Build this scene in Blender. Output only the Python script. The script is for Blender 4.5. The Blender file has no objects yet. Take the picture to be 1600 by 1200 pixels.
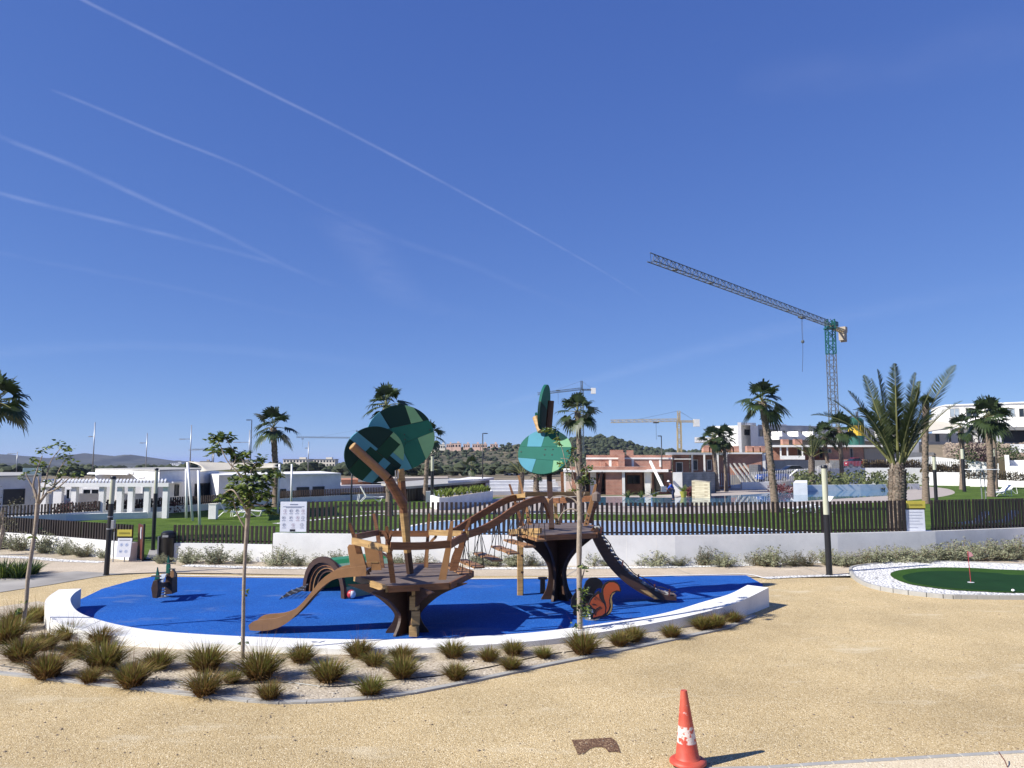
import bpy, math, random
from mathutils import Vector, Matrix
R = math.radians
scene = bpy.context.scene
col = scene.collection
rnd = random.Random(7)
# ---------------- camera, world, sun, exposure ----------------
H = 3.4
FPX = 1200.0
TH = math.atan(120/1200.0)
cam_data = bpy.data.cameras.new('camera')
cam = bpy.data.objects.new('camera', cam_data)
col.objects.link(cam)
cam.location = (0, 0, H)
cam.rotation_euler = (math.pi/2 + TH, 0, 0)
cam_data.sensor_width = 36.0
cam_data.lens = 36.0*FPX/1600.0
cam_data.clip_start = 0.1
cam_data.clip_end = 60000
scene.camera = cam
SUN_EL, SUN_AZ = 37.0, 23.0          # elevation; shadows run 23 degrees away from +x towards +y
S = Vector((-math.cos(R(SUN_EL))*math.cos(R(SUN_AZ)), -math.cos(R(SUN_EL))*math.sin(R(SUN_AZ)), math.sin(R(SUN_EL))))
world = bpy.data.worlds.new('World')
scene.world = world
world.use_nodes = True
nt = world.node_tree
nt.nodes.clear()
wo = nt.nodes.new('ShaderNodeOutputWorld')
bg = nt.nodes.new('ShaderNodeBackground')
sky = nt.nodes.new('ShaderNodeTexSky')
sky.sky_type = 'NISHITA'
sky.sun_disc = False
sky.sun_elevation = R(SUN_EL)
sky.sun_rotation = math.atan2(S.x, S.y)
sky.altitude = 200
sky.air_density = 0.6
sky.dust_density = 0.0
sky.ozone_density = 8.0
bg.inputs['Strength'].default_value = 0.12
gm = nt.nodes.new('ShaderNodeGamma'); gm.inputs['Gamma'].default_value = 0.56
tint = nt.nodes.new('ShaderNodeMix'); tint.data_type = 'RGBA'; tint.blend_type = 'MULTIPLY'; tint.inputs[0].default_value = 1.0
SK = 0.15**0.5/0.12/2**0.65
tint.inputs[7].default_value = (0.36*SK, 0.475*SK, 0.83*SK, 1)
nt.links.new(sky.outputs[0], gm.inputs['Color'])
nt.links.new(gm.outputs[0], tint.inputs[6])
spl = nt.nodes.new('ShaderNodeSeparateColor'); cmb = nt.nodes.new('ShaderNodeCombineColor')
nt.links.new(tint.outputs[2], spl.inputs[0])
for i_, (k_, q_, e_) in enumerate(((0.385, 2.296, 1.31), (0.815, 1.121, 1.18), (2.56, 0.3883, 0.75))):
    m1 = nt.nodes.new('ShaderNodeMath'); m1.operation = 'MULTIPLY'; m1.inputs[1].default_value = q_
    m2 = nt.nodes.new('ShaderNodeMath'); m2.operation = 'POWER'; m2.inputs[1].default_value = e_
    m3 = nt.nodes.new('ShaderNodeMath'); m3.operation = 'MULTIPLY'; m3.inputs[1].default_value = k_
    nt.links.new(spl.outputs[i_], m1.inputs[0]); nt.links.new(m1.outputs[0], m2.inputs[0]); nt.links.new(m2.outputs[0], m3.inputs[0]); nt.links.new(m3.outputs[0], cmb.inputs[i_])
nt.links.new(cmb.outputs[0], bg.inputs['Color'])
nt.links.new(bg.outputs[0], wo.inputs['Surface'])
sun_data = bpy.data.lights.new('sun', 'SUN')
sun_data.energy = 5.0
sun_data.angle = R(0.53)
sun_data.color = (1.0, 0.955, 0.88)
sun = bpy.data.objects.new('sun', sun_data)
sun.rotation_euler = S.to_track_quat('Z', 'Y').to_euler()
sun.location = (-30, -15, 40)
col.objects.link(sun)
vs = scene.view_settings
vs.view_transform = 'Standard'
vs.look = 'None'
vs.gamma = 1
vs.exposure = 0.65
vs.use_curve_mapping = False
scene.cycles.max_bounces = 8
scene.cycles.transparent_max_bounces = 16

# ---------------- geometry helpers ----------------
FWD = Vector((0, math.cos(TH), math.sin(TH)))
UPV = Vector((0, -math.sin(TH), math.cos(TH)))
def ray(px, py):
    return FWD + Vector(((px-800)/FPX, 0, 0)) + UPV*((600-py)/FPX)
def P(px, py, z=0.0):
    d = ray(px, py)
    t = (z-H)/d.z
    return Vector((d.x*t, d.y*t, z))
def W(px, py, Y):
    d = ray(px, py)
    t = Y/d.y
    return Vector((d.x*t, Y, H+d.z*t))
def wp(o):
    v = Vector((0, 0, 0))
    while o is not None:
        v = v + o.location
        o = o.parent
    return v
def tag(o, label=None, cat=None, group=None, kind=None):
    if label: o['label'] = label
    if cat: o['category'] = cat
    if group: o['group'] = group
    if kind: o['kind'] = kind
    return o
def thing(name, label, cat, loc=(0, 0, 0), group=None):
    o = bpy.data.objects.new(name, None)
    o.empty_display_size = 0.2
    col.objects.link(o)
    o.location = loc
    return tag(o, label, cat, group)
def kids(o):
    return [c for c in bpy.data.objects if c.parent == o]
def dup(root, loc, rotz=0.0, scale=None, label=None, group=None, rot=None):
    r = root.copy()
    col.objects.link(r)
    r.location = loc
    r.rotation_euler = rot if rot else (0, 0, rotz)
    if scale: r.scale = scale if hasattr(scale, '__len__') else (scale,)*3
    if label: r['label'] = label
    if group: r['group'] = group
    for ch in root_children(root):
        c = ch.copy()
        col.objects.link(c)
        c.parent = r
        for g in root_children(ch):
            d = g.copy()
            col.objects.link(d)
            d.parent = c
    return r
CH = {}
def root_children(o):
    return CH.get(o.name, [])

class MB:
    def __init__(s):
        s.v = []; s.f = []; s.m = []; s.mi = 0
    def add(s, vs_, fs_):
        b = len(s.v)
        s.v.extend(Vector(x) for x in vs_)
        for f in fs_:
            s.f.append([b+i for i in f]); s.m.append(s.mi)
        return s
    def box(s, c, size, rz=0.0, M=None):
        hx, hy, hz = size[0]/2, size[1]/2, size[2]/2
        vs_ = [Vector((x, y, z)) for z in (-hz, hz) for y in (-hy, hy) for x in (-hx, hx)]
        if M is None: M = Matrix.Rotation(rz, 3, 'Z')
        c = Vector(c)
        return s.add([M @ v + c for v in vs_], [(0, 2, 3, 1), (4, 5, 7, 6), (0, 1, 5, 4), (2, 6, 7, 3), (0, 4, 6, 2), (1, 3, 7, 5)])
    def bar(s, a, b, w, h, up=(0, 0, 1)):
        a = Vector(a); b = Vector(b); d = (b-a)
        if d.length < 1e-6: return s
        y = d.normalized(); u = Vector(up)
        x = y.cross(u)
        if x.length < 1e-3: x = y.cross(Vector((1, 0, 0)))
        x.normalize(); z = x.cross(y)
        M = Matrix((x, y, z)).transposed()
        return s.box((a+b)/2, (w, d.length, h), M=M)
    def tube(s, pts, rad, n=8, cap=True):
        pts = [Vector(p) for p in pts]
        if not hasattr(rad, '__len__'): rad = [rad]*len(pts)
        rings = []
        t0 = (pts[1]-pts[0]).normalized()
        ref = Vector((0, 0, 1)) if abs(t0.z) < 0.9 else Vector((1, 0, 0))
        x = t0.cross(ref).normalized()
        b0 = len(s.v)
        for i, p in enumerate(pts):
            if i == 0: t = pts[1]-pts[0]
            elif i == len(pts)-1: t = pts[-1]-pts[-2]
            else: t = pts[i+1]-pts[i-1]
            t.normalize()
            x = (x - t*x.dot(t)).normalized()
            y = t.cross(x)
            for k in range(n):
                a = 2*math.pi*k/n
                s.v.append(p + (x*math.cos(a)+y*math.sin(a))*rad[i])
        for i in range(len(pts)-1):
            for k in range(n):
                a = b0+i*n+k; b = b0+i*n+(k+1) % n
                s.f.append([a, b, b+n, a+n]); s.m.append(s.mi)
        if cap:
            s.f.append([b0+k for k in range(n)][::-1]); s.m.append(s.mi)
            e = b0+(len(pts)-1)*n
            s.f.append([e+k for k in range(n)]); s.m.append(s.mi)
        return s
    def lathe(s, c, prof, n=20):
        c = Vector(c); b0 = len(s.v)
        for r, z in prof:
            for k in range(n):
                a = 2*math.pi*k/n
                s.v.append(c+Vector((r*math.cos(a), r*math.sin(a), z)))
        for i in range(len(prof)-1):
            for k in range(n):
                a = b0+i*n+k; b = b0+i*n+(k+1) % n
                s.f.append([a, b, b+n, a+n]); s.m.append(s.mi)
        s.f.append([b0+k for k in range(n)][::-1]); s.m.append(s.mi)
        e = b0+(len(prof)-1)*n
        s.f.append([e+k for k in range(n)]); s.m.append(s.mi)
        return s
    def extrude(s, pts, vec):
        pts = [Vector(p) for p in pts]; vec = Vector(vec); n = len(pts)
        s.add(pts + [p+vec for p in pts], [list(range(n))[::-1], [n+i for i in range(n)]] + [[i, (i+1) % n, n+(i+1) % n, n+i] for i in range(n)])
        return s
    def strip(s, a, b, closed=False):
        n = len(a)
        s.add(list(a)+list(b), [[i, (i+1) % n, n+(i+1) % n, n+i] for i in range(n if closed else n-1)])
        return s
    def build(s, name, mats, parent=None, smooth=False, kind=None, label=None, bevel=0.0):
        me = bpy.data.meshes.new(name)
        off = wp(parent) if parent is not None else Vector((0, 0, 0))
        me.from_pydata([tuple(v-off) for v in s.v], [], s.f)
        if not isinstance(mats, (list, tuple)): mats = [mats]
        for m in mats: me.materials.append(m)
        if len(mats) > 1: me.polygons.foreach_set('material_index', s.m)
        if smooth:
            me.polygons.foreach_set('use_smooth', [True]*len(me.polygons))
            if smooth is not True:
                me.update()
                me.set_sharp_from_angle(angle=R(smooth))
        me.update()
        o = bpy.data.objects.new(name, me)
        col.objects.link(o)
        if parent is not None:
            o.parent = parent
            CH.setdefault(parent.name, []).append(o)
        if kind: o['kind'] = kind
        if label: o['label'] = label
        if bevel:
            bv = o.modifiers.new('bevel', 'BEVEL'); bv.width = bevel; bv.segments = 2; bv.limit_method = 'ANGLE'
        return o
def solo(mb, name, mats, label, cat, group=None, smooth=False, bevel=0.0):
    o = mb.build(name, mats, None, smooth, bevel=bevel)
    return tag(o, label, cat, group)

def tri_poly(pts, z, name, mat, kind='structure'):
    """flat sheet from an outline, triangulated"""
    from mathutils.geometry import tessellate_polygon
    vv = [Vector((p[0], p[1], z)) for p in pts]
    tris = tessellate_polygon([vv])
    mb = MB(); mb.add(vv, [list(t) for t in tris])
    o = mb.build(name, mat)
    me = o.data
    for p in me.polygons:
        if p.normal.z < 0: p.flip()
    me.update()
    if kind: o['kind'] = kind
    return o
def smooth_curve(pts, n=6, closed=False):
    """Catmull-Rom through points (Vectors)"""
    out = []
    m = len(pts)
    rng = range(m if closed else m-1)
    for i in rng:
        p0 = pts[(i-1) % m] if (closed or i > 0) else pts[0]*2-pts[1]
        p1 = pts[i]; p2 = pts[(i+1) % m]
        p3 = pts[(i+2) % m] if (closed or i+2 < m) else pts[-1]*2-pts[-2]
        for k in range(n):
            t = k/n
            out.append(0.5*((2*p1)+(p2-p0)*t+(2*p0-5*p1+4*p2-p3)*t*t+(3*p1-p0-3*p2+p3)*t**3))
    if not closed: out.append(pts[-1].copy())
    return out

# ---------------- materials ----------------
def newmat(name):
    m = bpy.data.materials.new(name); m.use_nodes = True
    n = m.node_tree
    return m, n, n.nodes['Principled BSDF']
def mat(name, c, rough=0.7, var=0.12, scale=6.0, bump=0.0, bscale=None, metal=0.0, c2=None, spec=0.5, detail=6, stretch=None, coord='Object', trans=0.0):
    m, n, b = newmat(name)
    tc = n.nodes.new('ShaderNodeTexCoord')
    src = tc.outputs[coord]
    if stretch:
        mp = n.nodes.new('ShaderNodeMapping'); mp.inputs['Scale'].default_value = stretch
        n.links.new(src, mp.inputs[0]); src = mp.outputs[0]
    no = n.nodes.new('ShaderNodeTexNoise'); no.inputs['Scale'].default_value = scale; no.inputs['Detail'].default_value = detail
    no.inputs['Roughness'].default_value = 0.65
    n.links.new(src, no.inputs['Vector'])
    cr = n.nodes.new('ShaderNodeValToRGB')
    k_ = 0.84 if max(c) < 0.62 else 1.0
    c = tuple(x*k_ for x in c); c2 = c2 and tuple(x*k_ for x in c2)
    a = c if c2 is None else c2
    lo = tuple(x*(1-var) for x in a); hi = tuple(min(1, x*(1+var)) for x in c)
    cr.color_ramp.elements[0].position = 0.3; cr.color_ramp.elements[1].position = 0.7
    cr.color_ramp.elements[0].color = (*lo, 1); cr.color_ramp.elements[1].color = (*hi, 1)
    n.links.new(no.outputs['Fac'], cr.inputs[0])
    n.links.new(cr.outputs[0], b.inputs['Base Color'])
    b.inputs['Roughness'].default_value = rough
    b.inputs['Metallic'].default_value = metal
    b.inputs['Specular IOR Level'].default_value = spec
    if bump:
        n2 = n.nodes.new('ShaderNodeTexNoise'); n2.inputs['Scale'].default_value = bscale or scale*4; n2.inputs['Detail'].default_value = 5
        n.links.new(src, n2.inputs['Vector'])
        bp = n.nodes.new('ShaderNodeBump'); bp.inputs['Strength'].default_value = bump; bp.inputs['Distance'].default_value = 0.02
        n.links.new(n2.outputs['Fac'], bp.inputs['Height']); n.links.new(bp.outputs[0], b.inputs['Normal'])
    if trans:
        tr = n.nodes.new('ShaderNodeBsdfTranslucent'); n.links.new(cr.outputs[0], tr.inputs['Color'])
        mx = n.nodes.new('ShaderNodeMixShader'); mx.inputs[0].default_value = trans
        n.links.new(b.outputs[0], mx.inputs[1]); n.links.new(tr.outputs[0], mx.inputs[2])
        n.links.new(mx.outputs[0], n.nodes['Material Output'].inputs['Surface'])
    return m
def ramp_node(n, stops):
    cr = n.nodes.new('ShaderNodeValToRGB')
    e = cr.color_ramp.elements
    e[0].position, e[0].color = stops[0][0], (*stops[0][1], 1)
    e[1].position, e[1].color = stops[-1][0], (*stops[-1][1], 1)
    for p, c in stops[1:-1]:
        x = e.new(p); x.color = (*c, 1)
    return cr
def mixc(n, fac, a, b, mode='MIX'):
    mx = n.nodes.new('ShaderNodeMix'); mx.data_type = 'RGBA'; mx.blend_type = mode
    for s_, val in ((0, fac), (6, a), (7, b)):
        if hasattr(val, 'links'): n.links.new(val, mx.inputs[s_])
        elif isinstance(val, tuple): mx.inputs[s_].default_value = (*val, 1)
        else: mx.inputs[s_].default_value = val
    return mx.outputs[2]
def gravel_mat(name, base, dark, light, cell=55.0, patch=(0.62, 0.53, 0.40), worn=False):
    m, n, b = newmat(name)
    tc = n.nodes.new('ShaderNodeTexCoord'); o = tc.outputs['Object']
    vo = n.nodes.new('ShaderNodeTexVoronoi'); vo.inputs['Scale'].default_value = cell
    n.links.new(o, vo.inputs['Vector'])
    sp = n.nodes.new('ShaderNodeSeparateColor'); n.links.new(vo.outputs['Color'], sp.inputs[0])
    cr = ramp_node(n, [(0.0, dark), (0.25, base), (0.8, base), (1.0, light)])
    n.links.new(sp.outputs[0], cr.inputs[0])
    n1 = n.nodes.new('ShaderNodeTexNoise'); n1.inputs['Scale'].default_value = 0.5; n1.inputs['Detail'].default_value = 7; n1.inputs['Roughness'].default_value = 0.6
    n.links.new(o, n1.inputs['Vector'])
    r1 = ramp_node(n, [(0.35, (0.86, 0.86, 0.86)), (0.6, (1.04, 1.04, 1.04))])
    n.links.new(n1.outputs['Fac'], r1.inputs[0])
    c1 = mixc(n, 1.0, cr.outputs[0], r1.outputs[0], 'MULTIPLY')
    mp = n.nodes.new('ShaderNodeMapping'); mp.inputs['Scale'].default_value = (0.35, 0.9, 1); n.links.new(o, mp.inputs[0])
    n2 = n.nodes.new('ShaderNodeTexNoise'); n2.inputs['Scale'].default_value = 1.1; n2.inputs['Detail'].default_value = 8; n2.inputs['Roughness'].default_value = 0.7
    n.links.new(mp.outputs[0], n2.inputs['Vector'])
    r2 = ramp_node(n, [(0.57, (0, 0, 0)), (0.68, (0.75, 0.75, 0.75))])
    n.links.new(n2.outputs['Fac'], r2.inputs[0])
    c2 = mixc(n, r2.outputs[0], c1, patch)
    if worn:
        n3 = n.nodes.new('ShaderNodeTexNoise'); n3.inputs['Scale'].default_value = 0.16; n3.inputs['Detail'].default_value = 5; n.links.new(o, n3.inputs['Vector'])
        r3 = ramp_node(n, [(0.35, (0.90, 0.89, 0.88)), (0.52, (1.0, 1.0, 1.0)), (0.68, (1.06, 1.06, 1.06))]); n.links.new(n3.outputs['Fac'], r3.inputs[0])
        c2 = mixc(n, 1.0, c2, r3.outputs[0], 'MULTIPLY')
        n4 = n.nodes.new('ShaderNodeTexNoise'); n4.inputs['Scale'].default_value = 3.0; n4.inputs['Detail'].default_value = 9; n4.inputs['Roughness'].default_value = 0.75; n.links.new(o, n4.inputs['Vector'])
        r4 = ramp_node(n, [(0.30, (0.62, 0.58, 0.52)), (0.38, (1, 1, 1))]); n.links.new(n4.outputs['Fac'], r4.inputs[0])
        c2 = mixc(n, 1.0, c2, r4.outputs[0], 'MULTIPLY')
    n.links.new(c2, b.inputs['Base Color'])
    b.inputs['Roughness'].default_value = 0.95; b.inputs['Specular IOR Level'].default_value = 0.2
    bp = n.nodes.new('ShaderNodeBump'); bp.inputs['Strength'].default_value = 0.6; bp.inputs['Distance'].default_value = 0.012
    n.links.new(vo.outputs['Distance'], bp.inputs['Height']); bp.invert = True
    if 'white' in name: bp.inputs['Strength'].default_value = 1.0; bp.inputs['Distance'].default_value = 0.05
    n.links.new(bp.outputs[0], b.inputs['Normal'])
    return m
def brick_mat(name, c1, c2, mortar, bw=0.30, bh=0.12, ms=0.012, rough=0.9):
    m, n, b = newmat(name)
    tc = n.nodes.new('ShaderNodeTexCoord')
    sx = n.nodes.new('ShaderNodeSeparateXYZ'); n.links.new(tc.outputs['Object'], sx.inputs[0])
    ad = n.nodes.new('ShaderNodeMath'); n.links.new(sx.outputs[0], ad.inputs[0]); n.links.new(sx.outputs[1], ad.inputs[1])
    cx = n.nodes.new('ShaderNodeCombineXYZ'); n.links.new(ad.outputs[0], cx.inputs[0]); n.links.new(sx.outputs[2], cx.inputs[1])
    br = n.nodes.new('ShaderNodeTexBrick')
    br.inputs['Scale'].default_value = 1.0; br.inputs['Brick Width'].default_value = bw; br.inputs['Row Height'].default_value = bh
    br.inputs['Mortar Size'].default_value = ms; br.inputs['Bias'].default_value = 0.0
    br.inputs['Color1'].default_value = (*c1, 1); br.inputs['Color2'].default_value = (*c2, 1); br.inputs['Mortar'].default_value = (*mortar, 1)
    n.links.new(cx.outputs[0], br.inputs['Vector'])
    no = n.nodes.new('ShaderNodeTexNoise'); no.inputs['Scale'].default_value = 0.9; no.inputs['Detail'].default_value = 6
    n.links.new(tc.outputs['Object'], no.inputs['Vector'])
    r1 = ramp_node(n, [(0.3, (0.72, 0.72, 0.72)), (0.7, (1.15, 1.15, 1.15))]); n.links.new(no.outputs['Fac'], r1.inputs[0])
    n.links.new(mixc(n, 1.0, br.outputs['Color'], r1.outputs[0], 'MULTIPLY'), b.inputs['Base Color'])
    b.inputs['Roughness'].default_value = rough
    return m
M = {}
M['gravel'] = gravel_mat('gravel', (0.52, 0.395, 0.208), (0.21, 0.145, 0.068), (0.80, 0.69, 0.47), 78, (0.62, 0.53, 0.36), True)
M['white_gravel'] = gravel_mat('white_gravel', (0.74, 0.73, 0.70), (0.30, 0.29, 0.27), (0.88, 0.88, 0.86), 15, (0.8, 0.78, 0.74))
M['soil'] = gravel_mat('soil', (0.44, 0.375, 0.28), (0.26, 0.21, 0.15), (0.62, 0.55, 0.44), 30, (0.34, 0.27, 0.18))
M['path'] = gravel_mat('path_concrete', (0.50, 0.42, 0.32), (0.40, 0.33, 0.24), (0.60, 0.52, 0.41), 40, (0.66, 0.56, 0.44))
M['rubber'] = gravel_mat('blue_rubber', (0.009, 0.092, 0.38), (0.004, 0.05, 0.26), (0.035, 0.16, 0.50), 60, (0.10, 0.16, 0.33))
M['white_conc'] = mat('white_concrete', (0.80, 0.79, 0.75), 0.75, 0.05, 1.5, 0.15, 30, c2=(0.72, 0.70, 0.66))
def weathered(name, c, stain, rough=0.8):
    m, n, b = newmat(name)
    tc = n.nodes.new('ShaderNodeTexCoord'); o = tc.outputs['Object']
    n1 = n.nodes.new('ShaderNodeTexNoise'); n1.inputs['Scale'].default_value = 0.9; n1.inputs['Detail'].default_value = 8; n1.inputs['Roughness'].default_value = 0.7; n.links.new(o, n1.inputs[0])
    r1 = ramp_node(n, [(0.34, tuple(x*0.86 for x in c)), (0.58, c)]); n.links.new(n1.outputs['Fac'], r1.inputs[0])
    mp = n.nodes.new('ShaderNodeMapping'); mp.inputs['Scale'].default_value = (5, 5, 0.8); n.links.new(o, mp.inputs[0])
    n2 = n.nodes.new('ShaderNodeTexNoise'); n2.inputs['Scale'].default_value = 1.5; n2.inputs['Detail'].default_value = 9; n2.inputs['Roughness'].default_value = 0.75; n.links.new(mp.outputs[0], n2.inputs[0])
    r2 = ramp_node(n, [(0.60, (0, 0, 0)), (0.74, (0.55, 0.55, 0.55))]); n.links.new(n2.outputs['Fac'], r2.inputs[0])
    n.links.new(mixc(n, r2.outputs[0], r1.outputs[0], stain), b.inputs['Base Color']); b.inputs['Roughness'].default_value = rough
    n3 = n.nodes.new('ShaderNodeTexNoise'); n3.inputs['Scale'].default_value = 45; n3.inputs['Detail'].default_value = 4; n.links.new(o, n3.inputs[0])
    bp = n.nodes.new('ShaderNodeBump'); bp.inputs['Strength'].default_value = 0.2; bp.inputs['Distance'].default_value = 0.01
    n.links.new(n3.outputs['Fac'], bp.inputs['Height']); n.links.new(bp.outputs[0], b.inputs['Normal'])
    return m
M['bench'] = weathered('weathered_white_concrete', (0.78, 0.77, 0.73), (0.42, 0.37, 0.30))
M['render_wall'] = weathered('weathered_white_render', (0.74, 0.735, 0.715), (0.55, 0.52, 0.47))
M['white_wall'] = mat('white_render', (0.80, 0.79, 0.77), 0.85, 0.06, 1.2, 0.1, 40, c2=(0.74, 0.73, 0.71))
M['grey_conc'] = mat('grey_concrete', (0.42, 0.41, 0.38), 0.9, 0.15, 2.5, 0.3, 20)
M['kerb'] = mat('kerb_concrete', (0.40, 0.39, 0.36), 0.9, 0.12, 4, 0.2, 40)
M['wood'] = mat('brown_wood', (0.205, 0.085, 0.032), 0.55, 0.25, 3, 0.15, 12, c2=(0.13, 0.05, 0.018), stretch=(1, 1, 9))
M['dark_wood'] = mat('dark_stained_wood', (0.050, 0.022, 0.012), 0.6, 0.3, 3, 0.15, 12, stretch=(1, 1, 6))
M['light_wood'] = mat('light_wood', (0.44, 0.28, 0.11), 0.6, 0.2, 3, 0.15, 12, c2=(0.32, 0.19, 0.07), stretch=(1, 1, 9))
M['ply'] = mat('orange_plywood', (0.33, 0.17, 0.07), 0.5, 0.15, 4, 0.1, 12)
M['deck'] = mat('deck_boards', (0.16, 0.12, 0.10), 0.7, 0.25, 5, 0.2, 30)
M['black'] = mat('black_metal', (0.014, 0.014, 0.016), 0.4, 0.2, 5)
M['brown_metal'] = mat('dark_brown_metal', (0.024, 0.014, 0.011), 0.45, 0.25, 5)
M['cor_ten'] = mat('red_brown_metal', (0.11, 0.03, 0.02), 0.5, 0.25, 5)
M['lamp_white'] = mat('opal_lamp_glass', (0.52, 0.53, 0.40), 0.35, 0.04, 3)
M['white_paint'] = mat('white_paint', (0.8, 0.8, 0.8), 0.4, 0.04, 3)
M['steel'] = mat('grey_steel', (0.42, 0.43, 0.45), 0.4, 0.1, 6, metal=0.6)
M['rope'] = mat('black_rope', (0.02, 0.02, 0.025), 0.8, 0.2, 20)
M['glass'] = mat('dark_window_glass', (0.02, 0.025, 0.03), 0.08, 0.1, 1)
M['shutter'] = mat('dark_grey_shutter', (0.055, 0.055, 0.06), 0.6, 0.1, 3)
M['lawn'] = mat('lawn_grass', (0.105, 0.165, 0.030), 0.95, 0.25, 0.6, 0.8, 60, c2=(0.060, 0.110, 0.018), detail=10, spec=0.1)
M['turf'] = mat('putting_turf', (0.014, 0.052, 0.018), 0.95, 0.15, 1.5, 0.5, 80, spec=0.1)
M['turf2'] = mat('fringe_turf', (0.04, 0.10, 0.018), 0.95, 0.2, 3, 0.8, 60, spec=0.1)
M['trunk_y'] = mat('young_bark', (0.34, 0.28, 0.22), 0.9, 0.25, 14, 0.4, 40)
M['leaf'] = mat('leaf_green', (0.24, 0.30, 0.045), 0.5, 0.3, 2.5, c2=(0.10, 0.16, 0.025), trans=0.35)
M['leaf_dark'] = mat('leaf_dark', (0.035, 0.075, 0.02), 0.5, 0.3, 2.5, trans=0.25)
M['palm_leaf'] = mat('palm_leaf', (0.055, 0.085, 0.024), 0.45, 0.35, 1.2, c2=(0.018, 0.036, 0.012), trans=0.25)
M['date_leaf'] = mat('date_palm_leaf', (0.060, 0.078, 0.028), 0.75, 0.3, 1.2, c2=(0.020, 0.034, 0.013), trans=0.2, spec=0.15)
M['dry_leaf'] = mat('dry_palm_leaf', (0.18, 0.11, 0.05), 0.8, 0.3, 3, trans=0.15)
M['tuft'] = mat('tuft_grass', (0.22, 0.165, 0.045), 0.85, 0.35, 2.5, c2=(0.13, 0.07, 0.025), trans=0.3)
M['tuft_g'] = mat('tuft_green', (0.15, 0.20, 0.035), 0.75, 0.35, 2.5, c2=(0.09, 0.12, 0.02), trans=0.3)
M['silver'] = mat('silver_foliage', (0.33, 0.34, 0.21), 0.8, 0.3, 3, c2=(0.14, 0.155, 0.08), trans=0.2)
M['brick'] = brick_mat('red_brick', (0.46, 0.20, 0.13), (0.36, 0.15, 0.10), (0.46, 0.38, 0.32), 0.30, 0.14)
M['block'] = brick_mat('concrete_block', (0.34, 0.33, 0.31), (0.28, 0.27, 0.26), (0.20, 0.20, 0.19), 0.5, 0.25)
M['earth'] = mat('dry_earth', (0.26, 0.20, 0.13), 0.95, 0.3, 0.05, 0.3, 0.5, c2=(0.12, 0.11, 0.06), detail=12)
M['paving'] = brick_mat('grey_paving', (0.56, 0.54, 0.50), (0.50, 0.48, 0.45), (0.32, 0.30, 0.27), 1.2, 0.5, 0.02)
M['pooldeck'] = mat('pool_deck_stone', (0.46, 0.40, 0.35), 0.85, 0.1, 1.0, 0.1, 20)
def water(name, c, rough=0.03):
    m, n, b = newmat(name)
    b.inputs['Base Color'].default_value = (*c, 1); b.inputs['Roughness'].default_value = rough
    b.inputs['IOR'].default_value = 1.33
    tc = n.nodes.new('ShaderNodeTexCoord'); no = n.nodes.new('ShaderNodeTexNoise'); no.inputs['Scale'].default_value = 1.2; no.inputs['Detail'].default_value = 4
    n.links.new(tc.outputs['Object'], no.inputs[0])
    bp = n.nodes.new('ShaderNodeBump'); bp.inputs['Strength'].default_value = 0.05; bp.inputs['Distance'].default_value = 0.02
    n.links.new(no.outputs['Fac'], bp.inputs['Height']); n.links.new(bp.outputs[0], b.inputs['Normal'])
    return m
M['pool'] = water('pool_water', (0.08, 0.20, 0.30))
M['splash'] = water('shallow_water', (0.30, 0.45, 0.62), 0.15)
M['sea'] = water('sea_water', (0.03, 0.07, 0.16), 0.3)

# ---------------- the setting ----------------
def gz(x, y):
    """height of the far ground: level round the site, then falling gently towards the sea"""
    d = math.hypot(x, y)
    if d < 140: return -0.05
    t = min(1, (d-140)/460.0)
    z = -0.05 - 6*t*t*(3-2*t)
    if d > 600: z -= (d-600)*0.022
    return max(z, -62.0)
mb = MB()
rs = [0, 3, 8, 15, 25, 40, 60, 90, 120, 140, 165, 190, 220, 260, 300, 350, 400, 460, 520, 600, 700, 850, 1000, 1300, 1700, 2200, 2800, 3300, 4000]
na = 96
mb.v = [Vector((0, 0, -0.05))]
for r in rs[1:]:
    for k in range(na):
        a = 2*math.pi*k/na
        x, y = r*math.cos(a), r*math.sin(a)
        mb.v.append(Vector((x, y, gz(x, y) + (rnd.uniform(-1, 1)*min(2.5, (r-180)*0.004) if r > 180 else 0))))
for k in range(na):
    mb.f.append([0, 1+k, 1+(k+1) % na]); mb.m.append(0)
for i in range(len(rs)-2):
    for k in range(na):
        a = 1+i*na+k; b = 1+i*na+(k+1) % na
        mb.f.append([a, a+na, b+na, b]); mb.m.append(0)
mb.build('ground', M['earth'], smooth=True, kind='structure')
mb = MB(); mb.lathe((0, 0, -60.0), [(26000, -0.5), (26000, 0)], 64)
mb.build('sea', M['sea'], kind='structure')
# golden gravel square
plaza = [P(-900, 1500), P(2500, 1500), P(2300, 905), P(1190, 905), P(1000, 902), P(600, 902), P(240, 896), P(165, 898), P(90, 908), P(-60, 932), P(-500, 1000)]
o = tri_poly([(-60, -30), (60, -30), (60, P(2000, 900).y), P(1190, 903), P(1000, 900), P(600, 900), P(240, 896), P(165, 898), P(90, 908), P(-60, 931), P(-500, 960), (-60, 10)], 0.0, 'gravel_ground', M['gravel'])
# path behind the playground
fr = [P(-300, 925), P(0, 905), P(120, 901), P(260, 895), P(600, 900), P(1000, 900), P(1190, 902), P(1330, 899), P(1500, 896), P(2100, 890)]
bk = [P(2100, 852), P(1600, 864), P(1400, 873), P(1200, 881), P(1000, 886), P(700, 888), P(440, 888), P(290, 884), P(240, 876), P(170, 877), P(0, 869), P(-400, 856)]
tri_poly(smooth_curve(fr, 3)+smooth_curve(bk, 3), 0.006, 'path', M['path'])
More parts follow.
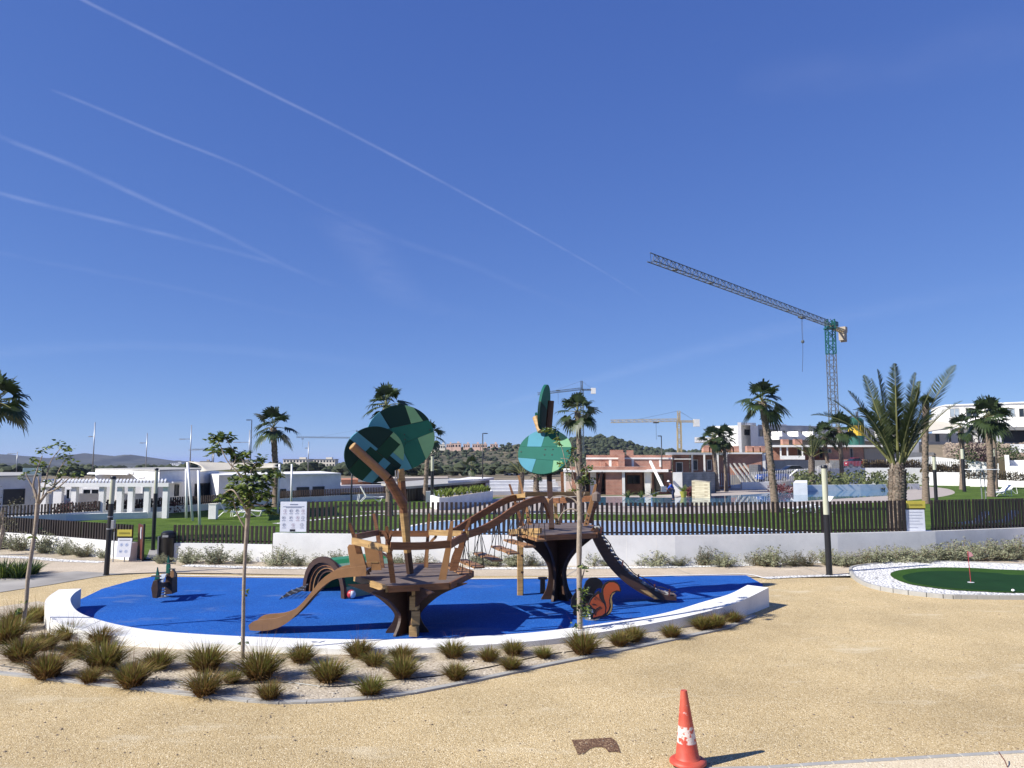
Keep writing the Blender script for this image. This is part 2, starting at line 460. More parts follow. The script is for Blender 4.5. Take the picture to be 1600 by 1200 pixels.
# the darker slab path joining from the left
tri_poly([P(-300, 945), P(0, 926), P(80, 914), P(150, 902), P(190, 897), P(120, 893), P(0, 903), P(-300, 922)], 0.012, 'paving', M['paving'])
# expansion joints scored in the path
# soil strip with the silvery shrubs, between path and wall
bed_b = [P(2100, 830), P(1600, 852), P(1200, 872), P(433, 878), P(275, 877), P(273, 884)]
tri_poly([P(275, 884), P(440, 888), P(700, 888), P(1000, 886), P(1200, 881), P(1400, 873), P(1600, 864), P(2100, 852)]+[P(2100, 838), P(1600, 850), P(1200, 868), P(433, 872), P(275, 870)], 0.010, 'shrub_bed_ground', M['soil'])
tri_poly([P(-400, 856), P(0, 869), P(170, 877), P(200, 877), P(208, 868), P(0, 852), P(-400, 835)], 0.010, 'shrub_bed_ground', M['soil'])
# white pebble edging
def ribbon(pts, w, z, name, m, n=6):
    c = smooth_curve([Vector((p[0], p[1], z)) for p in pts], n)
    L = []; Rr = []
    for i, p in enumerate(c):
        t = (c[min(i+1, len(c)-1)]-c[max(i-1, 0)]).normalized(); nn = Vector((-t.y, t.x, 0))
        L.append(p+nn*w/2); Rr.append(p-nn*w/2)
    mb = MB(); mb.strip(Rr, L)
    o = mb.build(name, m, kind='structure')
    for q in o.data.polygons:
        if q.normal.z < 0: q.flip()
    return o
ribbon([P(288, 884), P(440, 888), P(700, 889), P(1000, 887), P(1200, 882), P(1400, 874), P(1600, 865), P(2100, 853)], 0.45, 0.016, 'pebble_edging', M['white_gravel'])
ribbon([P(-400, 857), P(0, 870), P(90, 876), P(160, 879)], 0.45, 0.016, 'pebble_edging', M['white_gravel'])
ribbon([P(1192, 904), P(1260, 901), P(1330, 899)], 0.35, 0.018, 'pebble_edging', M['white_gravel'])
ribbon([P(237, 899), P(400, 902), P(700, 905), P(900, 903), P(1100, 899), P(1165, 898), P(1195, 904)], 0.10, 0.020, 'kerb_line', M['white_conc'])
for a, b in (((880, 903), (905, 888)), ((640, 905), (690, 889)), ((1245, 883), (1290, 899)), ((1420, 873), (1460, 886)), ((395, 902), (300, 886)), ((170, 897), (330, 893)), ((1050, 887), (1085, 900))):
    ribbon([P(*a), (P(*a)+P(*b))/2, P(*b)], 0.025, 0.014, 'path_joint', M['grey_conc'], 2)

# bench wall ring
inner = [(127, 919.5, .44), (116, 927, .42), (110, 938, .38), (120, 954, .31), (147, 966, .25), (200, 979, .19), (275, 988, .15), (400, 995, .12), (560, 999, .11), (700, 996, .11), (820, 989, .11), (906, 979, .12), (1028, 960, .20), (1100, 940, .29), (1140, 928, .36), (1168, 914, .44)]
outer = [(92, 921, .44), (76, 932, .42), (70, 944, .38), (80, 966, .31), (112, 981, .25), (175, 992, .19), (262, 1001, .15), (400, 1009, .12), (562, 1014, .11), (708, 1010, .11), (838, 1001, .11), (930, 989, .12), (1045, 969, .20), (1122, 951, .29), (1160, 938, .36), (1201, 918, .44)]
ic = smooth_curve([P(*p) for p in inner], 8); oc = smooth_curve([P(*p) for p in outer], 8)
root = thing('bench_wall', 'low curved white concrete bench wall along the near edge of the blue play area', 'bench', (ic[60].x, ic[60].y, 0))
mb = MB()
n = len(ic)
low = lambda L: [Vector((p.x, p.y, -0.3)) for p in L]
vs_ = ic+oc+low(ic)+low(oc)
fs_ = []
for i in range(n-1):
    fs_ += [[n+i, n+i+1, i+1, i], [i, i+1, 2*n+i+1, 2*n+i], [3*n+i, 3*n+i+1, n+i+1, n+i]]
fs_ += [[0, 2*n, 3*n, n], [n-1, 2*n-1, 4*n-1, 3*n-1]]
mb.add(vs_, fs_)
o = mb.build('bench_body', M['bench'], root, smooth=35)
# casting joints across the bench top
for i in (34, 64, 92):
    a, b = ic[i], oc[i]
    MB().bar(a+Vector((0, 0, .001)), b+Vector((0, 0, .001)), 0.012, 0.004).build('casting_joint', M['grey_conc'], root)
# blue rubber
back = [P(127, 937), P(160, 921), P(210, 907), P(237, 902), P(400, 904), P(700, 907), P(900, 905), P(1100, 900.5), P(1166, 900), P(1192, 914)]
mid = [(a+b)/2 for a, b in zip(ic, oc)]
tri_poly([Vector((p.x, p.y, 0)) for p in mid] + back[::-1], 0.022, 'play_surface', M['rubber'])
# planting bed and its kerb
kerb = [P(-120, 1045), P(0, 1053), P(100, 1064), P(230, 1078), P(390, 1096), P(480, 1098), P(600, 1090), P(700, 1073), P(850, 1041), P(950, 1021), P(1060, 998), P(1140, 980), P(1178, 963)]
kc = smooth_curve(kerb, 6)
tri_poly(kc + [Vector((p.x, p.y, 0)) for p in mid[::-1]] + [P(60, 940), P(-120, 965)], 0.012, 'planting_bed', M['soil'])
root = thing('bed_kerb', 'thin grey concrete kerb curving round the planting bed in front of the bench', 'kerb', (kc[40].x, kc[40].y, 0))
seg = 0
i = 0
while i < len(kc)-1:
    j = min(i+3, len(kc)-1)
    a, b = kc[i], kc[j]
    d = (b-a).normalized()*0.002
    mbk = MB().bar(a+d+Vector((0, 0, -0.05)), b-d+Vector((0, 0, -0.05)), 0.12, 0.16)
    mbk.build('kerb_stone', M['kerb'], root, bevel=0.004)
    i = j
# lawn inside the fence, with deck and pool
tri_poly([P(-700, 835), P(-100, 835), P(0, 852), P(208, 868), P(228, 873), P(252, 873), P(433, 871), P(1050, 869), P(1300, 866), P(1600, 852), P(2100, 838), P(2600, 775), P(1900, 757), P(1480, 755), P(1200, 757), P(1130, 763), P(1060, 772), P(900, 775), P(760, 777), P(620, 778), P(470, 785), P(291, 799), P(120, 812), P(-200, 833)], -0.02, 'lawn', M['lawn'], 'structure')
tri_poly([P(228, 873), P(252, 873), P(268, 862), P(262, 858), P(234, 858)], -0.012, 'entry_slab', M['paving'])
deck_px = [(560, 799), (700, 801), (900, 800), (1060, 801), (1180, 797), (1280, 789), (1400, 783), (1470, 776), (1492, 769), (1470, 762), (1400, 758), (1200, 757), (1120, 765), (1065, 772), (930, 775), (860, 775), (780, 778), (690, 793)]
tri_poly(smooth_curve([P(*p) for p in deck_px], 4, True), -0.012, 'pool_deck', M['pooldeck'])
water_px = [(915, 786), (960, 790), (1050, 791), (1180, 788), (1280, 781), (1400, 773), (1412, 767), (1360, 763), (1240, 766), (1180, 772), (1110, 775), (1060, 777.5), (1000, 777), (930, 777)]
tri_poly(smooth_curve([P(*p) for p in water_px], 4, True), -0.004, 'pool_water', M['pool'])
sp_px = [(600, 842), (640, 822), (700, 813.5), (800, 812), (900, 813), (1050, 817), (1150, 823), (1290, 834), (1330, 842), (1000, 846)]
spc = smooth_curve([P(*p) for p in sp_px], 4, True)
tri_poly(spc, -0.008, 'splash_pool_water', M['splash'])
ribbon([P(*p) for p in [(620, 830), (640, 822), (700, 813.5), (800, 812), (900, 813), (1050, 817), (1150, 823), (1290, 834), (1330, 842)]], 0.35, 0.0, 'pool_coping', M['white_conc'])
ribbon([P(430, 818), (P(560, 806)), P(620, 803), P(700, 803), P(860, 802), P(1000, 803), P(1180, 800)], 0.5, 0.0, 'stone_edging', M['white_gravel'])
M['pale_glass'] = mat('pale_reflecting_glass', (0.28, 0.33, 0.38), 0.15, 0.2, 1)
import mathutils.noise as mnoise
# ================= far setting =================
def X(px, Y): return (px-800)/FPX*Y/1.005
def Z(py, Y): return W(800, py, Y).z
def XY(px, Y): return Vector((X(px, Y), Y, 0))
def fbm(x, seed=0):
    s_ = 0; a = 1; f = 1
    for k in range(5):
        s_ += a*math.sin(x*f+seed*1.7+k*2.3+math.sin(x*f*0.37+seed+k))
        f *= 2.13; a *= 0.5
    return s_
def hill(prof, Y, foot, label_m, name='hill', rough=1.0, n=160, py_foot=748):
    pts = []
    mb = MB()
    x0, x1 = prof[0][0], prof[-1][0]
    rows = [(-foot*(1-i/14), ((i/14)**1.15)) for i in range(15)]+[(foot*0.15, 0.93), (foot*0.4, 0.7), (foot*0.9, 0.2)]
    zb = Z(py_foot, Y)
    for (dy, k) in rows:
        for i in range(n+1):
            px = x0+(x1-x0)*i/n
            j = 0
            while j < len(prof)-2 and prof[j+1][0] < px: j += 1
            t = (px-prof[j][0])/(prof[j+1][0]-prof[j][0]); t = t*t*(3-2*t)*0.5+t*0.5
            py = prof[j][1]*(1-t)+prof[j+1][1]*t
            zt = Z(py, Y)
            q_ = Vector((X(px, Y), Y+dy, 0))/(Y*0.035); zz = zb+(zt-zb)*k + rough*mnoise.fractal(q_, .8, 2.1, 6)*(0.25+0.75*k)*1.3
            mb.v.append(Vector((X(px, Y), Y+dy, zz)))
    for r_ in range(len(rows)-1):
        for i in range(n):
            a = r_*(n+1)+i
            mb.f.append([a, a+1, a+n+2, a+n+1]); mb.m.append(0)
    return mb.build(name, label_m, smooth=True, kind='structure')
M['ridge'] = mat('scrub_ridge', (0.060, 0.058, 0.042), 1.0, 0.4, 0.012, c2=(0.025, 0.030, 0.022), detail=14)
M['hillm'] = mat('scrub_hill', (0.15, 0.125, 0.075), 1.0, 0.3, 0.06, c2=(0.045, 0.055, 0.025), detail=12)
M['far_tree'] = mat('far_foliage', (0.055, 0.070, 0.030), 0.9, 0.4, 0.25, c2=(0.022, 0.032, 0.014))
M['mid_tree'] = mat('hedge_foliage', (0.075, 0.10, 0.032), 0.9, 0.4, 0.8, c2=(0.03, 0.045, 0.016))
hill([(-260, 706), (-120, 700), (0, 711), (40, 714), (80, 717), (100, 713), (130, 708), (160, 713), (185, 713), (205, 711), (222, 717), (245, 719), (300, 722), (340, 726), (380, 730), (430, 734)], 2300, 700, M['ridge'], rough=4.0, n=260, py_foot=741)
hill([(-300, 722), (0, 724), (120, 728), (230, 724), (330, 728), (420, 730), (520, 729), (600, 727), (640, 731)], 1500, 400, M['ridge'], rough=2.0, n=200, py_foot=744)
CHILL = [(545, 736), (600, 722), (660, 706), (700, 699), (760, 699), (830, 694), (880, 690), (925, 684), (950, 686), (990, 697), (1030, 706), (1080, 709), (1130, 704), (1180, 706), (1260, 708), (1400, 712), (1560, 716), (1800, 718)]
hill(CHILL, 480, 170, M['hillm'], rough=1.2, n=260, py_foot=749)

def leaf_blob(mb, c, r, n=40, size=0.3, flat=0.8, rg=rnd):
    """a clump of small leaf faces filling a ball"""
    for k in range(n):
        while True:
            d = Vector((rg.uniform(-1, 1), rg.uniform(-1, 1), rg.uniform(-1, 1)))
            if 0.05 < d.length < 1: break
        d = d.normalized()*(d.length**0.5)
        p = Vector(c)+Vector((d.x*r, d.y*r, d.z*r*flat))
        a = Vector((rg.gauss(0, 1), rg.gauss(0, 1), rg.gauss(0, 1))).normalized()
        b = a.orthogonal().normalized()
        q = rg.uniform(0, 6.28)
        b = Matrix.Rotation(q, 3, a) @ b
        c2 = a.cross(b)
        s_ = size*rg.uniform(0.6, 1.3)
        mb.add([p-b*s_*.5, p+c2*s_*.3, p+b*s_*.5, p-c2*s_*.3], [(0, 1, 2, 3)])
def ico(mb, c, r, rg, flat=0.8):
    """rough faceted clump for far-off tree crowns"""
    n = 7
    b0 = len(mb.v)
    c = Vector(c)
    mb.v.append(c+Vector((0, 0, r*flat*rg.uniform(.85, 1.15))))
    for j, (zz, rr) in enumerate(((0.6, 0.72), (0.05, 1.0), (-0.55, 0.75))):
        for k in range(n):
            a = 6.283*(k+0.5*j)/n
            q = r*rg.uniform(0.75, 1.2)
            mb.v.append(c+Vector((math.cos(a)*q*rr, math.sin(a)*q*rr, zz*r*flat*rg.uniform(.85, 1.15))))
    for k in range(n):
        mb.f.append([b0, b0+1+k, b0+1+(k+1) % n]); mb.m.append(0)
    for j in range(2):
        for k in range(n):
            a = b0+1+j*n+k; b = b0+1+j*n+(k+1) % n
            mb.f.append([a, a+n, b+n, b]); mb.m.append(0)
# scrub and small trees that cover the centre hill: uncountable
rg = random.Random(3)
mb = MB()
def prof_py(px):
    j = 0
    while j < len(CHILL)-2 and CHILL[j+1][0] < px: j += 1
    t = (px-CHILL[j][0])/(CHILL[j+1][0]-CHILL[j][0])
    return CHILL[j][1]*(1-t)+CHILL[j+1][1]*t
for i in range(4600):
    px = rg.uniform(560, 1260) if i % 5 else rg.uniform(560, 1700)
    k = rg.random()**0.7
    Y = 480-170*(1-k)
    zt = Z(prof_py(px), 480); zb = Z(749, 480)
    kk = k*k*(3-2*k)*0.3+k*0.7
    r_ = rg.uniform(0.5, 1.9)*(1.3 if k > 0.93 else 1)
    if px < 850 and i % 3: continue
    if px > 860 and k > .5: r_ *= 1.25
    p = Vector((X(px, Y)*480/480, Y, zb+(zt-zb)*kk + r_*0.25))
    for q in range(3):
        ico(mb, p+Vector((rg.uniform(-.6, .6)*r_, rg.uniform(-.6, .6)*r_, rg.uniform(-.2, .4)*r_)), r_*rg.uniform(.45, .8), rg)
mb.build('hillside_trees', M['far_tree'], kind='stuff')
# belt of town trees and scrub between the estate and the sea
mb = MB()
for i in range(1500):
    Y = rg.uniform(170, 420)
    px = rg.uniform(-250, 690) if i % 3 else rg.uniform(430, 900)
    zt = gz(X(px, Y), Y)
    r_ = rg.uniform(1.0, 2.6)
    p = Vector((X(px, Y), Y, zt+r_*0.5))
    for q in range(3):
        ico(mb, p+Vector((rg.uniform(-.7, .7)*r_, rg.uniform(-.7, .7)*r_, rg.uniform(-.2, .5)*r_)), r_*rg.uniform(.4, .8), rg)
mb.build('town_trees', M['far_tree'], kind='stuff')

# ================= buildings =================
def blk(mb, corners, z0, z1):
    """upright prism on a ground outline given as (px, Y) corners"""
    pts = [XY(*c) for c in corners]
    ar = sum(a.x*b.y-b.x*a.y for a, b in zip(pts, pts[1:]+pts[:1]))
    if ar < 0: pts = pts[::-1]
    pts = [Vector((p.x, p.y, z0)) for p in pts]
    return mb.extrude(pts, (0, 0, z1-z0))
def hit(A, B, px, py):
    d = ray(px, py)
    n_ = Vector((-(B.y-A.y), B.x-A.x, 0)).normalized()
    t = n_.dot(A-Vector((0, 0, H)))/n_.dot(d)
    return Vector((0, 0, H))+d*t
def facing(A, B):
    n_ = Vector((-(B.y-A.y), B.x-A.x, 0)).normalized()
    if n_.dot(A) > 0: n_ = -n_
    return n_
def rect(A, B, x0, x1, y0, y1):
    a = hit(A, B, x0, y1); b = hit(A, B, x1, y1)
    zt = hit(A, B, (x0+x1)/2, y0).z; zb = hit(A, B, (x0+x1)/2, y1).z
    return [Vector((a.x, a.y, zb)), Vector((b.x, b.y, zb)), Vector((b.x, b.y, zt)), Vector((a.x, a.y, zt))]
def panel(mb, A, B, x0, x1, y0, y1, out=0.03, thick=0.1):
    n_ = facing(A, B)
    q = [p+n_*(out-thick) for p in rect(A, B, x0, x1, y0, y1)]
    return mb.extrude(q, n_*thick)
def window(parent, A, B, x0, x1, y0, y1, fm='white_paint', pm='glass', name='window', fr=0.09, mull=0):
    """a frame standing proud of the wall with the pane set back inside it"""
    n_ = facing(A, B)
    q = rect(A, B, x0, x1, y0, y1)
    mb = MB()
    u = (q[1]-q[0]).normalized(); v = Vector((0, 0, 1))
    w_ = (q[1]-q[0]).length; h_ = (q[3]-q[0]).length
    def bit(u0, u1, v0, v1, o, t):
        s_ = q[0]+n_*(o-t)
        mb.extrude([s_+u*u0+v*v0, s_+u*u1+v*v0, s_+u*u1+v*v1, s_+u*u0+v*v1], n_*t)
    f_ = min(fr, w_*0.15)
    bit(0, w_, 0, f_, .08, .09); bit(0, w_, h_-f_, h_, .08, .09)
    bit(0, f_, f_, h_-f_, .08, .09); bit(w_-f_, w_, f_, h_-f_, .08, .09)
    for k in range(mull):
        c = w_*(k+1)/(mull+1); bit(c-f_/2, c+f_/2, f_, h_-f_, .06, .07)
    fo = mb.build(name, M[fm], parent)
    mb = MB(); bit(f_, w_-f_, f_, h_-f_, .02, .025)
    mb.build('pane', M[pm], fo)
    return fo
def house(name, label, cat, px, Y, group=None):
    return thing(name, label, cat, (X(px, Y), Y, 0), group)

# --- house at the far left edge
h = house('villa', 'pale flat roofed house at the left edge with dark garage shutter and glass roof railing', 'house', 30, 47, 'modern houses round the park')
A, B = XY(-260, 40), XY(66, 50)
mb = MB(); blk(mb, [(-260, 40), (66, 50), (40, 62), (-320, 60)], -0.5, Z(744, 50)); mb.build('wall', M['white_wall'], h)
mb = MB(); blk(mb, [(-262, 39.8), (66.5, 49.8), (40, 62.2), (-322, 60)], Z(744, 50), Z(742, 50)); mb.build('roof', M['grey_conc'], h)
window(h, A, B, 4, 37, 764, 788, 'shutter', 'shutter', 'garage_door')
M['rail_glass'] = mat('green_rail_glass', (0.45, 0.60, 0.58), 0.1, 0.05, 2)
mb = MB(); blk(mb, [(37, 48.6), (65.5, 49.9), (65, 50.0), (36.6, 48.7)], Z(742, 50)+.02, Z(731, 50)); blk(mb, [(65.5, 49.9), (60, 53), (59.4, 53), (65, 49.8)], Z(742, 50)+.02, Z(731, 50)); mb.build('railing', M['rail_glass'], h)

# --- white house with the pergola
h = house('villa', 'white flat roofed house behind the long white pergola at left', 'house', 200, 62, 'modern houses round the park')
mb = MB(); blk(mb, [(150, 66), (250, 57), (343, 68), (260, 80)], -0.5, Z(736, 57)); mb.build('wall', M['white_wall'], h)
mb = MB(); blk(mb, [(149.5, 66), (250, 56.8), (343.5, 68), (260, 80.3)], Z(736, 57), Z(735, 57)+.05); mb.build('roof', M['grey_conc'], h)
A, B = XY(150, 66), XY(250, 57)
window(h, A, B, 194, 209, 737, 741, 'white_paint', 'light_wood')
window(h, A, B, 217, 226, 744, 747, 'white_paint', 'light_wood')
window(h, A, B, 196, 205, 762, 775, 'white_paint', 'shutter', 'window')
A, B = XY(250, 57), XY(343, 68)
window(h, A, B, 303, 327, 755, 785, 'shutter', 'glass', 'door', mull=1)
window(h, A, B, 272, 278, 757, 775, 'shutter', 'shutter', 'door')
mb = MB(); panel(mb, A, B, 252, 284, 751.5, 754, 0.9, 0.9); mb.build('canopy', M['white_wall'], h)
for x0 in (254, 258): panel(MB(), A, B, x0, x0+3, 765, 768)
mb = MB(); blk(mb, [(137, 60), (200, 57.5), (205, 62), (140, 66)], Z(741, 60), Z(739.5, 60)); mb.build('roof', M['white_wall'], h)

mb = MB(); blk(mb, [(84, 56), (247, 56.5), (247, 58), (84, 57.5)], -0.3, Z(759, 56)); mb.build('garden_front', M['white_wall'], h)
A, B = XY(84, 56), XY(247, 56.5)
for x0, x1, y0, y1 in ((102, 117, 763, 781), (128, 156, 763, 781)): window(h, A, B, x0, x1, y0, y1, 'white_paint', 'glass', mull=1)
for x0 in (182, 222): window(h, A, B, x0, x0+7, 760, 782, 'white_paint', 'pale_glass', 'door')
# --- pergola
h = house('pergola', 'long white pergola with slatted roof and square pillars at left', 'pergola', 165, 49)
mb = MB()
zt = Z(751, 50)
for k in range(36):
    px = 70+k*5.4
    a = W(px, 0, 46.5); mb.bar((X(px, 46.5), 46.5, zt), (X(px*0.985+5, 53), 53, zt), 0.10, 0.10)
mb.build('roof_slats', M['white_paint'], h)
mb = MB()
mb.bar((X(67, 46.4), 46.4, zt-.16), (X(266, 46.4), 46.4, zt-.16), 0.2, 0.22); mb.build('beam', M['white_wall'], h)
mb = MB(); mb.bar((X(72, 53), 53, zt-.16), (X(262, 53), 53, zt-.16), 0.2, 0.22)
mb.build('beam', M['white_wall'], h)
for px in (71, 95, 120, 163, 191, 208, 233, 262):
    MB().box((X(px, 46.6), 46.6, (zt-.27-.5)/2), (0.30 if px > 100 else 0.5, 0.3, zt-.27+.5)).build('pillar', M['white_wall'], h)
for a, b in ((67, 95), (120, 163), (191, 233)):
    MB().box(((X(a, 50)+X(b, 50))/2, 50, 0.5), (X(b, 50)-X(a, 50), 0.15, 1.6)).build('wall', M['white_wall'], h)
h = house('wall', 'low white garden wall running in front of the pergola', 'wall', 150, 45)
mb = MB(); blk(mb, [(20, 43), (265, 47), (265, 47.3), (20, 43.3)], -0.1, 0.35); mb.build('wall_body', M['white_wall'], h)

# --- grey house on the far side of the lawn
h = house('villa', 'long low pale house behind the lawn with dark shuttered windows and a bright end wall', 'house', 430, 66, 'modern houses round the park')
zt = Z(743, 64)
mb = MB(); blk(mb, [(343, 60), (533, 69), (500, 82), (322, 70)], -0.5, zt); mb.build('wall', M['white_wall'], h)
mb = MB(); blk(mb, [(343, 59.8), (533.5, 68.9), (500, 82.3), (321.5, 70)], zt, zt+.12); mb.build('roof', M['white_conc'], h)
A, B = XY(343, 60), XY(533, 69)
window(h, A, B, 463, 482, 761, 779, 'shutter', 'shutter'); window(h, A, B, 488, 506, 760, 778, 'shutter', 'shutter')
window(h, A, B, 437, 446, 764, 781, 'shutter', 'glass'); window(h, A, B, 372, 392, 760, 783, 'shutter', 'glass')
h2 = MB(); blk(h2, [(340, 72), (395, 74), (395, 80), (340, 80)], zt+.12, Z(733, 74)); h2.build('roof_room', M['white_wall'], h)
h2 = MB(); blk(h2, [(352, 75), (372, 75), (372, 78), (352, 78)], Z(733, 74), Z(729, 75)); h2.build('chimney', M['grey_conc'], h)
# --- shade sail and its poles
h = house('shade_sail', 'cream shade sail stretched between leaning white poles over the lawn at left', 'shade sail', 370, 52)
cn = [W(294, 721, 53), W(441, 724, 57), W(438, 730, 47), W(312, 737, 43)]
mb = MB(); ns = 12
ct = sum(cn, Vector((0, 0, 0)))/4
for i in range(ns+1):
    for j in range(ns+1):
        u = i/ns; v = j/ns
        p = cn[0]*(1-u)*(1-v)+cn[1]*u*(1-v)+cn[2]*u*v+cn[3]*(1-u)*v
        pull = 0.18*(math.sin(math.pi*u)*(1 if v in (0, 1) else 0)+math.sin(math.pi*v)*(1 if u in (0, 1) else 0))
        q = p+(ct-p)*(0.16*(1-abs(2*u-1)**2)*abs(2*v-1)**4+0.16*(1-abs(2*v-1)**2)*abs(2*u-1)**4)
        q.z -= 0.35*math.sin(math.pi*u)*math.sin(math.pi*v)
        mb.v.append(q)
for i in range(ns):
    for j in range(ns):
        a = i*(ns+1)+j; mb.f.append([a, a+1, a+ns+2, a+ns+1]); mb.m.append(0)
M['sail'] = mat('cream_canvas', (0.72, 0.67, 0.56), 0.8, 0.05, 2, trans=0.3)
so = mb.build('sail', M['sail'], h, smooth=True)
sm = so.modifiers.new('thickness', 'SOLIDIFY'); sm.thickness = 0.02
for (ax, ay, bx, by, Y) in ((291, 733, 291, 808, 46.5), (293, 722, 301, 812, 44.5), (310, 735, 312, 818, 41.8), (437, 725, 434, 802, 50), (456, 725, 455, 786, 60)):
    a = W(bx, by, Y); a.z = -0.02
    MB().tube([a, W(ax, ay, Y)], 0.075, 8).build('pole', M['white_paint'], h, smooth=True)

# --- terracotta and white low building, brown louvred building, planter and white walls
h = house('building', 'low white building with an orange terracotta band behind the back fence', 'building', 600, 88)
mb = MB(); blk(mb, [(520, 84), (690, 92), (690, 100), (520, 96)], -1, Z(757, 88)); mb.build('wall', M['white_wall'], h)
mb = MB(); blk(mb, [(534, 86), (580, 88.5), (580, 96), (534, 94)], Z(757, 88), Z(749, 88)); mb.build('upper_wall', mat('terracotta', (0.50, 0.22, 0.12), 0.9, 0.1, 3), h)
mb = MB(); blk(mb, [(560, 87), (700, 92.5), (700, 99), (560, 95)], Z(752, 90), Z(747, 90)); mb.build('roof', mat('beige_roof', (0.55, 0.47, 0.38), 0.9, 0.1, 1), h)
h = house('louvred_building', 'dark brown louvred building with a flat white roof beyond the planter', 'building', 700, 72)
mb = MB(); blk(mb, [(634, 65), (756, 84), (768, 88), (700, 96), (600, 74)], -0.6, Z(754, 84)); mb.build('wall', M['dark_wood'], h)
mb = MB(); blk(mb, [(632, 64.6), (757, 83.6), (770, 88), (700, 97), (596, 74)], Z(754, 84), Z(751, 84)); mb.build('roof', M['grey_conc'], h)
mb = MB(); blk(mb, [(700, 75), (757, 83.2), (772, 88), (735, 92)], Z(751, 84)+.003, Z(747.5, 84)); mb.build('canopy', M['white_wall'], h)
mb = MB(); A, B = XY(634, 65), XY(756, 84)
nl = 64
for k in range(nl):
    p = A.lerp(B, (k+.5)/nl); p = p+facing(A, B)*0.1
    mb.box((p.x, p.y, (Z(754, 84)-.02)/2), (0.09, 0.16, Z(754, 84)-.02), rz=0.9)
mb.build('louvres', M['brown_metal'], h)
mb = MB(); blk(mb, [(750, 82.6), (768, 87.5), (768, 88.2), (749, 83.2)], -0.6, Z(755, 84)); mb.build('end_wall', M['white_wall'], h)

h = house('planter', 'long white raised planter beside the pool deck filled with young green plants', 'planter', 730, 58)
pa = [P(686, 797), P(700, 796), P(768, 783), P(770, 781.5), P(757, 780), P(672, 792)]
pts = [Vector((p.x, p.y, 0)) for p in pa]
mb = MB(); pz = 0.85
n = len(pts)
cc = sum(pts, Vector((0, 0, 0)))/n
inn = [p+(cc-p).normalized()*0.3 for p in pts]
up_ = lambda L, z: [Vector((p.x, p.y, z)) for p in L]
vs_ = up_(pts, -0.02)+up_(pts, pz)+up_(inn, pz)+up_(inn, pz-.15)
fs_ = []
for i in range(n):
    j = (i+1) % n
    fs_ += [[i, j, n+j, n+i], [n+i, n+j, 2*n+j, 2*n+i], [2*n+i, 2*n+j, 3*n+j, 3*n+i]]
mb.add(vs_, fs_); mb.build('planter_wall', M['white_wall'], h)
mb = MB(); mb.add(up_(inn, pz-.15), [list(range(n))]); mb.build('planter_soil', M['soil'], h)
mb = MB()
for i in range(60):
    t = rnd.random(); s_ = rnd.random()
    p = inn[0].lerp(inn[2], t).lerp(inn[5].lerp(inn[4], t), s_); p = Vector((p.x, p.y, pz-.1))
    for k in range(9):
        a = rnd.uniform(0, 6.28); l_ = rnd.uniform(.4, .9)
        d = Vector((math.cos(a)*.45, math.sin(a)*.45, 1)).normalized()
        b = Vector((-math.sin(a), math.cos(a), 0))*0.05
        q = p+d*l_*.6; e = q+(d+Vector((d.x*.8, d.y*.8, -.3)))*l_*.4
        mb.add([p-b*.5, p+b*.5, q+b, q-b, e], [(0, 1, 2, 3), (3, 2, 4)])
mb.build('planter_plants', M['leaf'], h, kind='stuff')
h = house('wall', 'short white wall standing left of the planter', 'wall', 678, 66)
mb = MB(); blk(mb, [(666, 63.5), (692, 66), (692, 66.5), (666, 64)], -0.05, 0.9); mb.build('wall_body', M['white_wall'], h)
h = house('stepped_wall', 'broad white stepped garden wall between the planter and the brick house', 'wall', 820, 84)
mb = MB()
A, B = XY(765, 78), XY(900, 81)
for k, (z1, off) in enumerate(((0.35, 0), (0.7, 0.7), (1.05, 1.4), (1.35, 2.1))):
    blk(mb, [(765, 78+off), (880-k*4, 80.5+off), (880-k*4, 82.5+off), (765, 80+off)], -0.05 if k == 0 else z1-.35, z1)
mb.build('steps', M['white_wall'], h)
mb = MB(); blk(mb, [(766, 88), (905, 90), (905, 90.4), (766, 88.4)], -0.5, Z(753, 88)); mb.build('wall_body', M['white_wall'], h)

# --- brick house under construction, centre
h = house('unfinished_house', 'red brick house shell with white columns beside the pool, nearest of the unfinished houses', 'house', 970, 82, 'unfinished brick houses')
Yf = 80.0
def face(px0, px1, Y0, Y1=None): return XY(px0, Y0), XY(px1, Y1 or Y0)
zg = -0.3
mb = MB()
blk(mb, [(893, 84), (1006, 84), (1006, 96), (893, 96)], zg, Z(734, 84))         # back part of ground floor
blk(mb, [(946, 79), (971, 79), (971, 83.98), (946, 83.98)], zg, Z(737.5, 79))
blk(mb, [(978, 82.5), (1003, 82.5), (1003, 83.98), (978, 83.98)], zg, Z(737.5, 82.5))
blk(mb, [(1018, 81.5), (1050, 81.5), (1050, 96), (1018, 96)], zg, Z(737, 81.5))
mb.build('ground_floor_wall', M['brick'], h)
mb = MB()
blk(mb, [(880, 78.6), (1044, 78.6), (1044, 95.9), (880, 95.9)], Z(737.5, 79), Z(734.3, 79)); mb.build('floor_slab', M['white_conc'], h)
mb = MB(); blk(mb, [(890, 78.9), (1010, 78.9), (1010, 79.3), (890, 79.3)], Z(734.3, 79), Z(729, 79)); blk(mb, [(890, 79.3), (892.5, 79.3), (892.5, 88), (890, 88)], Z(734.3, 79), Z(729, 79)); mb.build('terrace_parapet', M['brick'], h)
mb = MB()
blk(mb, [(916, 84.5), (1050, 84.5), (1050, 95), (916, 95)], Z(734.3, 79), Z(717.5, 84.5))
blk(mb, [(916, 84.6), (1050, 84.6), (1050, 84.9), (916, 84.9)], Z(715, 84.5), Z(711, 84.5)); blk(mb, [(916, 84.9), (919, 84.9), (919, 95), (916, 95)], Z(715, 84.5), Z(711, 84.5))
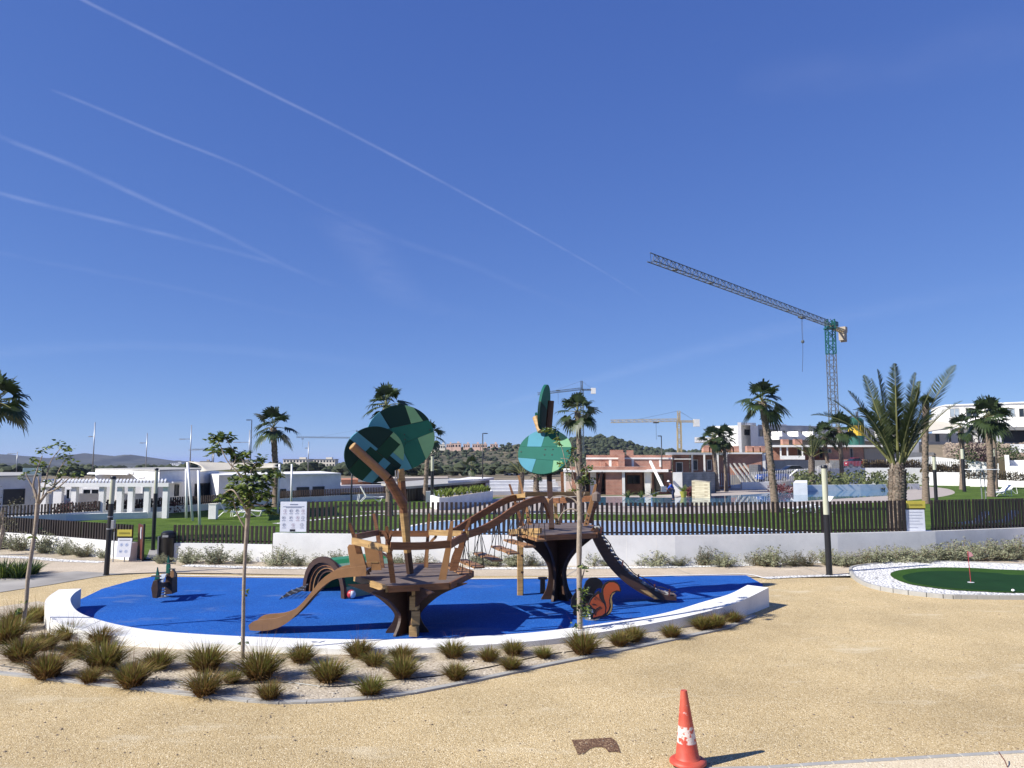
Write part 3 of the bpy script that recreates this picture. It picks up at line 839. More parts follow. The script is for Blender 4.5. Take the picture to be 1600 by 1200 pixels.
blk(mb, [(966, 81.5), (976, 81.5), (976, 84.45), (966, 84.45)], Z(734.3, 79), Z(707, 83))
blk(mb, [(953, 86), (974, 86), (974, 90), (953, 90)], Z(715, 84.5), Z(703, 86)); blk(mb, [(979, 86), (990, 86), (990, 90), (979, 90)], Z(715, 84.5), Z(703.5, 86))
mb.build('upper_wall', M['brick'], h)
mb = MB(); blk(mb, [(915.5, 84.4), (1050.5, 84.4), (1050.5, 95.2), (915.5, 95.2)], Z(717.5, 84.5), Z(715, 84.5)); mb.build('roof_slab', M['white_conc'], h)
for (x0, x1, Yc, y0) in ((971.5, 976, 78.9, 737.5), (1007, 1016, 79.2, 737.5), (922, 931, 80, 737.5), (881, 884, 79.2, 737.5)):
    mb = MB(); blk(mb, [(x0, Yc), (x1, Yc), (x1, Yc+.4), (x0, Yc+.4)], zg, Z(y0, 79)-.003); mb.build('column', M['white_conc'], h)
A, B = face(916, 1050, 84.5)
for x0, x1 in ((951.5, 955.5), (987, 990.5), (1030, 1033)):
    mb = MB(); panel(mb, A, B, x0, x1, 718, 729.5, .03, .06); mb.build('concrete_post', M['white_conc'], h)
for x0, x1 in ((937.5, 945), (964, 969)):
    mb = MB(); panel(mb, A, B, x0, x1, 722, 729, .35, .35); mb.build('brick_stack', M['brick'], h)
A, B = face(978, 1003, 82.5); window(h, A, B, 980, 1000, 742.5, 756, 'brown_metal', 'glass', mull=1)
A, B = face(893, 1006, 84); window(h, A, B, 900, 920, 741, 768, 'brown_metal', 'glass'); window(h, A, B, 934, 944, 741, 768, 'brown_metal', 'glass')
A, B = face(1018, 1050, 81.5); window(h, A, B, 1022, 1037, 741, 767, 'brown_metal', 'glass')
# right annexe with its dark opening
h = house('unfinished_house', 'dark fronted brick annexe under a thin white roof slab, right of the nearest brick house', 'house', 1062, 90, 'unfinished brick houses')
mb = MB(); blk(mb, [(1051, 88), (1077, 88), (1077, 98), (1051, 98)], -0.3, Z(710.5, 88)); mb.build('wall', M['brick'], h)
mb = MB(); blk(mb, [(1048, 87), (1080, 87), (1080, 98), (1048, 98)], Z(718, 88), Z(716.5, 88)); mb.build('lintel_slab', M['white_conc'], h)
mb = MB(); blk(mb, [(1040, 86.6), (1137, 89), (1137, 99), (1040, 97)], Z(710.5, 88), Z(707, 88)); mb.build('roof_slab', M['white_conc'], h)
A, B = face(1051, 1077, 88); window(h, A, B, 1056, 1067, 722, 738, 'white_conc', 'glass', 'doorway')
mb = MB(); blk(mb, [(1078, 95), (1140, 97), (1140, 99), (1078, 98.5)], -0.3, Z(710.5, 88)); mb.build('back_wall', M['brick'], h)
for px in (1080, 1099, 1120, 1133):
    mb = MB(); blk(mb, [(px, 88), (px+3, 88), (px+3, 88.4), (px, 88.4)], -.3, Z(710.5, 88)-.003); mb.build('column', M['white_conc'], h)
for (a, b) in ((1082, 1090), (1104, 1112)):
    window(h, XY(1078, 95), XY(1140, 97), a, b, 718, 735, 'white_conc', 'glass')
# block walls in front
h = house('wall', 'grey concrete block wall with a pale front end beside the man in blue', 'wall', 1085, 80)
mb = MB(); blk(mb, [(1066, 79), (1118, 84), (1118, 84.4), (1066, 79.4)], -0.2, Z(738, 80)); mb.build('wall_body', M['block'], h)
mb = MB(); blk(mb, [(1051, 77), (1065.5, 77), (1065.5, 79.5), (1051, 79.5)], -0.2, Z(738, 80)); mb.build('wall_end', M['white_conc'], h)
M['stone'] = brick_mat('cream_stone', (0.52, 0.47, 0.34), (0.44, 0.39, 0.27), (0.34, 0.29, 0.20), 0.30, 0.16, 0.02)
h = house('stone_wall', 'cream stone clad wall with a sloping top at the far edge of the pool', 'wall', 1093, 71)
a, b, c, d = XY(1080, 72), XY(1108, 70.5), XY(1110, 74), XY(1085, 75)
mb = MB(); mb.add([Vector((p.x, p.y, -.1)) for p in (a, b, c, d)]+[Vector((a.x, a.y, Z(751, 72))), Vector((b.x, b.y, Z(754, 70.5))), Vector((c.x, c.y, Z(754, 70.5))), Vector((d.x, d.y, Z(751, 72)))], [(0, 1, 5, 4), (1, 2, 6, 5), (2, 3, 7, 6), (3, 0, 4, 7), (4, 5, 6, 7)]); mb.build('wall_body', M['stone'], h)
# second row of unfinished houses
h = house('unfinished_house', 'brick house shell on a block base with brick pallets stacked along its roof edge', 'house', 1170, 108, 'unfinished brick houses')
mb = MB(); blk(mb, [(1136, 104), (1190, 104), (1200, 116), (1150, 118)], 1.5, Z(709.5, 104)); mb.build('wall', M['brick'], h)
mb = MB(); blk(mb, [(1120, 103), (1191, 103.6), (1201, 117), (1130, 120)], Z(709.5, 104), Z(707, 104)); mb.build('roof_slab', M['white_conc'], h)
mb = MB(); blk(mb, [(1170, 102), (1184, 102), (1186, 103.5), (1172, 103.5)], -.2, Z(726, 102)); blk(mb, [(1184, 102.2), (1203, 110), (1203, 111), (1184, 104)], -.2, Z(726, 102)); blk(mb, [(1120, 103.9), (1172, 103.9), (1172, 106), (1120, 106)], -.2, 1.5); mb.build('base_wall', M['block'], h)
mb = MB(); blk(mb, [(1191.5, 104), (1196, 104), (1196, 104.5), (1191.5, 104.5)], -.2, Z(709.5, 104)-.003); mb.build('column', M['white_conc'], h)
for i, t in enumerate((1139, 1147, 1155, 1162)):
    A_ = W(t, 724, 103.6); B_ = Vector((A_.x+1.3, A_.y-3.2, -.1))
    MB().bar(A_, B_, 0.25, 0.12).build('scaffold_shadow', M['grey_conc'], h)  # grey bars modelled in place of the scaffolding's slanting shadows
for i, (px, w_) in enumerate(((1098, 9), (1109, 8), (1120, 8), (1136, 8), (1146, 8), (1166, 9), (1177, 9), (1188, 8))):
    y_ = 106 if px > 1119 else 93
    zb_ = Z(707, 104) if px > 1119 else Z(707, 88)
    p = thing('brick_pallet', 'stacked red bricks on a pallet on the roof slab, %s from the left' % ('first', 'second', 'third', 'fourth', 'fifth', 'sixth', 'seventh', 'last')[i], 'pallet', (X(px+w_/2, y_), y_, zb_), 'brick pallets on the roofs')
    MB().box((X(px+w_/2, y_), y_, zb_+.07), (w_/1200*y_*1.02, 1.0, .14)).build('pallet_base', M['light_wood'], p)
    MB().box((X(px+w_/2, y_), y_, zb_+.14+.38), (w_/1200*y_*.95, .9, .76)).build('bricks', M['brick'], p)
h = house('unfinished_house', 'long brick house shell with white columns and shaded porch, behind the parked cars', 'house', 1260, 125, 'unfinished brick houses')
Yh = 122
mb = MB(); blk(mb, [(1208, 127), (1292, 127), (1292, 136), (1208, 136)], 1, Z(698.5, Yh)); blk(mb, [(1292, 122.5), (1350, 122.5), (1350, 136), (1292, 136)], 1, Z(698.5, Yh)); mb.build('wall', M['brick'], h)
mb = MB(); blk(mb, [(1205, 121.5), (1392, 121.5), (1392, 137), (1205, 137)], Z(698.5, Yh), Z(695.5, Yh)); mb.build('roof_slab', M['white_conc'], h)
mb = MB(); blk(mb, [(1219, 121.4), (1258, 121.4), (1258, 124), (1219, 124)], Z(718, Yh), Z(712, Yh)); mb.build('parapet', M['white_conc'], h)
for px in (1219, 1229.5, 1253):
    mb = MB(); blk(mb, [(px, 121.8), (px+2.5, 121.8), (px+2.5, 122.2), (px, 122.2)], Z(712, Yh), Z(698.5, Yh)-.003); mb.build('column', M['white_conc'], h)
A, B = face(1208, 1292, 127); window(h, A, B, 1246, 1252, 700, 712, 'grey_conc', 'shutter', 'doorway'); window(h, A, B, 1280, 1286, 702, 716, 'grey_conc', 'glass', 'doorway')
A, B = face(1292, 1350, 122.5); window(h, A, B, 1293.5, 1299, 701, 708, 'grey_conc', 'glass'); window(h, A, B, 1328, 1333, 700, 716, 'grey_conc', 'shutter', 'doorway')
mb = MB(); blk(mb, [(1170, 112), (1262, 118), (1345, 119), (1345, 121.3), (1170, 121.3)], -.2, Z(719, 120)); mb.build('base_slope', M['grey_conc'], h)
for i, (px, w_) in enumerate(((1222, 10), (1241, 12))):
    p = thing('brick_pallet', 'tall stack of red bricks on the far roof slab, %s one' % ('left', 'right')[i], 'pallet', (X(px+w_/2, 123), 123, Z(695.5, Yh)), 'brick pallets on the roofs')
    MB().box((X(px+w_/2, 123), 123, Z(695.5, Yh)+.07), (w_/1200*123, 1.1, .14)).build('pallet_base', M['light_wood'], p)
    MB().box((X(px+w_/2, 123), 123, Z(695.5, Yh)+.14+.4), (w_/1200*123*.95, 1.0, .8)).build('bricks', M['brick'], p)
# white terraced villa behind
h = house('villa', 'large white villa rising behind the unfinished houses, with grey recessed facade', 'house', 1190, 160, 'modern houses round the park')
Yv = 158
mb = MB()
blk(mb, [(1112, 160), (1155, Yv), (1155, 175), (1112, 175)], 0, Z(665, Yv))
blk(mb, [(1154, 154), (1159.5, 154), (1159.5, 170), (1154, 170)], 0, Z(660, 154)); blk(mb, [(1159.5, 156.5), (1176, 158.5), (1176, 170), (1159.5, 170)], 0, Z(664, 156)); blk(mb, [(1174, 154), (1186, 160), (1186, 170), (1176, 170)], 0, Z(664.5, 157))
blk(mb, [(1154, 154), (1183, 156), (1183, 170), (1154, 170)], Z(664, 155), Z(660, 154))
blk(mb, [(1186, 160), (1200, 160), (1200, 171), (1186, 171)], 0, Z(682, 160))
mb.build('wall', M['white_wall'], h)
mb = MB(); blk(mb, [(1186, 163), (1402, 182), (1402, 196), (1186, 180)], 0, Z(663.5, 163)); mb.build('rear_wing', mat('grey_render', (0.34, 0.34, 0.36), .9, .06, 1), h)
mb = MB(); blk(mb, [(1204, 166), (1231, 169), (1231, 176), (1204, 173)], Z(663.5, 163), Z(661, 163)); blk(mb, [(1248, 171), (1274, 174), (1274, 182), (1248, 178)], Z(663.5, 163), Z(662, 163)); mb.build('roof_parapet', M['white_wall'], h)
A, B = face(1159.5, 1176, 156.5, 158.5); window(h, A, B, 1163, 1171, 671, 680, 'shutter', 'glass')
A, B = XY(1186, 163), XY(1402, 182)
for x0, x1, y0, y1 in ((1187, 1192, 671, 682), (1203, 1213, 671, 674), (1223, 1227, 673, 682), (1241, 1248, 673, 681), (1252, 1258, 674, 682), (1365, 1372, 676, 684), (1384, 1390, 676, 684)):
    window(h, A, B, x0, x1, y0, y1, 'shutter', 'glass')
for x0 in (1205, 1230, 1253, 1366, 1382):
    q = rect(A, B, x0, x0+14, 674, 684); n_ = facing(A, B)
    mb = MB(); mb.extrude([q[0]+n_*.1, q[1]+n_*.1, q[3]+n_*.1+Vector((0, 0, -.1))], n_*3.0); mb.build('balcony_fin', M['white_wall'], h)
mb = MB(); panel(mb, A, B, 1200, 1400, 684, 689, 3.2, 3.2); mb.build('balcony', M['white_wall'], h)
mb = MB(); blk(mb, [(1086, 150), (1111, 150), (1111, 156), (1086, 156)], Z(691, 150), Z(683, 150)); blk(mb, [(1100, 152), (1115, 152), (1115, 160), (1100, 160)], 0, Z(691, 150)); mb.build('side_terrace', M['white_wall'], h)

# silo
h = house('silo', 'round mortar silo banded green and yellow on a steel frame', 'silo', 1339.5, 128)
Ys = 128; rr = 24/2/1200*Ys*1.0; cx_ = X(1339.5, Ys)
mb = MB(); z0, z1, z2, z3 = Z(697, Ys), Z(681, Ys), Z(665, Ys), Z(657, Ys)
mb.lathe((cx_, Ys, 0), [(rr*.5, z0-.5), (rr, z0), (rr, z1), (rr, z2), (rr, z3), (rr*.75, z3+.35), (rr*.2, z3+.55)], 24)
for i in range(len(mb.f)):
    mb.m[i] = 0
bands = [0, 0, 1, 0, 0, 0]
for i in range(6):
    for k in range(24): mb.m[i*24+k] = bands[i]
mb.build('tank', [mat('silo_green', (0.012, 0.10, 0.075), .5, .15, 2), mat('silo_yellow', (0.62, 0.40, 0.03), .5, .15, 2)], h, smooth=30)
for a in range(4):
    q = math.pi/4+a*math.pi/2
    MB().tube([(cx_+math.cos(q)*rr*.9, Ys+math.sin(q)*rr*.9, 1), (cx_+math.cos(q)*rr*.9, Ys+math.sin(q)*rr*.9, z0)], .09, 6).build('leg', M['steel'], h)

# right hand villas
h = house('villa', 'large white villa on the slope at the right edge with wide glazed terrace', 'house', 1530, 150, 'modern houses round the park')
Yr = 146
mb = MB(); blk(mb, [(1459, 158), (1481, 148), (1720, 134), (1720, 170), (1500, 172)], 3, Z(633, Yr)); mb.build('wall', M['white_wall'], h)
mb = MB(); blk(mb, [(1458.5, 158), (1480.8, 147.6), (1721, 133.6), (1721, 171), (1500, 173)], Z(633, Yr), Z(631.5, Yr)); mb.build('roof', M['white_conc'], h)
A, B = XY(1481, 148), XY(1720, 134)
for x0, x1 in ((1484, 1500), (1509, 1530), (1570, 1587), (1592, 1610)):
    window(h, A, B, x0, x1, 637.5, 652, 'grey_conc', 'pale_glass' if x0 in (1484, 1570) else 'glass', fr=.12, mull=1)
mb = MB(); panel(mb, A, B, 1482, 1715, 656, 668, 3, 3); mb.build('terrace_wall', M['white_wall'], h)
mb = MB(); blk(mb, [(1530, 131), (1720, 131), (1720, 138), (1530, 138)], Z(673.5, 135), Z(669.5, 135)); mb.build('terrace_slab', M['grey_conc'], h)
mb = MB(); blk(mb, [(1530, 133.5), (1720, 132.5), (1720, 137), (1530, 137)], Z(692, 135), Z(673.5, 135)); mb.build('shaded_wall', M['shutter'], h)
for px, w_ in ((1533, 4), (1558, 9), (1606, 6)):
    mb = MB(); blk(mb, [(px, 131.2), (px+w_, 131.2), (px+w_, 131.8), (px, 131.8)], Z(692, 135), Z(673.5, 135)-.003); mb.build('column', M['white_wall'], h)
h = house('villa', 'low white house under wide sloping cream canopies left of the large right hand villa', 'house', 1460, 140, 'modern houses round the park')
mb = MB(); blk(mb, [(1440, 140), (1530, 138), (1530, 148), (1440, 150)], 3, Z(677, 139)); mb.build('wall', M['white_wall'], h)
A, B = XY(1440, 140), XY(1530, 138)
for x0, x1 in ((1462, 1468), (1480, 1486), (1497, 1520)):
    window(h, A, B, x0, x1, 678.5, 690, 'shutter', 'glass')
for k, (q0, q1, q2, q3) in enumerate((((1410, 679), (1440, 677), (1487, 669), (1455, 661)), ((1425, 676), (1486, 671), (1500, 664), (1452, 657)))):
    Y_ = 134+k*5
    mb = MB(); mb.extrude([W(*q0, Y_), W(*q1, Y_-3), W(*q2, Y_-1), W(*q3, Y_+8)], (0, 0, .15)); mb.build('canopy', M['sail'], h)
for px in (1434, 1451, 1482):
    mb = MB(); blk(mb, [(px, 133), (px+2.4, 133), (px+2.4, 133.4), (px, 133.4)], Z(692, 133), Z(677, 133)); mb.build('column', M['grey_conc'], h)
# terraces: retaining walls and the rubble slope
h = house('wall', 'grey fence wall on top of the rubble slope at right', 'wall', 1480, 128)
mb = MB(); blk(mb, [(1404, 126), (1437, 127), (1437, 127.4), (1404, 126.4)], 0, Z(690, 127)); mb.build('pale_panel', M['white_wall'], h)
mb = MB(); blk(mb, [(1437, 127), (1515, 130), (1600, 133), (1700, 134), (1700, 134.4), (1600, 133.4), (1515, 130.4), (1437, 127.4)], 0, Z(690.5, 129)); mb.build('wall_body', M['block'], h)
mb = MB(); blk(mb, [(1404, 118), (1460, 119), (1460, 126), (1404, 126)], 0, Z(707, 119)); mb.build('lower_wall', M['grey_conc'], h)
rg2 = random.Random(5)
mb = MB()
for i in range(2400):
    px = rg2.uniform(1452, 1640); k = rg2.random()
    Y_ = 118+9*k
    base = 714-(714-694)*k+ (4 if px < 1475 else 0)
    c = W(px, base+rg2.uniform(-1, 2), Y_)
    ico(mb, c, rg2.uniform(.12, .42), rg2, .8)
M['rubble'] = mat('rubble_stone', (0.36, 0.29, 0.22), .95, .4, 0.7, c2=(0.16, 0.12, 0.09))
mb.build('rubble_slope', M['rubble'], kind='stuff')
mb = MB(); q = [XY(1452, 117), XY(1700, 117), XY(1700, 129), XY(1440, 127)]
mb.add([Vector((q[0].x, q[0].y, 0)), Vector((q[1].x, q[1].y, 0)), Vector((q[1].x, q[1].y, Z(716, 117))), Vector((q[0].x, q[0].y, Z(716, 117))), Vector((q[2].x, q[2].y, Z(692, 128))), Vector((q[3].x, q[3].y, Z(695, 127)))], [(0, 1, 2, 3), (3, 2, 4, 5)])
mb.build('terrain', M['earth'], kind='structure')
h = house('wall', 'long bright white retaining wall below the rubble slope', 'wall', 1470, 115)
mb = MB(); A0 = [(1387, 114), (1455, 114), (1540, 112), (1560, 112)]
tops = [717, 713, 722, 724]
fr_ = [XY(*a) for a in A0]
vsx = [Vector((p.x, p.y, 0)) for p in fr_]+[Vector((p.x, p.y, Z(t, 113))) for p, t in zip(fr_, tops)]
vsx += [v+Vector((0, .4, 0)) for v in vsx]
fs_ = []
for i in range(3): fs_ += [[i, i+1, 5+i, 4+i], [4+i, 5+i, 13+i, 12+i], [8+i, 12+i, 13+i, 9+i]]
mb.add(vsx, fs_+[[0, 4, 12, 8], [3, 11, 15, 7]]); mb.build('wall_body', M['white_wall'], h)
h = house('villa', 'pale blue shaded balcony end of a house at the right edge below the rubble slope', 'house', 1590, 112, 'modern houses round the park')
mb = MB(); blk(mb, [(1570, 110), (1700, 104), (1700, 116), (1580, 116)], 0, Z(728, 110)); blk(mb, [(1570, 110), (1577, 109.6), (1577, 116), (1572, 116)], Z(728, 110), Z(711, 110)); blk(mb, [(1577, 111), (1700, 106), (1700, 116), (1578, 116)], Z(728, 110), Z(719, 110)); mb.build('wall', M['white_wall'], h)
mb = MB(); blk(mb, [(1580, 113), (1700, 112), (1700, 115.5), (1580, 115.5)], Z(707, 113), Z(694, 113)); mb.build('upper_wall', M['white_wall'], h)

for px, py, r_, m_, lab in ((1512, 718, 1.5, 'mid_tree', 'dark green bush on the rubble slope'), (1524, 708, 1.4, None, 'dark purple leaved bush at the top of the rubble slope'), (1535, 720, 1.2, None, 'brownish bush low on the rubble slope'), (1572, 708, 1.6, 'mid_tree', 'bushy green shrub on the slope near the right edge'), (1583, 716, 1.2, 'mid_tree', 'low green shrub on the slope beside the pale blue house')):
    mb = MB(); c = W(px, py-4, 112.5)
    for k in range(16): leaf_blob(mb, c+Vector((rg2.gauss(0, .5), rg2.gauss(0, .5), rg2.gauss(0, .4)))*r_, .6*r_, 22, .35, .9, rg2)
    solo(mb, 'slope_bush', M[m_] if m_ else mat('purple_foliage', (.07, .035, .04), .8, .4, 1), lab, 'bush', 'bushes on the rubble slope')
# wall lines and picket fences round the park
def picket_row(parent, pts, zb, zt, sp, w=0.05, d=0.1, m='brown_metal', name='pickets', rail=True):
    mb = MB()
    L = [0]
    for a, b in zip(pts, pts[1:]): L.append(L[-1]+(b-a).length)
    k = 0.0
    while k < L[-1]:
        j = 0
        while L[j+1] < k: j += 1
        t = (k-L[j])/(L[j+1]-L[j]); p = pts[j].lerp(pts[j+1], t); dr = (pts[j+1]-pts[j])
        z0_ = zb[j]*(1-t)+zb[j+1]*t; z1_ = zt[j]*(1-t)+zt[j+1]*t
        mb.box((p.x, p.y, (z0_+z1_)/2), (w, d, z1_-z0_), rz=math.atan2(dr.y, dr.x))
        k += sp
    mb.build(name, M[m], parent)
    if rail:
        mb = MB()
        for j in range(len(pts)-1):
            a, b = pts[j].copy(), pts[j+1].copy(); a.z = zb[j]+.12; b.z = zb[j+1]+.12
            o_ = Vector((0, 0.02+d/2, 0))
            mb.bar(a+o_, b+o_, 0.03, 0.05)
        mb.build('rail', M[m], parent)
def low_wall(parent, pts, zt, w=0.25, m='white_wall', z0=-0.05, name='wall_body'):
    mb = MB()
    n = len(pts); Lf = []; Rt = []
    for i, p in enumerate(pts):
        t = (pts[min(i+1, n-1)]-pts[max(i-1, 0)]).normalized(); nn = Vector((-t.y, t.x, 0))*w/2
        Lf.append(p+nn); Rt.append(p-nn)
    if not hasattr(zt, '__len__'): zt = [zt]*n
    f = lambda L, z: [Vector((p.x, p.y, z[i] if hasattr(z, '__len__') else z)) for i, p in enumerate(L)]
    vs_ = f(Rt, z0)+f(Rt, zt)+f(Lf, zt)+f(Lf, z0)
    fs_ = []
    for i in range(n-1):
        for k in range(3): fs_.append([k*n+i, k*n+i+1, (k+1)*n+i+1, (k+1)*n+i])
    fs_ += [[0, n, 2*n, 3*n], [n-1, 4*n-1, 3*n-1, 2*n-1]]
    mb.add(vs_, fs_)
    return mb.build(name, M[m], parent)
bl = [P(-80, 828), P(0, 821), P(56, 817), P(120, 812), P(291, 799), P(380, 792), P(470, 785), P(540, 781), P(600, 778), P(640, 776)]
w_ = thing('wall', 'low pale wall carrying the back picket fence along the far left side of the lawn', 'wall', bl[4])
low_wall(w_, bl, 0.42)
f_ = thing('picket_fence', 'dark brown picket fence on the low wall at the far side of the lawn', 'fence', bl[4]+Vector((0, 0, .42)))
picket_row(f_, bl, [0.42]*10, [1.0]*10, 0.19)
# right back walls with hedge filled fences
for i, (pp, wt, ft, lab, lab2) in enumerate((
    ([(1350, 111), (1443, 111)], [Z(731, 111)]*2, [Z(718, 111)]*2, 'white wall below the hedged fence behind the date palm', 'dark picket fence backed by dry hedge behind the date palm'),
    ([(1443.5, 108.5), (1513, 106)], [Z(738, 107)]*2, [Z(721, 107)]*2, 'white wall stepping down behind the tall slim palms', 'dark picket fence with brown hedge above the middle step of the white wall'),
    ([(1513.5, 104), (1700, 96)], [Z(748, 104), Z(757, 96)], [Z(733, 104), Z(741, 96)], 'white wall at the right edge behind the sun loungers', 'dark picket fence along the top of the rightmost white wall'))):
    pts = [XY(*q) for q in pp]
    w_ = thing('wall', lab, 'wall', pts[0]); low_wall(w_, pts, wt, 0.3)
    f_ = thing('picket_fence', lab2, 'fence', Vector((pts[0].x, pts[0].y, wt[0])))
    picket_row(f_, pts, wt, ft, 0.26, 0.06)
    mb = MB()
    for k in range(260):
        t = rg2.random(); p = pts[0].lerp(pts[1], t); z0_ = wt[0]*(1-t)+wt[1]*t
        leaf_blob(mb, (p.x, p.y+.6, z0_+rg2.uniform(.1, .9)), .35, 7, .28, 1, rg2)
    hd = mb.build('hedge', mat('dry_hedge', (0.16, 0.11, 0.05), .9, .4, .8, c2=(.06, .07, .025)))
    tag(hd, ('brown and green hedge growing behind the fence by the date palm', 'brown hedge behind the middle fence step at right', 'brown hedge behind the rightmost fence')[i], 'hedge', 'hedges behind the right fences')
w_ = thing('wall', 'pale grey wall under the white railing beside the parked cars', 'wall', XY(1270, 103))
low_wall(w_, [XY(1140, 97), XY(1225, 101), XY(1245, 103), XY(1350, 108)], [0.35, Z(750, 100), Z(733, 104), Z(731, 108)], .3)
f_ = thing('railing', 'white upright railing in front of the parked cars', 'railing', XY(1200, 96))
picket_row(f_, [XY(1085, 95), XY(1185, 97), XY(1262, 101), XY(1300, 104), XY(1345, 107)], [.1, .35, Z(748, 101), Z(734, 104), Z(732, 107)], [Z(742, 95), Z(737, 97), Z(732, 101), Z(722, 104), Z(720, 107)], .3, .04, .04, 'white_paint')
w_ = thing('wall', 'short low white wall at the pool corner left of the curved palm', 'wall', XY(1175, 97))
low_wall(w_, [XY(1157, 93), XY(1200, 94)], Z(753, 94), .3)
# poolside planter
w_ = thing('planter', 'white poolside planter wall with plants behind the pool water', 'planter', XY(1330, 92))
low_wall(w_, [XY(1258, 88), XY(1340, 90), XY(1432, 93)], Z(757, 90), .5)
mb = MB(); blk(mb, [(1238, 78), (1260, 78), (1260, 88), (1242, 88)], -.05, Z(754, 79)); mb.build('end_block', M['white_wall'], w_)
mb = MB()
for k in range(230):
    px = rg2.uniform(1240, 1430); Y_ = rg2.uniform(89, 100)
    leaf_blob(mb, (X(px, Y_), Y_, rg2.uniform(.4, 1.9-(Y_ < 92)*.5)), .5, 9, .4, .8, rg2)
mb.build('planting', mat('planter_foliage', (0.13, 0.15, 0.05), .8, .4, .8, c2=(.045, .06, .02)), w_, kind='stuff')
for px, lab in ((1202, 'dark red shrub bed right of the curved palm'), (1112, 'dark red plant heap beside the cream stone wall')):
    mb = MB()
    for k in range(60):
        Y_ = (82 if px > 1150 else 73)+rg2.uniform(0, 3)
        leaf_blob(mb, (X(px+(rg2.uniform(0, 34) if px > 1150 else rg2.uniform(-38, -30)), Y_), Y_, rg2.uniform(.1, .7)), .35, 8, .25, .8, rg2)
    sh = solo(mb, 'red_shrub', mat('red_foliage', (0.12, 0.025, 0.03), .8, .4, 1), lab, 'shrub', 'dark red shrubs')
# reddish hedge behind the back fence on the left
mb = MB()
for k in range(200):
    t = rg2.random(); p = P(60+200*t, 813-11*t)
    leaf_blob(mb, (p.x+.3, p.y+1.2, rg2.uniform(.1, .75)), .35, 8, .2, .8, rg2)
solo(mb, 'hedge', mat('red_hedge_leaf', (0.10, 0.03, 0.028), .8, .4, 1), 'low reddish hedge between the back fence and the pergola', 'hedge')
# houses in the town
rg3 = random.Random(11)
pk = mat('pink_render', (0.70, 0.48, 0.38), .9, .1, .2); cr_ = mat('cream_render', (0.72, 0.66, 0.55), .9, .1, .2); gr_ = mat('sand_render', (0.40, 0.35, 0.28), .9, .1, .2)
def town_house(px, py, wpx, hpx, Y, m, label, rows=1, cols=3, group='far houses of the town'):
    b = W(px, py, Y); w_ = wpx/1200*Y; h_ = hpx/1200*Y
    t = thing('town_house', label, 'house', (b.x, Y, b.z), group)
    MB().box((b.x, Y+w_*.3, b.z+h_/2-1), (w_, w_*.6, h_+2), rz=0.0).build('wall', m, t)
    MB().box((b.x, Y+w_*.3, b.z+h_+.12), (w_*1.04, w_*.64, .24)).build('roof', M['grey_conc'], t)
    mb = MB()
    for r_ in range(rows):
        for c_ in range(cols):
            mb.box((b.x-w_/2+w_*(c_+.5)/cols, Y-.02, b.z+h_*(r_+.5)/rows), (w_/cols*.5, .1, h_/rows*.45))
    mb.build('window_row', M['glass'], t)
    MB().box((b.x+w_*.2, Y+w_*.3, b.z+h_+.7), (w_*.25, w_*.2, 1.0)).build('chimney', m, t)
for i, (px, wd, hh, m) in enumerate(((678, 12, 5, cr_), (690, 11, 7, cr_), (702, 9, 6, pk), (713, 14, 7, pk), (729, 10, 6, pk), (744, 12, 6, pk), (756, 10, 6, pk), (772, 12, 5, pk))):
    town_house(px, prof_py(px)+1, wd, hh, 462, m, '%s house on the hill crest, %s from the left in the row' % ('cream' if m is cr_ else 'pink', ('first', 'second', 'third', 'fourth', 'fifth', 'sixth', 'seventh', 'last')[i]))
for px, py, wd, hh, Y, m, lab, r_, c_ in (
    (462, 735, 40, 17, 430, cr_, 'long cream apartment block on the skyline right of the left palm', 3, 8),
    (504, 735, 38, 17, 440, cr_, 'long cream apartment block left of the big green discs', 3, 8),
    (536, 734, 14, 9, 420, gr_, 'small sand coloured house beside the cream apartment blocks', 1, 3),
    (375, 727, 30, 6, 420, gr_, 'low grey flat roofed building behind the shade sail', 1, 5),
    (590, 744, 40, 6, 300, M['white_wall'], 'low white house below the hill behind the green discs', 1, 4),
    (320, 727, 16, 6, 500, gr_, 'small dark house on the skyline left of the shade sail', 1, 3),
    (222, 732, 12, 4, 900, M['white_wall'], 'tiny white house under the left ridge', 1, 2),
    (275, 727, 18, 4, 1400, M['white_wall'], 'tiny white houses on the far coast', 1, 6),
    (575, 733, 16, 7, 420, gr_, 'sand coloured house half hidden by the lower green disc', 1, 3),
    (1155, 712, 12, 6, 400, gr_, 'small sand house on the hill behind the villa', 1, 2),
    (800, 744, 24, 5, 200, M['white_wall'], 'low white shed among the trees behind the pool', 1, 3)):
    town_house(px, py, wd, hh, Y, m, lab, r_, c_)
# ================= front wall and fence =================
def line_pts(L): return [XY(*q) for q in L]
hi_line = line_pts([(433, 26.4), (650, 25.95), (905, 25.5), (1050, 25.6), (1300, 26.4), (1412, 27.0), (1450, 27.2), (1600, 28.6), (1760, 30.5)])
wl = thing('wall', 'long tall white wall that carries the front fence behind the playground', 'wall', hi_line[2])
low_wall(wl, hi_line, 0.97, 0.30, 'render_wall', name='wall_body')
mb = MB()
for px in (604, 812, 975, 1021, 1094, 1355, 1396, 1415, 1520):
    Y_ = 25.7 if px < 1100 else 26.8
    j = max(i for i in range(len(hi_line)) if hi_line[i].x <= X(px, Y_))
    t = (X(px, Y_)-hi_line[j].x)/(hi_line[j+1].x-hi_line[j].x); p = hi_line[j].lerp(hi_line[j+1], t)
    MB().box((p.x, p.y-.149, .46), (.02, .006, .96)).build('wall_joint', M['white_conc'], wl)
lo_line = line_pts([(276, 27.0), (350, 26.8), (432, 26.45)])
wl = thing('wall', 'low white wall between the litter bin and the icon board', 'wall', lo_line[0])
low_wall(wl, lo_line, 0.58, 0.30, 'render_wall')
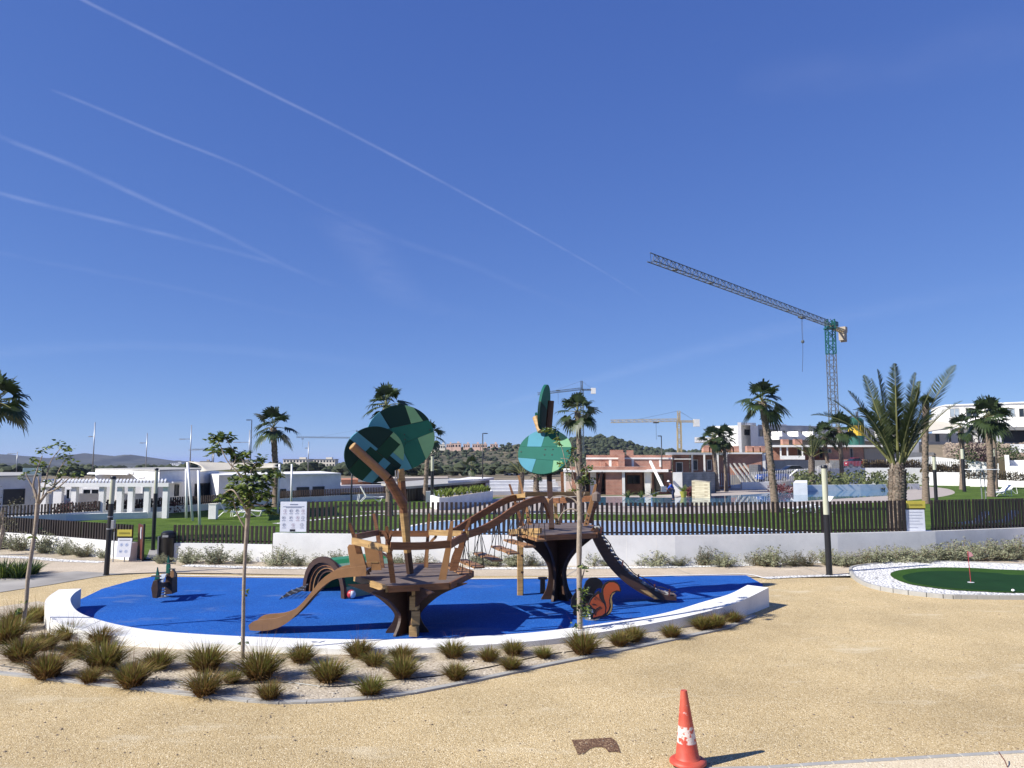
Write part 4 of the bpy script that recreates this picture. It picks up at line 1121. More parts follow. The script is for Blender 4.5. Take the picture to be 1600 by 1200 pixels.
le_line = line_pts([(215, 26.9), (150, 28.1), (75, 29.6), (0, 31.0), (-200, 34.0)])
wl = thing('wall', 'low white wall at the left, ending at the brown gate', 'wall', le_line[1])
low_wall(wl, le_line, 0.60, 0.30, 'render_wall')
PKM = {}
def pickets(pts, z0, z1, label, sp=0.158, x_from=None, x_to=None):
    f = thing('picket_fence', label, 'fence', Vector((pts[0].x, pts[0].y, z0)), 'picket fence runs along the front wall')
    key = round(z1-z0, 2)
    L = [0]
    for a, b in zip(pts, pts[1:]): L.append(L[-1]+(b-a).length)
    k = 0.05
    while k < L[-1]:
        j = 0
        while L[j+1] < k: j += 1
        t = (k-L[j])/(L[j+1]-L[j]); p = pts[j].lerp(pts[j+1], t); dr = (pts[j+1]-pts[j])
        if key not in PKM:
            m_ = MB(); m_.box((0, 0, key/2), (0.082, 0.05, key)); o_ = m_.build('picket', M['brown_metal'], None)
            o_.parent = f; o_.location = p-Vector(wp(f))+Vector((0, 0, z0)); PKM[key] = o_
        else:
            o_ = PKM[key].copy(); col.objects.link(o_); o_.parent = f
        o_.location = (p.x-f.location.x, p.y-f.location.y, 0); o_.rotation_euler = (rnd.gauss(0, .006), rnd.gauss(0, .006), math.atan2(dr.y, dr.x)+rnd.gauss(0, .05))
        k += sp
    for j in range(len(pts)-1):
        a, b = pts[j].copy(), pts[j+1].copy(); a.z = b.z = z0+.08
        o2 = Vector((0, 0.05, 0)); MB().bar(a+o2, b+o2, 0.03, 0.05).build('bottom_rail', M['brown_metal'], f)
    return f
sub = lambda a, b: [p for p in hi_line[a:b]]
pickets(line_pts([(482, 26.3), (650, 25.95), (905, 25.5)]), .97, 2.03, 'tall dark picket fence run from the icon board to the right climbing tower')
pickets(line_pts([(908, 25.5), (1050, 25.6), (1300, 26.4), (1412, 27.0)]), .97, 2.03, 'tall dark picket fence run from the right climbing tower to the date palm')
pickets(line_pts([(1450, 27.2), (1600, 28.6), (1640, 29.1)]), .97, 2.03, 'tall dark picket fence run at the right edge beyond the date palm')
pickets(lo_line, .58, 1.19, 'short dark picket fence run on the low wall right of the litter bin')
pickets(line_pts([(213, 26.95), (150, 28.1), (75, 29.6), (0, 31.0), (-20, 31.3)]), .60, 1.19, 'short dark picket fence run on the low wall left of the gate')
# gate
g = thing('gate', 'red brown metal gate leaf standing open at the gap in the wall', 'gate', P(216, 873))
a, b = P(215, 872), P(223, 877)
MB().bar(Vector((a.x, a.y, .62)), Vector((b.x, b.y, .62)), 0.05, 1.15).build('gate_leaf', M['cor_ten'], g)
MB().tube([(b.x, b.y, 0), (b.x, b.y, 1.25)], .035, 8).build('gate_post', M['black'], g)
MB().tube([b+Vector((-.06, -.08, .75)), b+Vector((-.07, -.08, .95)), b+Vector((-.06, -.08, 1.15))], .02, 6).build('handle', M['white_paint'], g)
# litter bin
bp = P(262, 875)
g = thing('litter_bin', 'black domed litter bin at the gap in the low wall', 'bin', bp)
bw = 23/1200*bp.y/2
MB().lathe(bp, [(bw*.95, 0), (bw, .04), (bw, .72), (bw*1.02, .73), (bw*1.02, .77), (bw*.98, .78)], 20).build('bin_body', M['black'], g, smooth=35)
MB().lathe(bp, [(bw, .785), (bw, .86), (bw*.93, .93), (bw*.7, .975), (bw*.35, .995), (.01, 1.0)], 20).build('bin_lid', M['black'], g, smooth=35)
MB().box((bp.x, bp.y-bw*.97, .83), (.2, .05, .07)).build('bin_opening', M['steel'], g)
MB().box((bp.x-bw-.03, bp.y, .4), (.05, .3, .82)).build('side_panel', M['steel'], g)

# ---- notice boards ----
M['yellow'] = mat('yellow_panel', (0.55, 0.47, 0.07), .5, .06, 3)
M['yellow_ink'] = mat('olive_ink', (0.30, 0.26, 0.04), .6, .06, 3)
M['board'] = mat('board_white', (0.66, 0.68, 0.74), .45, .04, 3)
M['ink'] = mat('grey_blue_ink', (0.20, 0.23, 0.33), .6, .1, 8)
M['ink2'] = mat('pale_pink_ink', (0.45, 0.35, 0.42), .6, .1, 8)
def face_frame(px0, px1, py0, py1, Y, lean=0.0):
    a = W(px0, py1, Y); b = W(px1, py1, Y); c = W((px0+px1)/2, py0, Y)
    w_ = b.x-a.x; h_ = c.z-a.z
    f = lambda u, v, o=0: Vector((a.x+u*w_+v*lean, Y-o, a.z+v*h_))
    return f, w_, h_
def rect_on(mb, f, u0, u1, v0, v1, o, t=.006):
    mb.extrude([f(u0, v0, o), f(u1, v0, o), f(u1, v1, o), f(u0, v1, o)], (0, t, 0))
def ring_on(mb, f, w_, h_, u, v, r, o, n=16, th=.18, fill=False):
    a = []; b = []
    for k in range(n):
        q = 6.283*k/n
        a.append(f(u+math.cos(q)*r/w_, v+math.sin(q)*r/h_, o)); b.append(f(u+math.cos(q)*r*(1-th)/w_, v+math.sin(q)*r*(1-th)/h_, o))
    if fill: mb.add(a, [list(range(n))])
    else: mb.strip(a, b, True)
def icon(mb, f, w_, h_, u, v, r, k, o):
    ring_on(mb, f, w_, h_, u, v, r, o, th=.14)
    s_ = r*.5
    U = lambda x: u+x/w_
    V = lambda y: v+y/h_
    if k % 4 == 0: rect_on(mb, f, U(-s_*.2), U(s_*.2), V(-s_), V(s_*.4), o+.001); ring_on(mb, f, w_, h_, u, V(s_*.8), s_*.3, o+.001, fill=True)
    elif k % 4 == 1: rect_on(mb, f, U(-s_), U(s_), V(-s_*.3), V(s_*.3), o+.001); rect_on(mb, f, U(-s_), U(-s_*.6), V(-s_*.8), V(s_*.7), o+.001)
    elif k % 4 == 2: rect_on(mb, f, U(-s_*.8), U(-s_*.3), V(-s_), V(s_), o+.001); rect_on(mb, f, U(-s_*.3), U(s_*.8), V(s_*.2), V(s_*.7), o+.001)
    else: ring_on(mb, f, w_, h_, u, v, s_*.75, o+.001, fill=True)
g = thing('notice_board', 'large white notice board with rows of small round icons fixed to the fence', 'sign', W(458, 830, 25.62))
f, w_, h_ = face_frame(437, 478.5, 784, 831, 26.26, .0)
mb = MB(); rect_on(mb, f, 0, 1, 0, 1, 0, .03); mb.build('panel', M['board'], g, bevel=.008)
mb = MB(); rect_on(mb, f, .36, .66, .895, .925, .006); rect_on(mb, f, .1, .9, .83, .845, .006); rect_on(mb, f, .2, .8, .80, .812, .006); mb.build('heading', M['ink'], g)
mb = MB(); rect_on(mb, f, .38, .58, .015, .085, .006); mb.build('black_tab', M['black'], g)
for r_, (vv, us) in enumerate(((.70, (.18, .41, .64, .86)), (.47, (.14, .41, .66, .86)), (.23, (.16, .50, .83)))):
    for k, u in enumerate(us):
        mb = MB(); icon(mb, f, w_, h_, u, vv, .058, k+r_, .006); rect_on(mb, f, u-.07, u+.07, vv-.105, vv-.092, .006); mb.build('icon', M['ink'] if (k+r_) % 3 else M['ink2'], g)
g = thing('notice_board', 'white notice board with four blue icons under a yellow header, left of the gate', 'sign', P(192, 873))
f, w_, h_ = face_frame(180.5, 203, 841, 871, 26.3, .05)
mb = MB(); rect_on(mb, f, 0, 1, 0, 1, 0, .03); mb.build('panel', M['board'], g, bevel=.006)
mb = MB(); rect_on(mb, f, .12, .85, .89, .92, .006); mb.build('heading', M['ink'], g)
for u, v in ((.3, .66), (.66, .66), (.3, .32), (.66, .32)):
    mb = MB(); icon(mb, f, w_, h_, u, v, .05, int(u*10+v*7), .006); mb.build('icon', mat('icon_blue', (.12, .25, .6), .5) if 'icon_blue' not in bpy.data.materials else bpy.data.materials['icon_blue'], g)
f, w_, h_ = face_frame(183, 205.5, 827.5, 838, 26.3)
mb = MB(); rect_on(mb, f, 0, 1, 0, 1, 0, .03); mb.build('header_panel', M['yellow'], g)
mb = MB()
for k in range(9): rect_on(mb, f, .12+k*.085, .12+k*.085+.055, .35, .6, .006)
mb.build('header_writing', M['yellow_ink'], g)
mb = MB(); f2, _, _ = face_frame(183, 205.5, 838, 841, 26.3); rect_on(mb, f2, 0, 1, 0, 1, -.01, .04); mb.build('header_rail', M['black'], g)
for px in (184.5, 202): a = P(px, 873); MB().tube([(X(px, 26.36), 26.36, 0), (X(px, 26.36), 26.36, 1.0)], .02, 6).build('post', M['steel'], g)
g = thing('notice_board', 'grey notice board with a yellow header on the wall right of the date palm', 'sign', W(1431, 829, 26.5))
f, w_, h_ = face_frame(1417.5, 1446.5, 796.5, 829.5, 27.03, -.01)
mb = MB(); rect_on(mb, f, 0, 1, 0, 1, 0, .03); mb.build('panel', M['board'], g, bevel=.006)
mb = MB()
for k, (v, e) in enumerate(((.88, .9), (.74, .85), (.6, .9), (.46, .7), (.32, .88), (.15, .6))): rect_on(mb, f, .1, e, v, v+.012, .006)
mb.build('writing', M['ink'], g)
f, w_, h_ = face_frame(1417, 1446, 782.5, 794, 27.03)
mb = MB(); rect_on(mb, f, 0, 1, 0, 1, 0, .03); mb.build('header_panel', M['yellow'], g)
mb = MB()
for k in range(10): rect_on(mb, f, .15+k*.07, .15+k*.07+.045, .32, .58, .006)
mb.build('header_writing', M['yellow_ink'], g)
f2, _, _ = face_frame(1417, 1446, 794, 796.5, 27.03); mb = MB(); rect_on(mb, f2, 0, 1, 0, 1, -.01, .04); mb.build('header_rail', M['black'], g)

# ================= lamps =================
def column_lamp(px, py_base, py_cap, py_split, dia, label, lean=0.0):
    b = P(px, py_base); Y = b.y
    zc = Z(py_cap, Y); zs = Z(py_split, Y)
    g = thing('column_lamp', label, 'lamp', b, 'column lamps with pale glass tops')
    r = dia/2
    MB().lathe(b, [(r*1.25, 0), (r*1.25, .03), (r, .035), (r, zs)], 16).build('column', M['black'], g, smooth=35)
    MB().lathe(b, [(r*.93, zs+.001), (r*.93, zc-.09)], 16).build('lamp_glass', M['lamp_white'], g, smooth=35)
    MB().lathe(b, [(r*1.05, zc-.09), (r*1.05, zc-.02), (r*.9, zc), (.01, zc+.005)], 16).build('lamp_cap', M['black'], g, smooth=35)
    return g
g = column_lamp(166, 899, 744, 787, .15, 'black column lamp with pale glass top and grey junction box, beside the left path')
b = P(166, 899)
MB().box((b.x+.13, b.y-.05, Z(819, b.y)), (.09, .12, .25)).build('junction_box', M['steel'], g, bevel=.01)
for py in (808, 827): MB().lathe((b.x, b.y, Z(py, b.y)), [(.09, 0), (.09, .03)], 14).build('strap', M['steel'], g)
g.location.x += 0; g.rotation_euler = (0, R(1.2), 0)
column_lamp(239, 859, 731.5, 771, .14, 'black column lamp with pale glass top on the grass just inside the gate')
g = column_lamp(1296, 899, 727, 804, .18, 'thick dark column lamp with pale glass top between the blue surface and the putting green')
g.rotation_euler = (0, R(-.6), 0)
for px, pb, pc, ps, lab in ((675, 787, 711, 736, 'slim column lamp with pale top behind the big green discs'), (1463, 785, 712, 734, 'slim column lamp between the tall slim palms at the right'), (1507, 768, 700, 717, 'slim column lamp beside the short trunked palm at right'), (1556, 768, 700, 713, 'slim column lamp behind the rightmost palm pair')):
    column_lamp(px, pb, pc, ps, 5.2/1200*P(px, pb).y, lab)
def street_lamp(px, py_base, Y, py_top, arm_px, label, m='black', arm_py=None, head=True, r=0.07, mast=None):
    b = W(px, py_base, Y)
    g = thing('street_lamp', label, 'street lamp', b, 'street lamps of the estate')
    zt = Z(py_top, Y)
    MB().tube([(b.x, b.y, b.z), (b.x, b.y, zt)], [r, r*.7], 8).build('pole', M[m], g, smooth=True)
    ya = arm_py or py_top
    x1 = X(px+arm_px, Y); za = Z(ya, Y)
    MB().bar((b.x, b.y, za), (x1, Y, za), r*.9, r*.9).build('arm', M[m], g)
    MB().box((x1, Y, za-.02), (abs(x1-b.x)*.45+.25, .22, r*1.3)).build('lamp_head', M[m], g)
    return g
street_lamp(754, 768, 84, 677, 5, 'dark street lamp with a short arm near the planter, in front of the hill')
street_lamp(1035, 770, 84, 681, -4, 'dark street lamp standing in front of the nearest brick house')
street_lamp(390, 760, 92, 656, -4, 'dark street lamp beside the left palm, rising behind the long low house')
street_lamp(1344, 722, 124, 640, -5, 'dark street lamp beside the banded silo')
street_lamp(1550, 690, 136, 620, -5, 'dark street lamp above the rightmost palm pair')
street_lamp(1142, 745, 106, 668, -3, 'dark street lamp by the pair of shaggy palms')
street_lamp(548, 829, 37, 700, 1, 'slim black pole hidden partly by the lower green disc', r=.05)
for px, Yd, pt, ap, apy, lab in ((144, 150, 660, -5, 682, 'tall thin grey mast with a small side lamp, above the white pergola'), (227, 170, 677, -7, 692, 'thin grey mast with a side arm, right of the tall leaning mast at left'), (296, 150, 664, -13, 686, 'thin grey mast with a long side arm above the leaning white poles'), (25, 180, 706, -10, 709, 'thin short mast with an arm on the skyline over the leftmost house'), (388, 155, 672, -19, 691, 'thin grey mast with a long left arm behind the street lamp by the left palm'), (332, 190, 702, -30, 703, 'small thin mast with an arm over the shade sail'), (481, 160, 690, -3, 700, 'faint thin mast right of the left palm')):
    street_lamp(px, 745, Yd, pt, ap, lab, 'steel', apy, r=.13)

# ================= cranes =================
M['crane_green'] = mat('crane_green', (0.012, 0.11, 0.10), .5, .15, 2)
M['crane_grey'] = mat('crane_grey', (0.17, 0.18, 0.18), .5, .15, 2, metal=.3)
M['crane_yellow'] = mat('crane_yellow', (0.55, 0.42, 0.20), .5, .15, 2)
M['crane_dark'] = mat('crane_dark', (0.09, 0.11, 0.12), .5, .15, 2)
def lattice(mb, a, b, w, step, ch, br, tri=False, up=Vector((0, 0, 1)), wh=None):
    """lattice beam from a to b: chords and zigzag bracing"""
    a = Vector(a); b = Vector(b); d = (b-a).normalized(); L = (b-a).length
    x = d.cross(up)
    if x.length < .1: x = d.cross(Vector((0, 1, 0)))
    x.normalize(); z = x.cross(d).normalized()
    hh = (wh or w)
    cs = [x*(-w/2), x*(w/2), z*hh] if tri else [x*(-w/2)-z*hh/2, x*(w/2)-z*hh/2, x*(w/2)+z*hh/2, x*(-w/2)+z*hh/2]
    for c in cs: mb.bar(a+c, b+c, ch, ch)
    n = max(1, int(L/step)); m = len(cs)
    for i in range(n):
        p = a+d*L*i/n; q = a+d*L*(i+1)/n
        for k in range(m):
            c0, c1 = cs[k], cs[(k+1) % m]
            if i % 2: c0, c1 = c1, c0
            mb.bar(p+c0, q+c1, br, br); mb.bar(p+c0, p+c1, br, br)
Yc = 190.0
cb = W(1306.5, 742, Yc)
top = W(1300.5, 513, Yc)
cr = thing('tower_crane', 'tall tower crane with a long grey jib, green upper mast and concrete counterweights', 'crane', cb)
mt = Vector((cb.x, Yc, top.z)); sp_ = Vector((cb.x, Yc, Z(553, Yc)))
mb = MB(); lattice(mb, cb, sp_, 1.75, 1.5, .17, .09); mb.build('lower_mast', M['crane_grey'], cr)
mb = MB(); lattice(mb, sp_, mt, 1.8, 1.4, .24, .13); mb.build('upper_mast', M['crane_green'], cr)
mb = MB(); lattice(mb, mt, mt+Vector((0, 0, 2.2)), 1.7, 1.1, .26, .16); mb.box(mt+Vector((0, 0, 0)), (2.4, 2.4, .35)); mb.build('slewing_unit', M['crane_green'], cr)
# jib swings towards the camera side, level in space
tipz = mt.z+.5
def at_height(px, py, z):
    d = ray(px, py); t = (z-H)/d.z
    return Vector((d.x*t, d.y*t, z))
tip = at_height(1016, 408, tipz)
jd = (tip-mt); jd.z = 0; jl = jd.length; jd.normalize()
a = mt+Vector((0, 0, .5))+jd*1.2; b = Vector((tip.x, tip.y, tipz))
mb = MB(); lattice(mb, a, b, 1.2, 1.35, .13, .055, True, wh=1.45); mb.build('jib', M['crane_dark'], cr)
for t in (.1, .3, .52, .74, .9):
    p = a.lerp(b, t); MB().box(p+Vector((0, 0, .05)), (.9, .9, .08), rz=math.atan2(jd.y, jd.x)).build('jib_platform', M['crane_grey'], cr)
cj = mt+Vector((0, 0, .45)); ce = cj-jd*10.6
mb = MB(); lattice(mb, cj, ce, 1.2, 1.4, .2, .1, wh=.5); mb.build('counter_jib', M['crane_yellow'], cr)
for k, (o_, zz, hz) in enumerate(((9.8, .5, 1.3), (9.6, -1.5, 2.6), (8.6, -1.3, 2.3))):
    p = cj-jd*o_; MB().box(p+Vector((0, 0, zz)), (.75 if k else 1.6, 1.5, hz), rz=math.atan2(jd.y, jd.x)).build('counterweight', mat('weight_concrete', (.42, .36, .28), .9) if k == 0 else bpy.data.materials['weight_concrete'], cr)
mb = MB(); mb.box(cj-jd*3.8+Vector((0, 0, 1.2)), (2.2, .9, 1.1), rz=math.atan2(jd.y, jd.x)); mb.build('winch_house', M['crane_green'], cr)
MB().bar(cj+Vector((0, 0, 2.0)), cj-jd*6+Vector((0, 0, .3)), .1, .1).build('tie_bar', M['crane_dark'], cr)
tr = a.lerp(b, 1-.815)
for t_ in (.15,):
    q0 = at_height(1252, 494, tipz); k_ = (q0-a).dot(jd); tr = a+jd*k_
MB().box(tr+Vector((0, 0, -.35)), (2.2, 1.0, .35), rz=math.atan2(jd.y, jd.x)).build('trolley', M['crane_dark'], cr)
zh = W(1252, 532, tr.y).z; ze = W(1252, 581, tr.y).z
for s_ in (-.35, .35): MB().bar(tr+jd*s_+Vector((0, 0, -.5)), Vector((tr.x, tr.y, zh))+jd*s_*.5, .05, .05).build('hoist_rope', M['black'], cr)
MB().lathe((tr.x, tr.y, zh-.7), [(.05, 0), (.35, .2), (.4, .5), (.2, .8)], 10).build('hook_block', M['crane_dark'], cr)
MB().tube([(tr.x, tr.y, zh-.7), (tr.x-.1, tr.y, (zh+ze)/2), (tr.x-.35, tr.y, ze)], .045, 5).build('sling', M['black'], cr)
def far_crane(px, pyb, pyt, Y, mst, jib_px, jib_py, cj_px, label, w, apex=None, hook=None):
    b_ = W(px, pyb, Y); t_ = W(px, pyt, Y); t_.x = b_.x
    c = thing('tower_crane', label, 'crane', b_, 'distant tower cranes')
    mb = MB(); lattice(mb, b_, t_, w, w*1.2, w*.2, w*.12); mb.build('mast', M[mst], c)
    e = W(jib_px, jib_py, Y); zj = t_.z
    mb = MB(); lattice(mb, t_, Vector((e.x, e.y, e.z)), w*.7, w*1.1, w*.13, w*.09, True, wh=w*.75); mb.build('jib', M[mst], c)
    k = W(cj_px, pyt, Y)
    mb = MB(); lattice(mb, t_, Vector((k.x, Y, zj)), w*.7, w*1.1, w*.15, w*.09, wh=w*.4); mb.build('counter_jib', M[mst], c)
    MB().box((k.x, Y, zj-w*.4), (w*1.6, w, w*2.0)).build('counterweight', M['white_conc'], c)
    if apex:
        ap = W(px, apex, Y); ap.x = b_.x
        mb = MB(); lattice(mb, t_, ap, w*.6, w, w*.15, w*.1); mb.build('apex', M[mst], c)
        MB().bar(ap, t_.lerp(e, .62)+Vector((0, 0, w*.7)), w*.06, w*.06).build('tie_bar', M['crane_dark'], c)
        MB().bar(ap, Vector((k.x, Y, zj)), w*.06, w*.06).build('tie_bar', M['crane_dark'], c)
    if hook:
        hx = W(hook, pyt, Y); MB().box((hx.x, Y, zj-w*.3), (w*1.5, w*.6, w*.4)).build('trolley', M['crane_dark'], c)
        MB().bar((hx.x, Y, zj-w*.3), (hx.x, Y, zj-w*5), w*.08, w*.08).build('hoist_rope', M['crane_dark'], c)
far_crane(1062, 712, 658.5, 420, 'crane_yellow', 954, 660.5, 1088, 'yellow tower crane with a level jib above the unfinished brick houses', 2.0, 642, 1025)
far_crane(910, 720, 609, 400, 'crane_dark', 840, 617, 927, 'dark tower crane behind the palm beside the round pale green disc', 1.5, 595, 872)
far_crane(1341, 700, 651, 420, 'crane_grey', 1330, 651, 1359, 'small pale distant crane behind the silo', 1.1, 643)
far_crane(556, 740, 685, 520, 'crane_grey', 463, 684, 564, 'faint thin distant crane left of the green discs', 1.1, 672, 473)
far_crane(332, 735, 703, 700, 'crane_grey', 300, 703, 338, 'tiny distant crane behind the shade sail', 1.3, 698)
# ================= palms =================
def fan_frond(mb, base, d, pet, rad, rg, droop):
    """petiole then a folded fan of narrow leaflets with drooping tips"""
    d = Vector(d).normalized()
    side = d.cross(Vector((0, 0, 1)))
    if side.length < .1: side = Vector((1, 0, 0))
    side.normalize(); up = side.cross(d).normalized()
    p1 = base+d*pet*.5; p2 = base+d*pet+Vector((0, 0, -pet*droop*.25))
    mb.mi = 1
    mb.tube([base, p1, p2], [.035, .025, .018], 4, cap=False)
    mb.mi = 0
    dd = (p2-p1).normalized(); up2 = side.cross(dd).normalized()
    nl = 17
    roll = rg.uniform(-.5, .5)
    s2 = (side*math.cos(roll)+up2*math.sin(roll)); u2 = (up2*math.cos(roll)-side*math.sin(roll))
    for k in range(nl):
        a = (k/(nl-1)-.5)*R(195)
        ld = (dd*math.cos(a)+s2*math.sin(a)+u2*(.10+.12*abs(math.sin(a)))).normalized()
        L = rad*(1-.25*abs(math.sin(a)))*rg.uniform(.85, 1.1)
        w = rad*.066
        wv = ld.cross(u2).normalized()*w
        q1 = p2+ld*L*.45; q2 = p2+ld*L*.78+Vector((0, 0, -L*.10*(1+droop*2))); q3 = p2+ld*L*.98+Vector((0, 0, -L*(.24+.35*droop)*rg.uniform(.6, 1.4)))
        mb.add([p2, q1-wv, q1+wv, q2-wv*.8, q2+wv*.8, q3], [(0, 1, 2), (1, 3, 4, 2), (3, 5, 4)])
def fan_palm(px, pyb, pyt, px_top, cr_px, label, seed, nf=20, trunk_px=9, skirt=0.0, up_only=False, squash=1.0, group='fan palms round the park', Yb=None, low=-0.55):
    b = P(px, pyb) if Yb is None else W(px, pyb, Yb)
    Y = b.y
    rg = random.Random(seed)
    t = W(px_top, pyt, Y)
    g = thing('palm_tree', label, 'palm tree', b, group)
    L = (t-b).length
    r0 = trunk_px/2/1200*Y; cr = cr_px/1200*Y
    n = 16; pts = []; rd = []
    for i in range(n+1):
        k = i/n
        p = b.lerp(t, k); bend = math.sin(k*math.pi)*.02*L
        pts.append(p+Vector((bend*(1 if px_top < px else -1)*.4, 0, 0)))
        rd.append(r0*(1.35-.35*min(1, k*5) if k < .2 else 1.0-.12*k+.10*(k > .85))*rg.uniform(.95, 1.05))
    mb = MB(); mb.tube(pts, rd, 12)
    # leaf base stubs up the trunk
    for i in range(int(L/.085)):
        k = .2+.8*(i*.085/L) if L > 0 else 0
        if k > 1: break
        j = min(n-1, int(k*n)); p = pts[j].lerp(pts[j+1], k*n-j); r_ = rd[j]
        for q in range(3):
            a = rg.uniform(0, 6.28); o_ = Vector((math.cos(a), math.sin(a), 0)); s_ = Vector((-o_.y, o_.x, 0))*r_*.32
            mb.mi = 1
            mb.add([p+o_*r_*.85-s_, p+o_*r_*.85+s_, p+o_*r_*1.22+Vector((0, 0, .14))+s_*.5, p+o_*r_*1.22+Vector((0, 0, .14))-s_*.5, p+o_*r_*.8+Vector((0, 0, .2))], [(0, 1, 2, 3), (3, 2, 4)])
            mb.mi = 0
    mb.build('trunk', [M['palm_bark'], M['palm_boot']], g, smooth=40)
    mb = MB()
    c = t
    nf = int(nf*.85)
    for k in range(nf):
        a = k*2.399963+rg.uniform(-.3, .3)
        e = (1-(k+.5)/nf)
        el = R(88)*e**1.0+R(80)*low*(1-e) if not up_only else R(20)+R(65)*e
        el += rg.uniform(-.12, .12)
        d = Vector((math.cos(a)*math.cos(el), math.sin(a)*math.cos(el), math.sin(el)*squash))
        fan_frond(mb, c, d, cr*.52, cr*.68, rg, .15+.5*(1-e))
    mb.build('crown', [M['palm_leaf'], M['palm_stalk']], g)
    if skirt:
        mb = MB(); 
        for k in range(14):
            a = k*2.4; d = Vector((math.cos(a)*.35, math.sin(a)*.35, -1))
            fan_frond(mb, c+Vector((0, 0, .1)), d, skirt*.45, skirt*.6, rg, .1)
        mb.build('dead_fronds', [M['dry_leaf'], M['dry_leaf']], g)
    return g
M['palm_bark'] = mat('palm_bark', (0.26, 0.20, 0.15), .95, .3, 5, .5, 20, c2=(0.13, 0.095, 0.07), stretch=(1, 1, 4))
M['palm_boot'] = mat('palm_leaf_base', (0.34, 0.28, 0.22), .9, .35, 8, c2=(0.12, 0.085, 0.06))
M['palm_stalk'] = mat('palm_stalk', (0.20, 0.20, 0.07), .6, .2, 3)
fan_palm(-14, 850, 628, -6, 50, 'fan palm cut off by the left edge of the picture', 21, 22, 13)
fan_palm(431, 792, 668, 427, 37, 'fan palm on the far lawn left of the green discs', 22, 17, 9.5)
fan_palm(608, 806, 634, 604, 38, 'fan palm rising behind the two big green discs', 23, 20, 10)
fan_palm(664, 782, 680, 671, 26, 'fan palm mostly hidden behind the upper green disc', 24, 13, 7)
fan_palm(907, 795, 644, 902, 34, 'fan palm right of the round pale green disc', 25, 19, 8.5)
fan_palm(1212, 800, 628, 1191, 39, 'leaning fan palm standing in front of the pool water', 26, 21, 11)
fan_palm(1121, 768, 686, 1113, 23, 'left palm of the shaggy pair behind the pool', 27, 20, 6.5, .8, Yb=84)
fan_palm(1135, 768, 683, 1130, 22, 'right palm of the shaggy pair behind the pool', 28, 20, 5.5, Yb=85)
fan_palm(1297, 758, 682, 1287, 26, 'small fan palm left of the crane mast foot behind the planter', 29, 18, 6, Yb=104)
fan_palm(1316, 758, 668, 1311, 28, 'small fan palm below the crane mast behind the planter', 30, 20, 6.5, Yb=103)
fan_palm(1447, 787, 632, 1447, 17, 'tall slim palm with a small upright tuft of fronds', 31, 20, 9.5, up_only=True)
fan_palm(1504, 765, 668, 1501, 25, 'short trunked fan palm on the right hand lawn', 32, 20, 7.5)
fan_palm(1549, 776, 652, 1543, 37, 'broad crowned fan palm beside the white sun loungers', 33, 30, 9.5)
fan_palm(1556, 768, 658, 1552, 24, 'second palm close behind the broad crowned fan palm', 34, 14, 5.5)
fan_palm(737, 752, 728, 737, 17, 'small dusky palm at the foot of the hill', 35, 14, 4, Yb=140)
fan_palm(838, 772, 742, 838, 12, 'stout bare trunked palm behind the round pale green disc', 36, 8, 9)

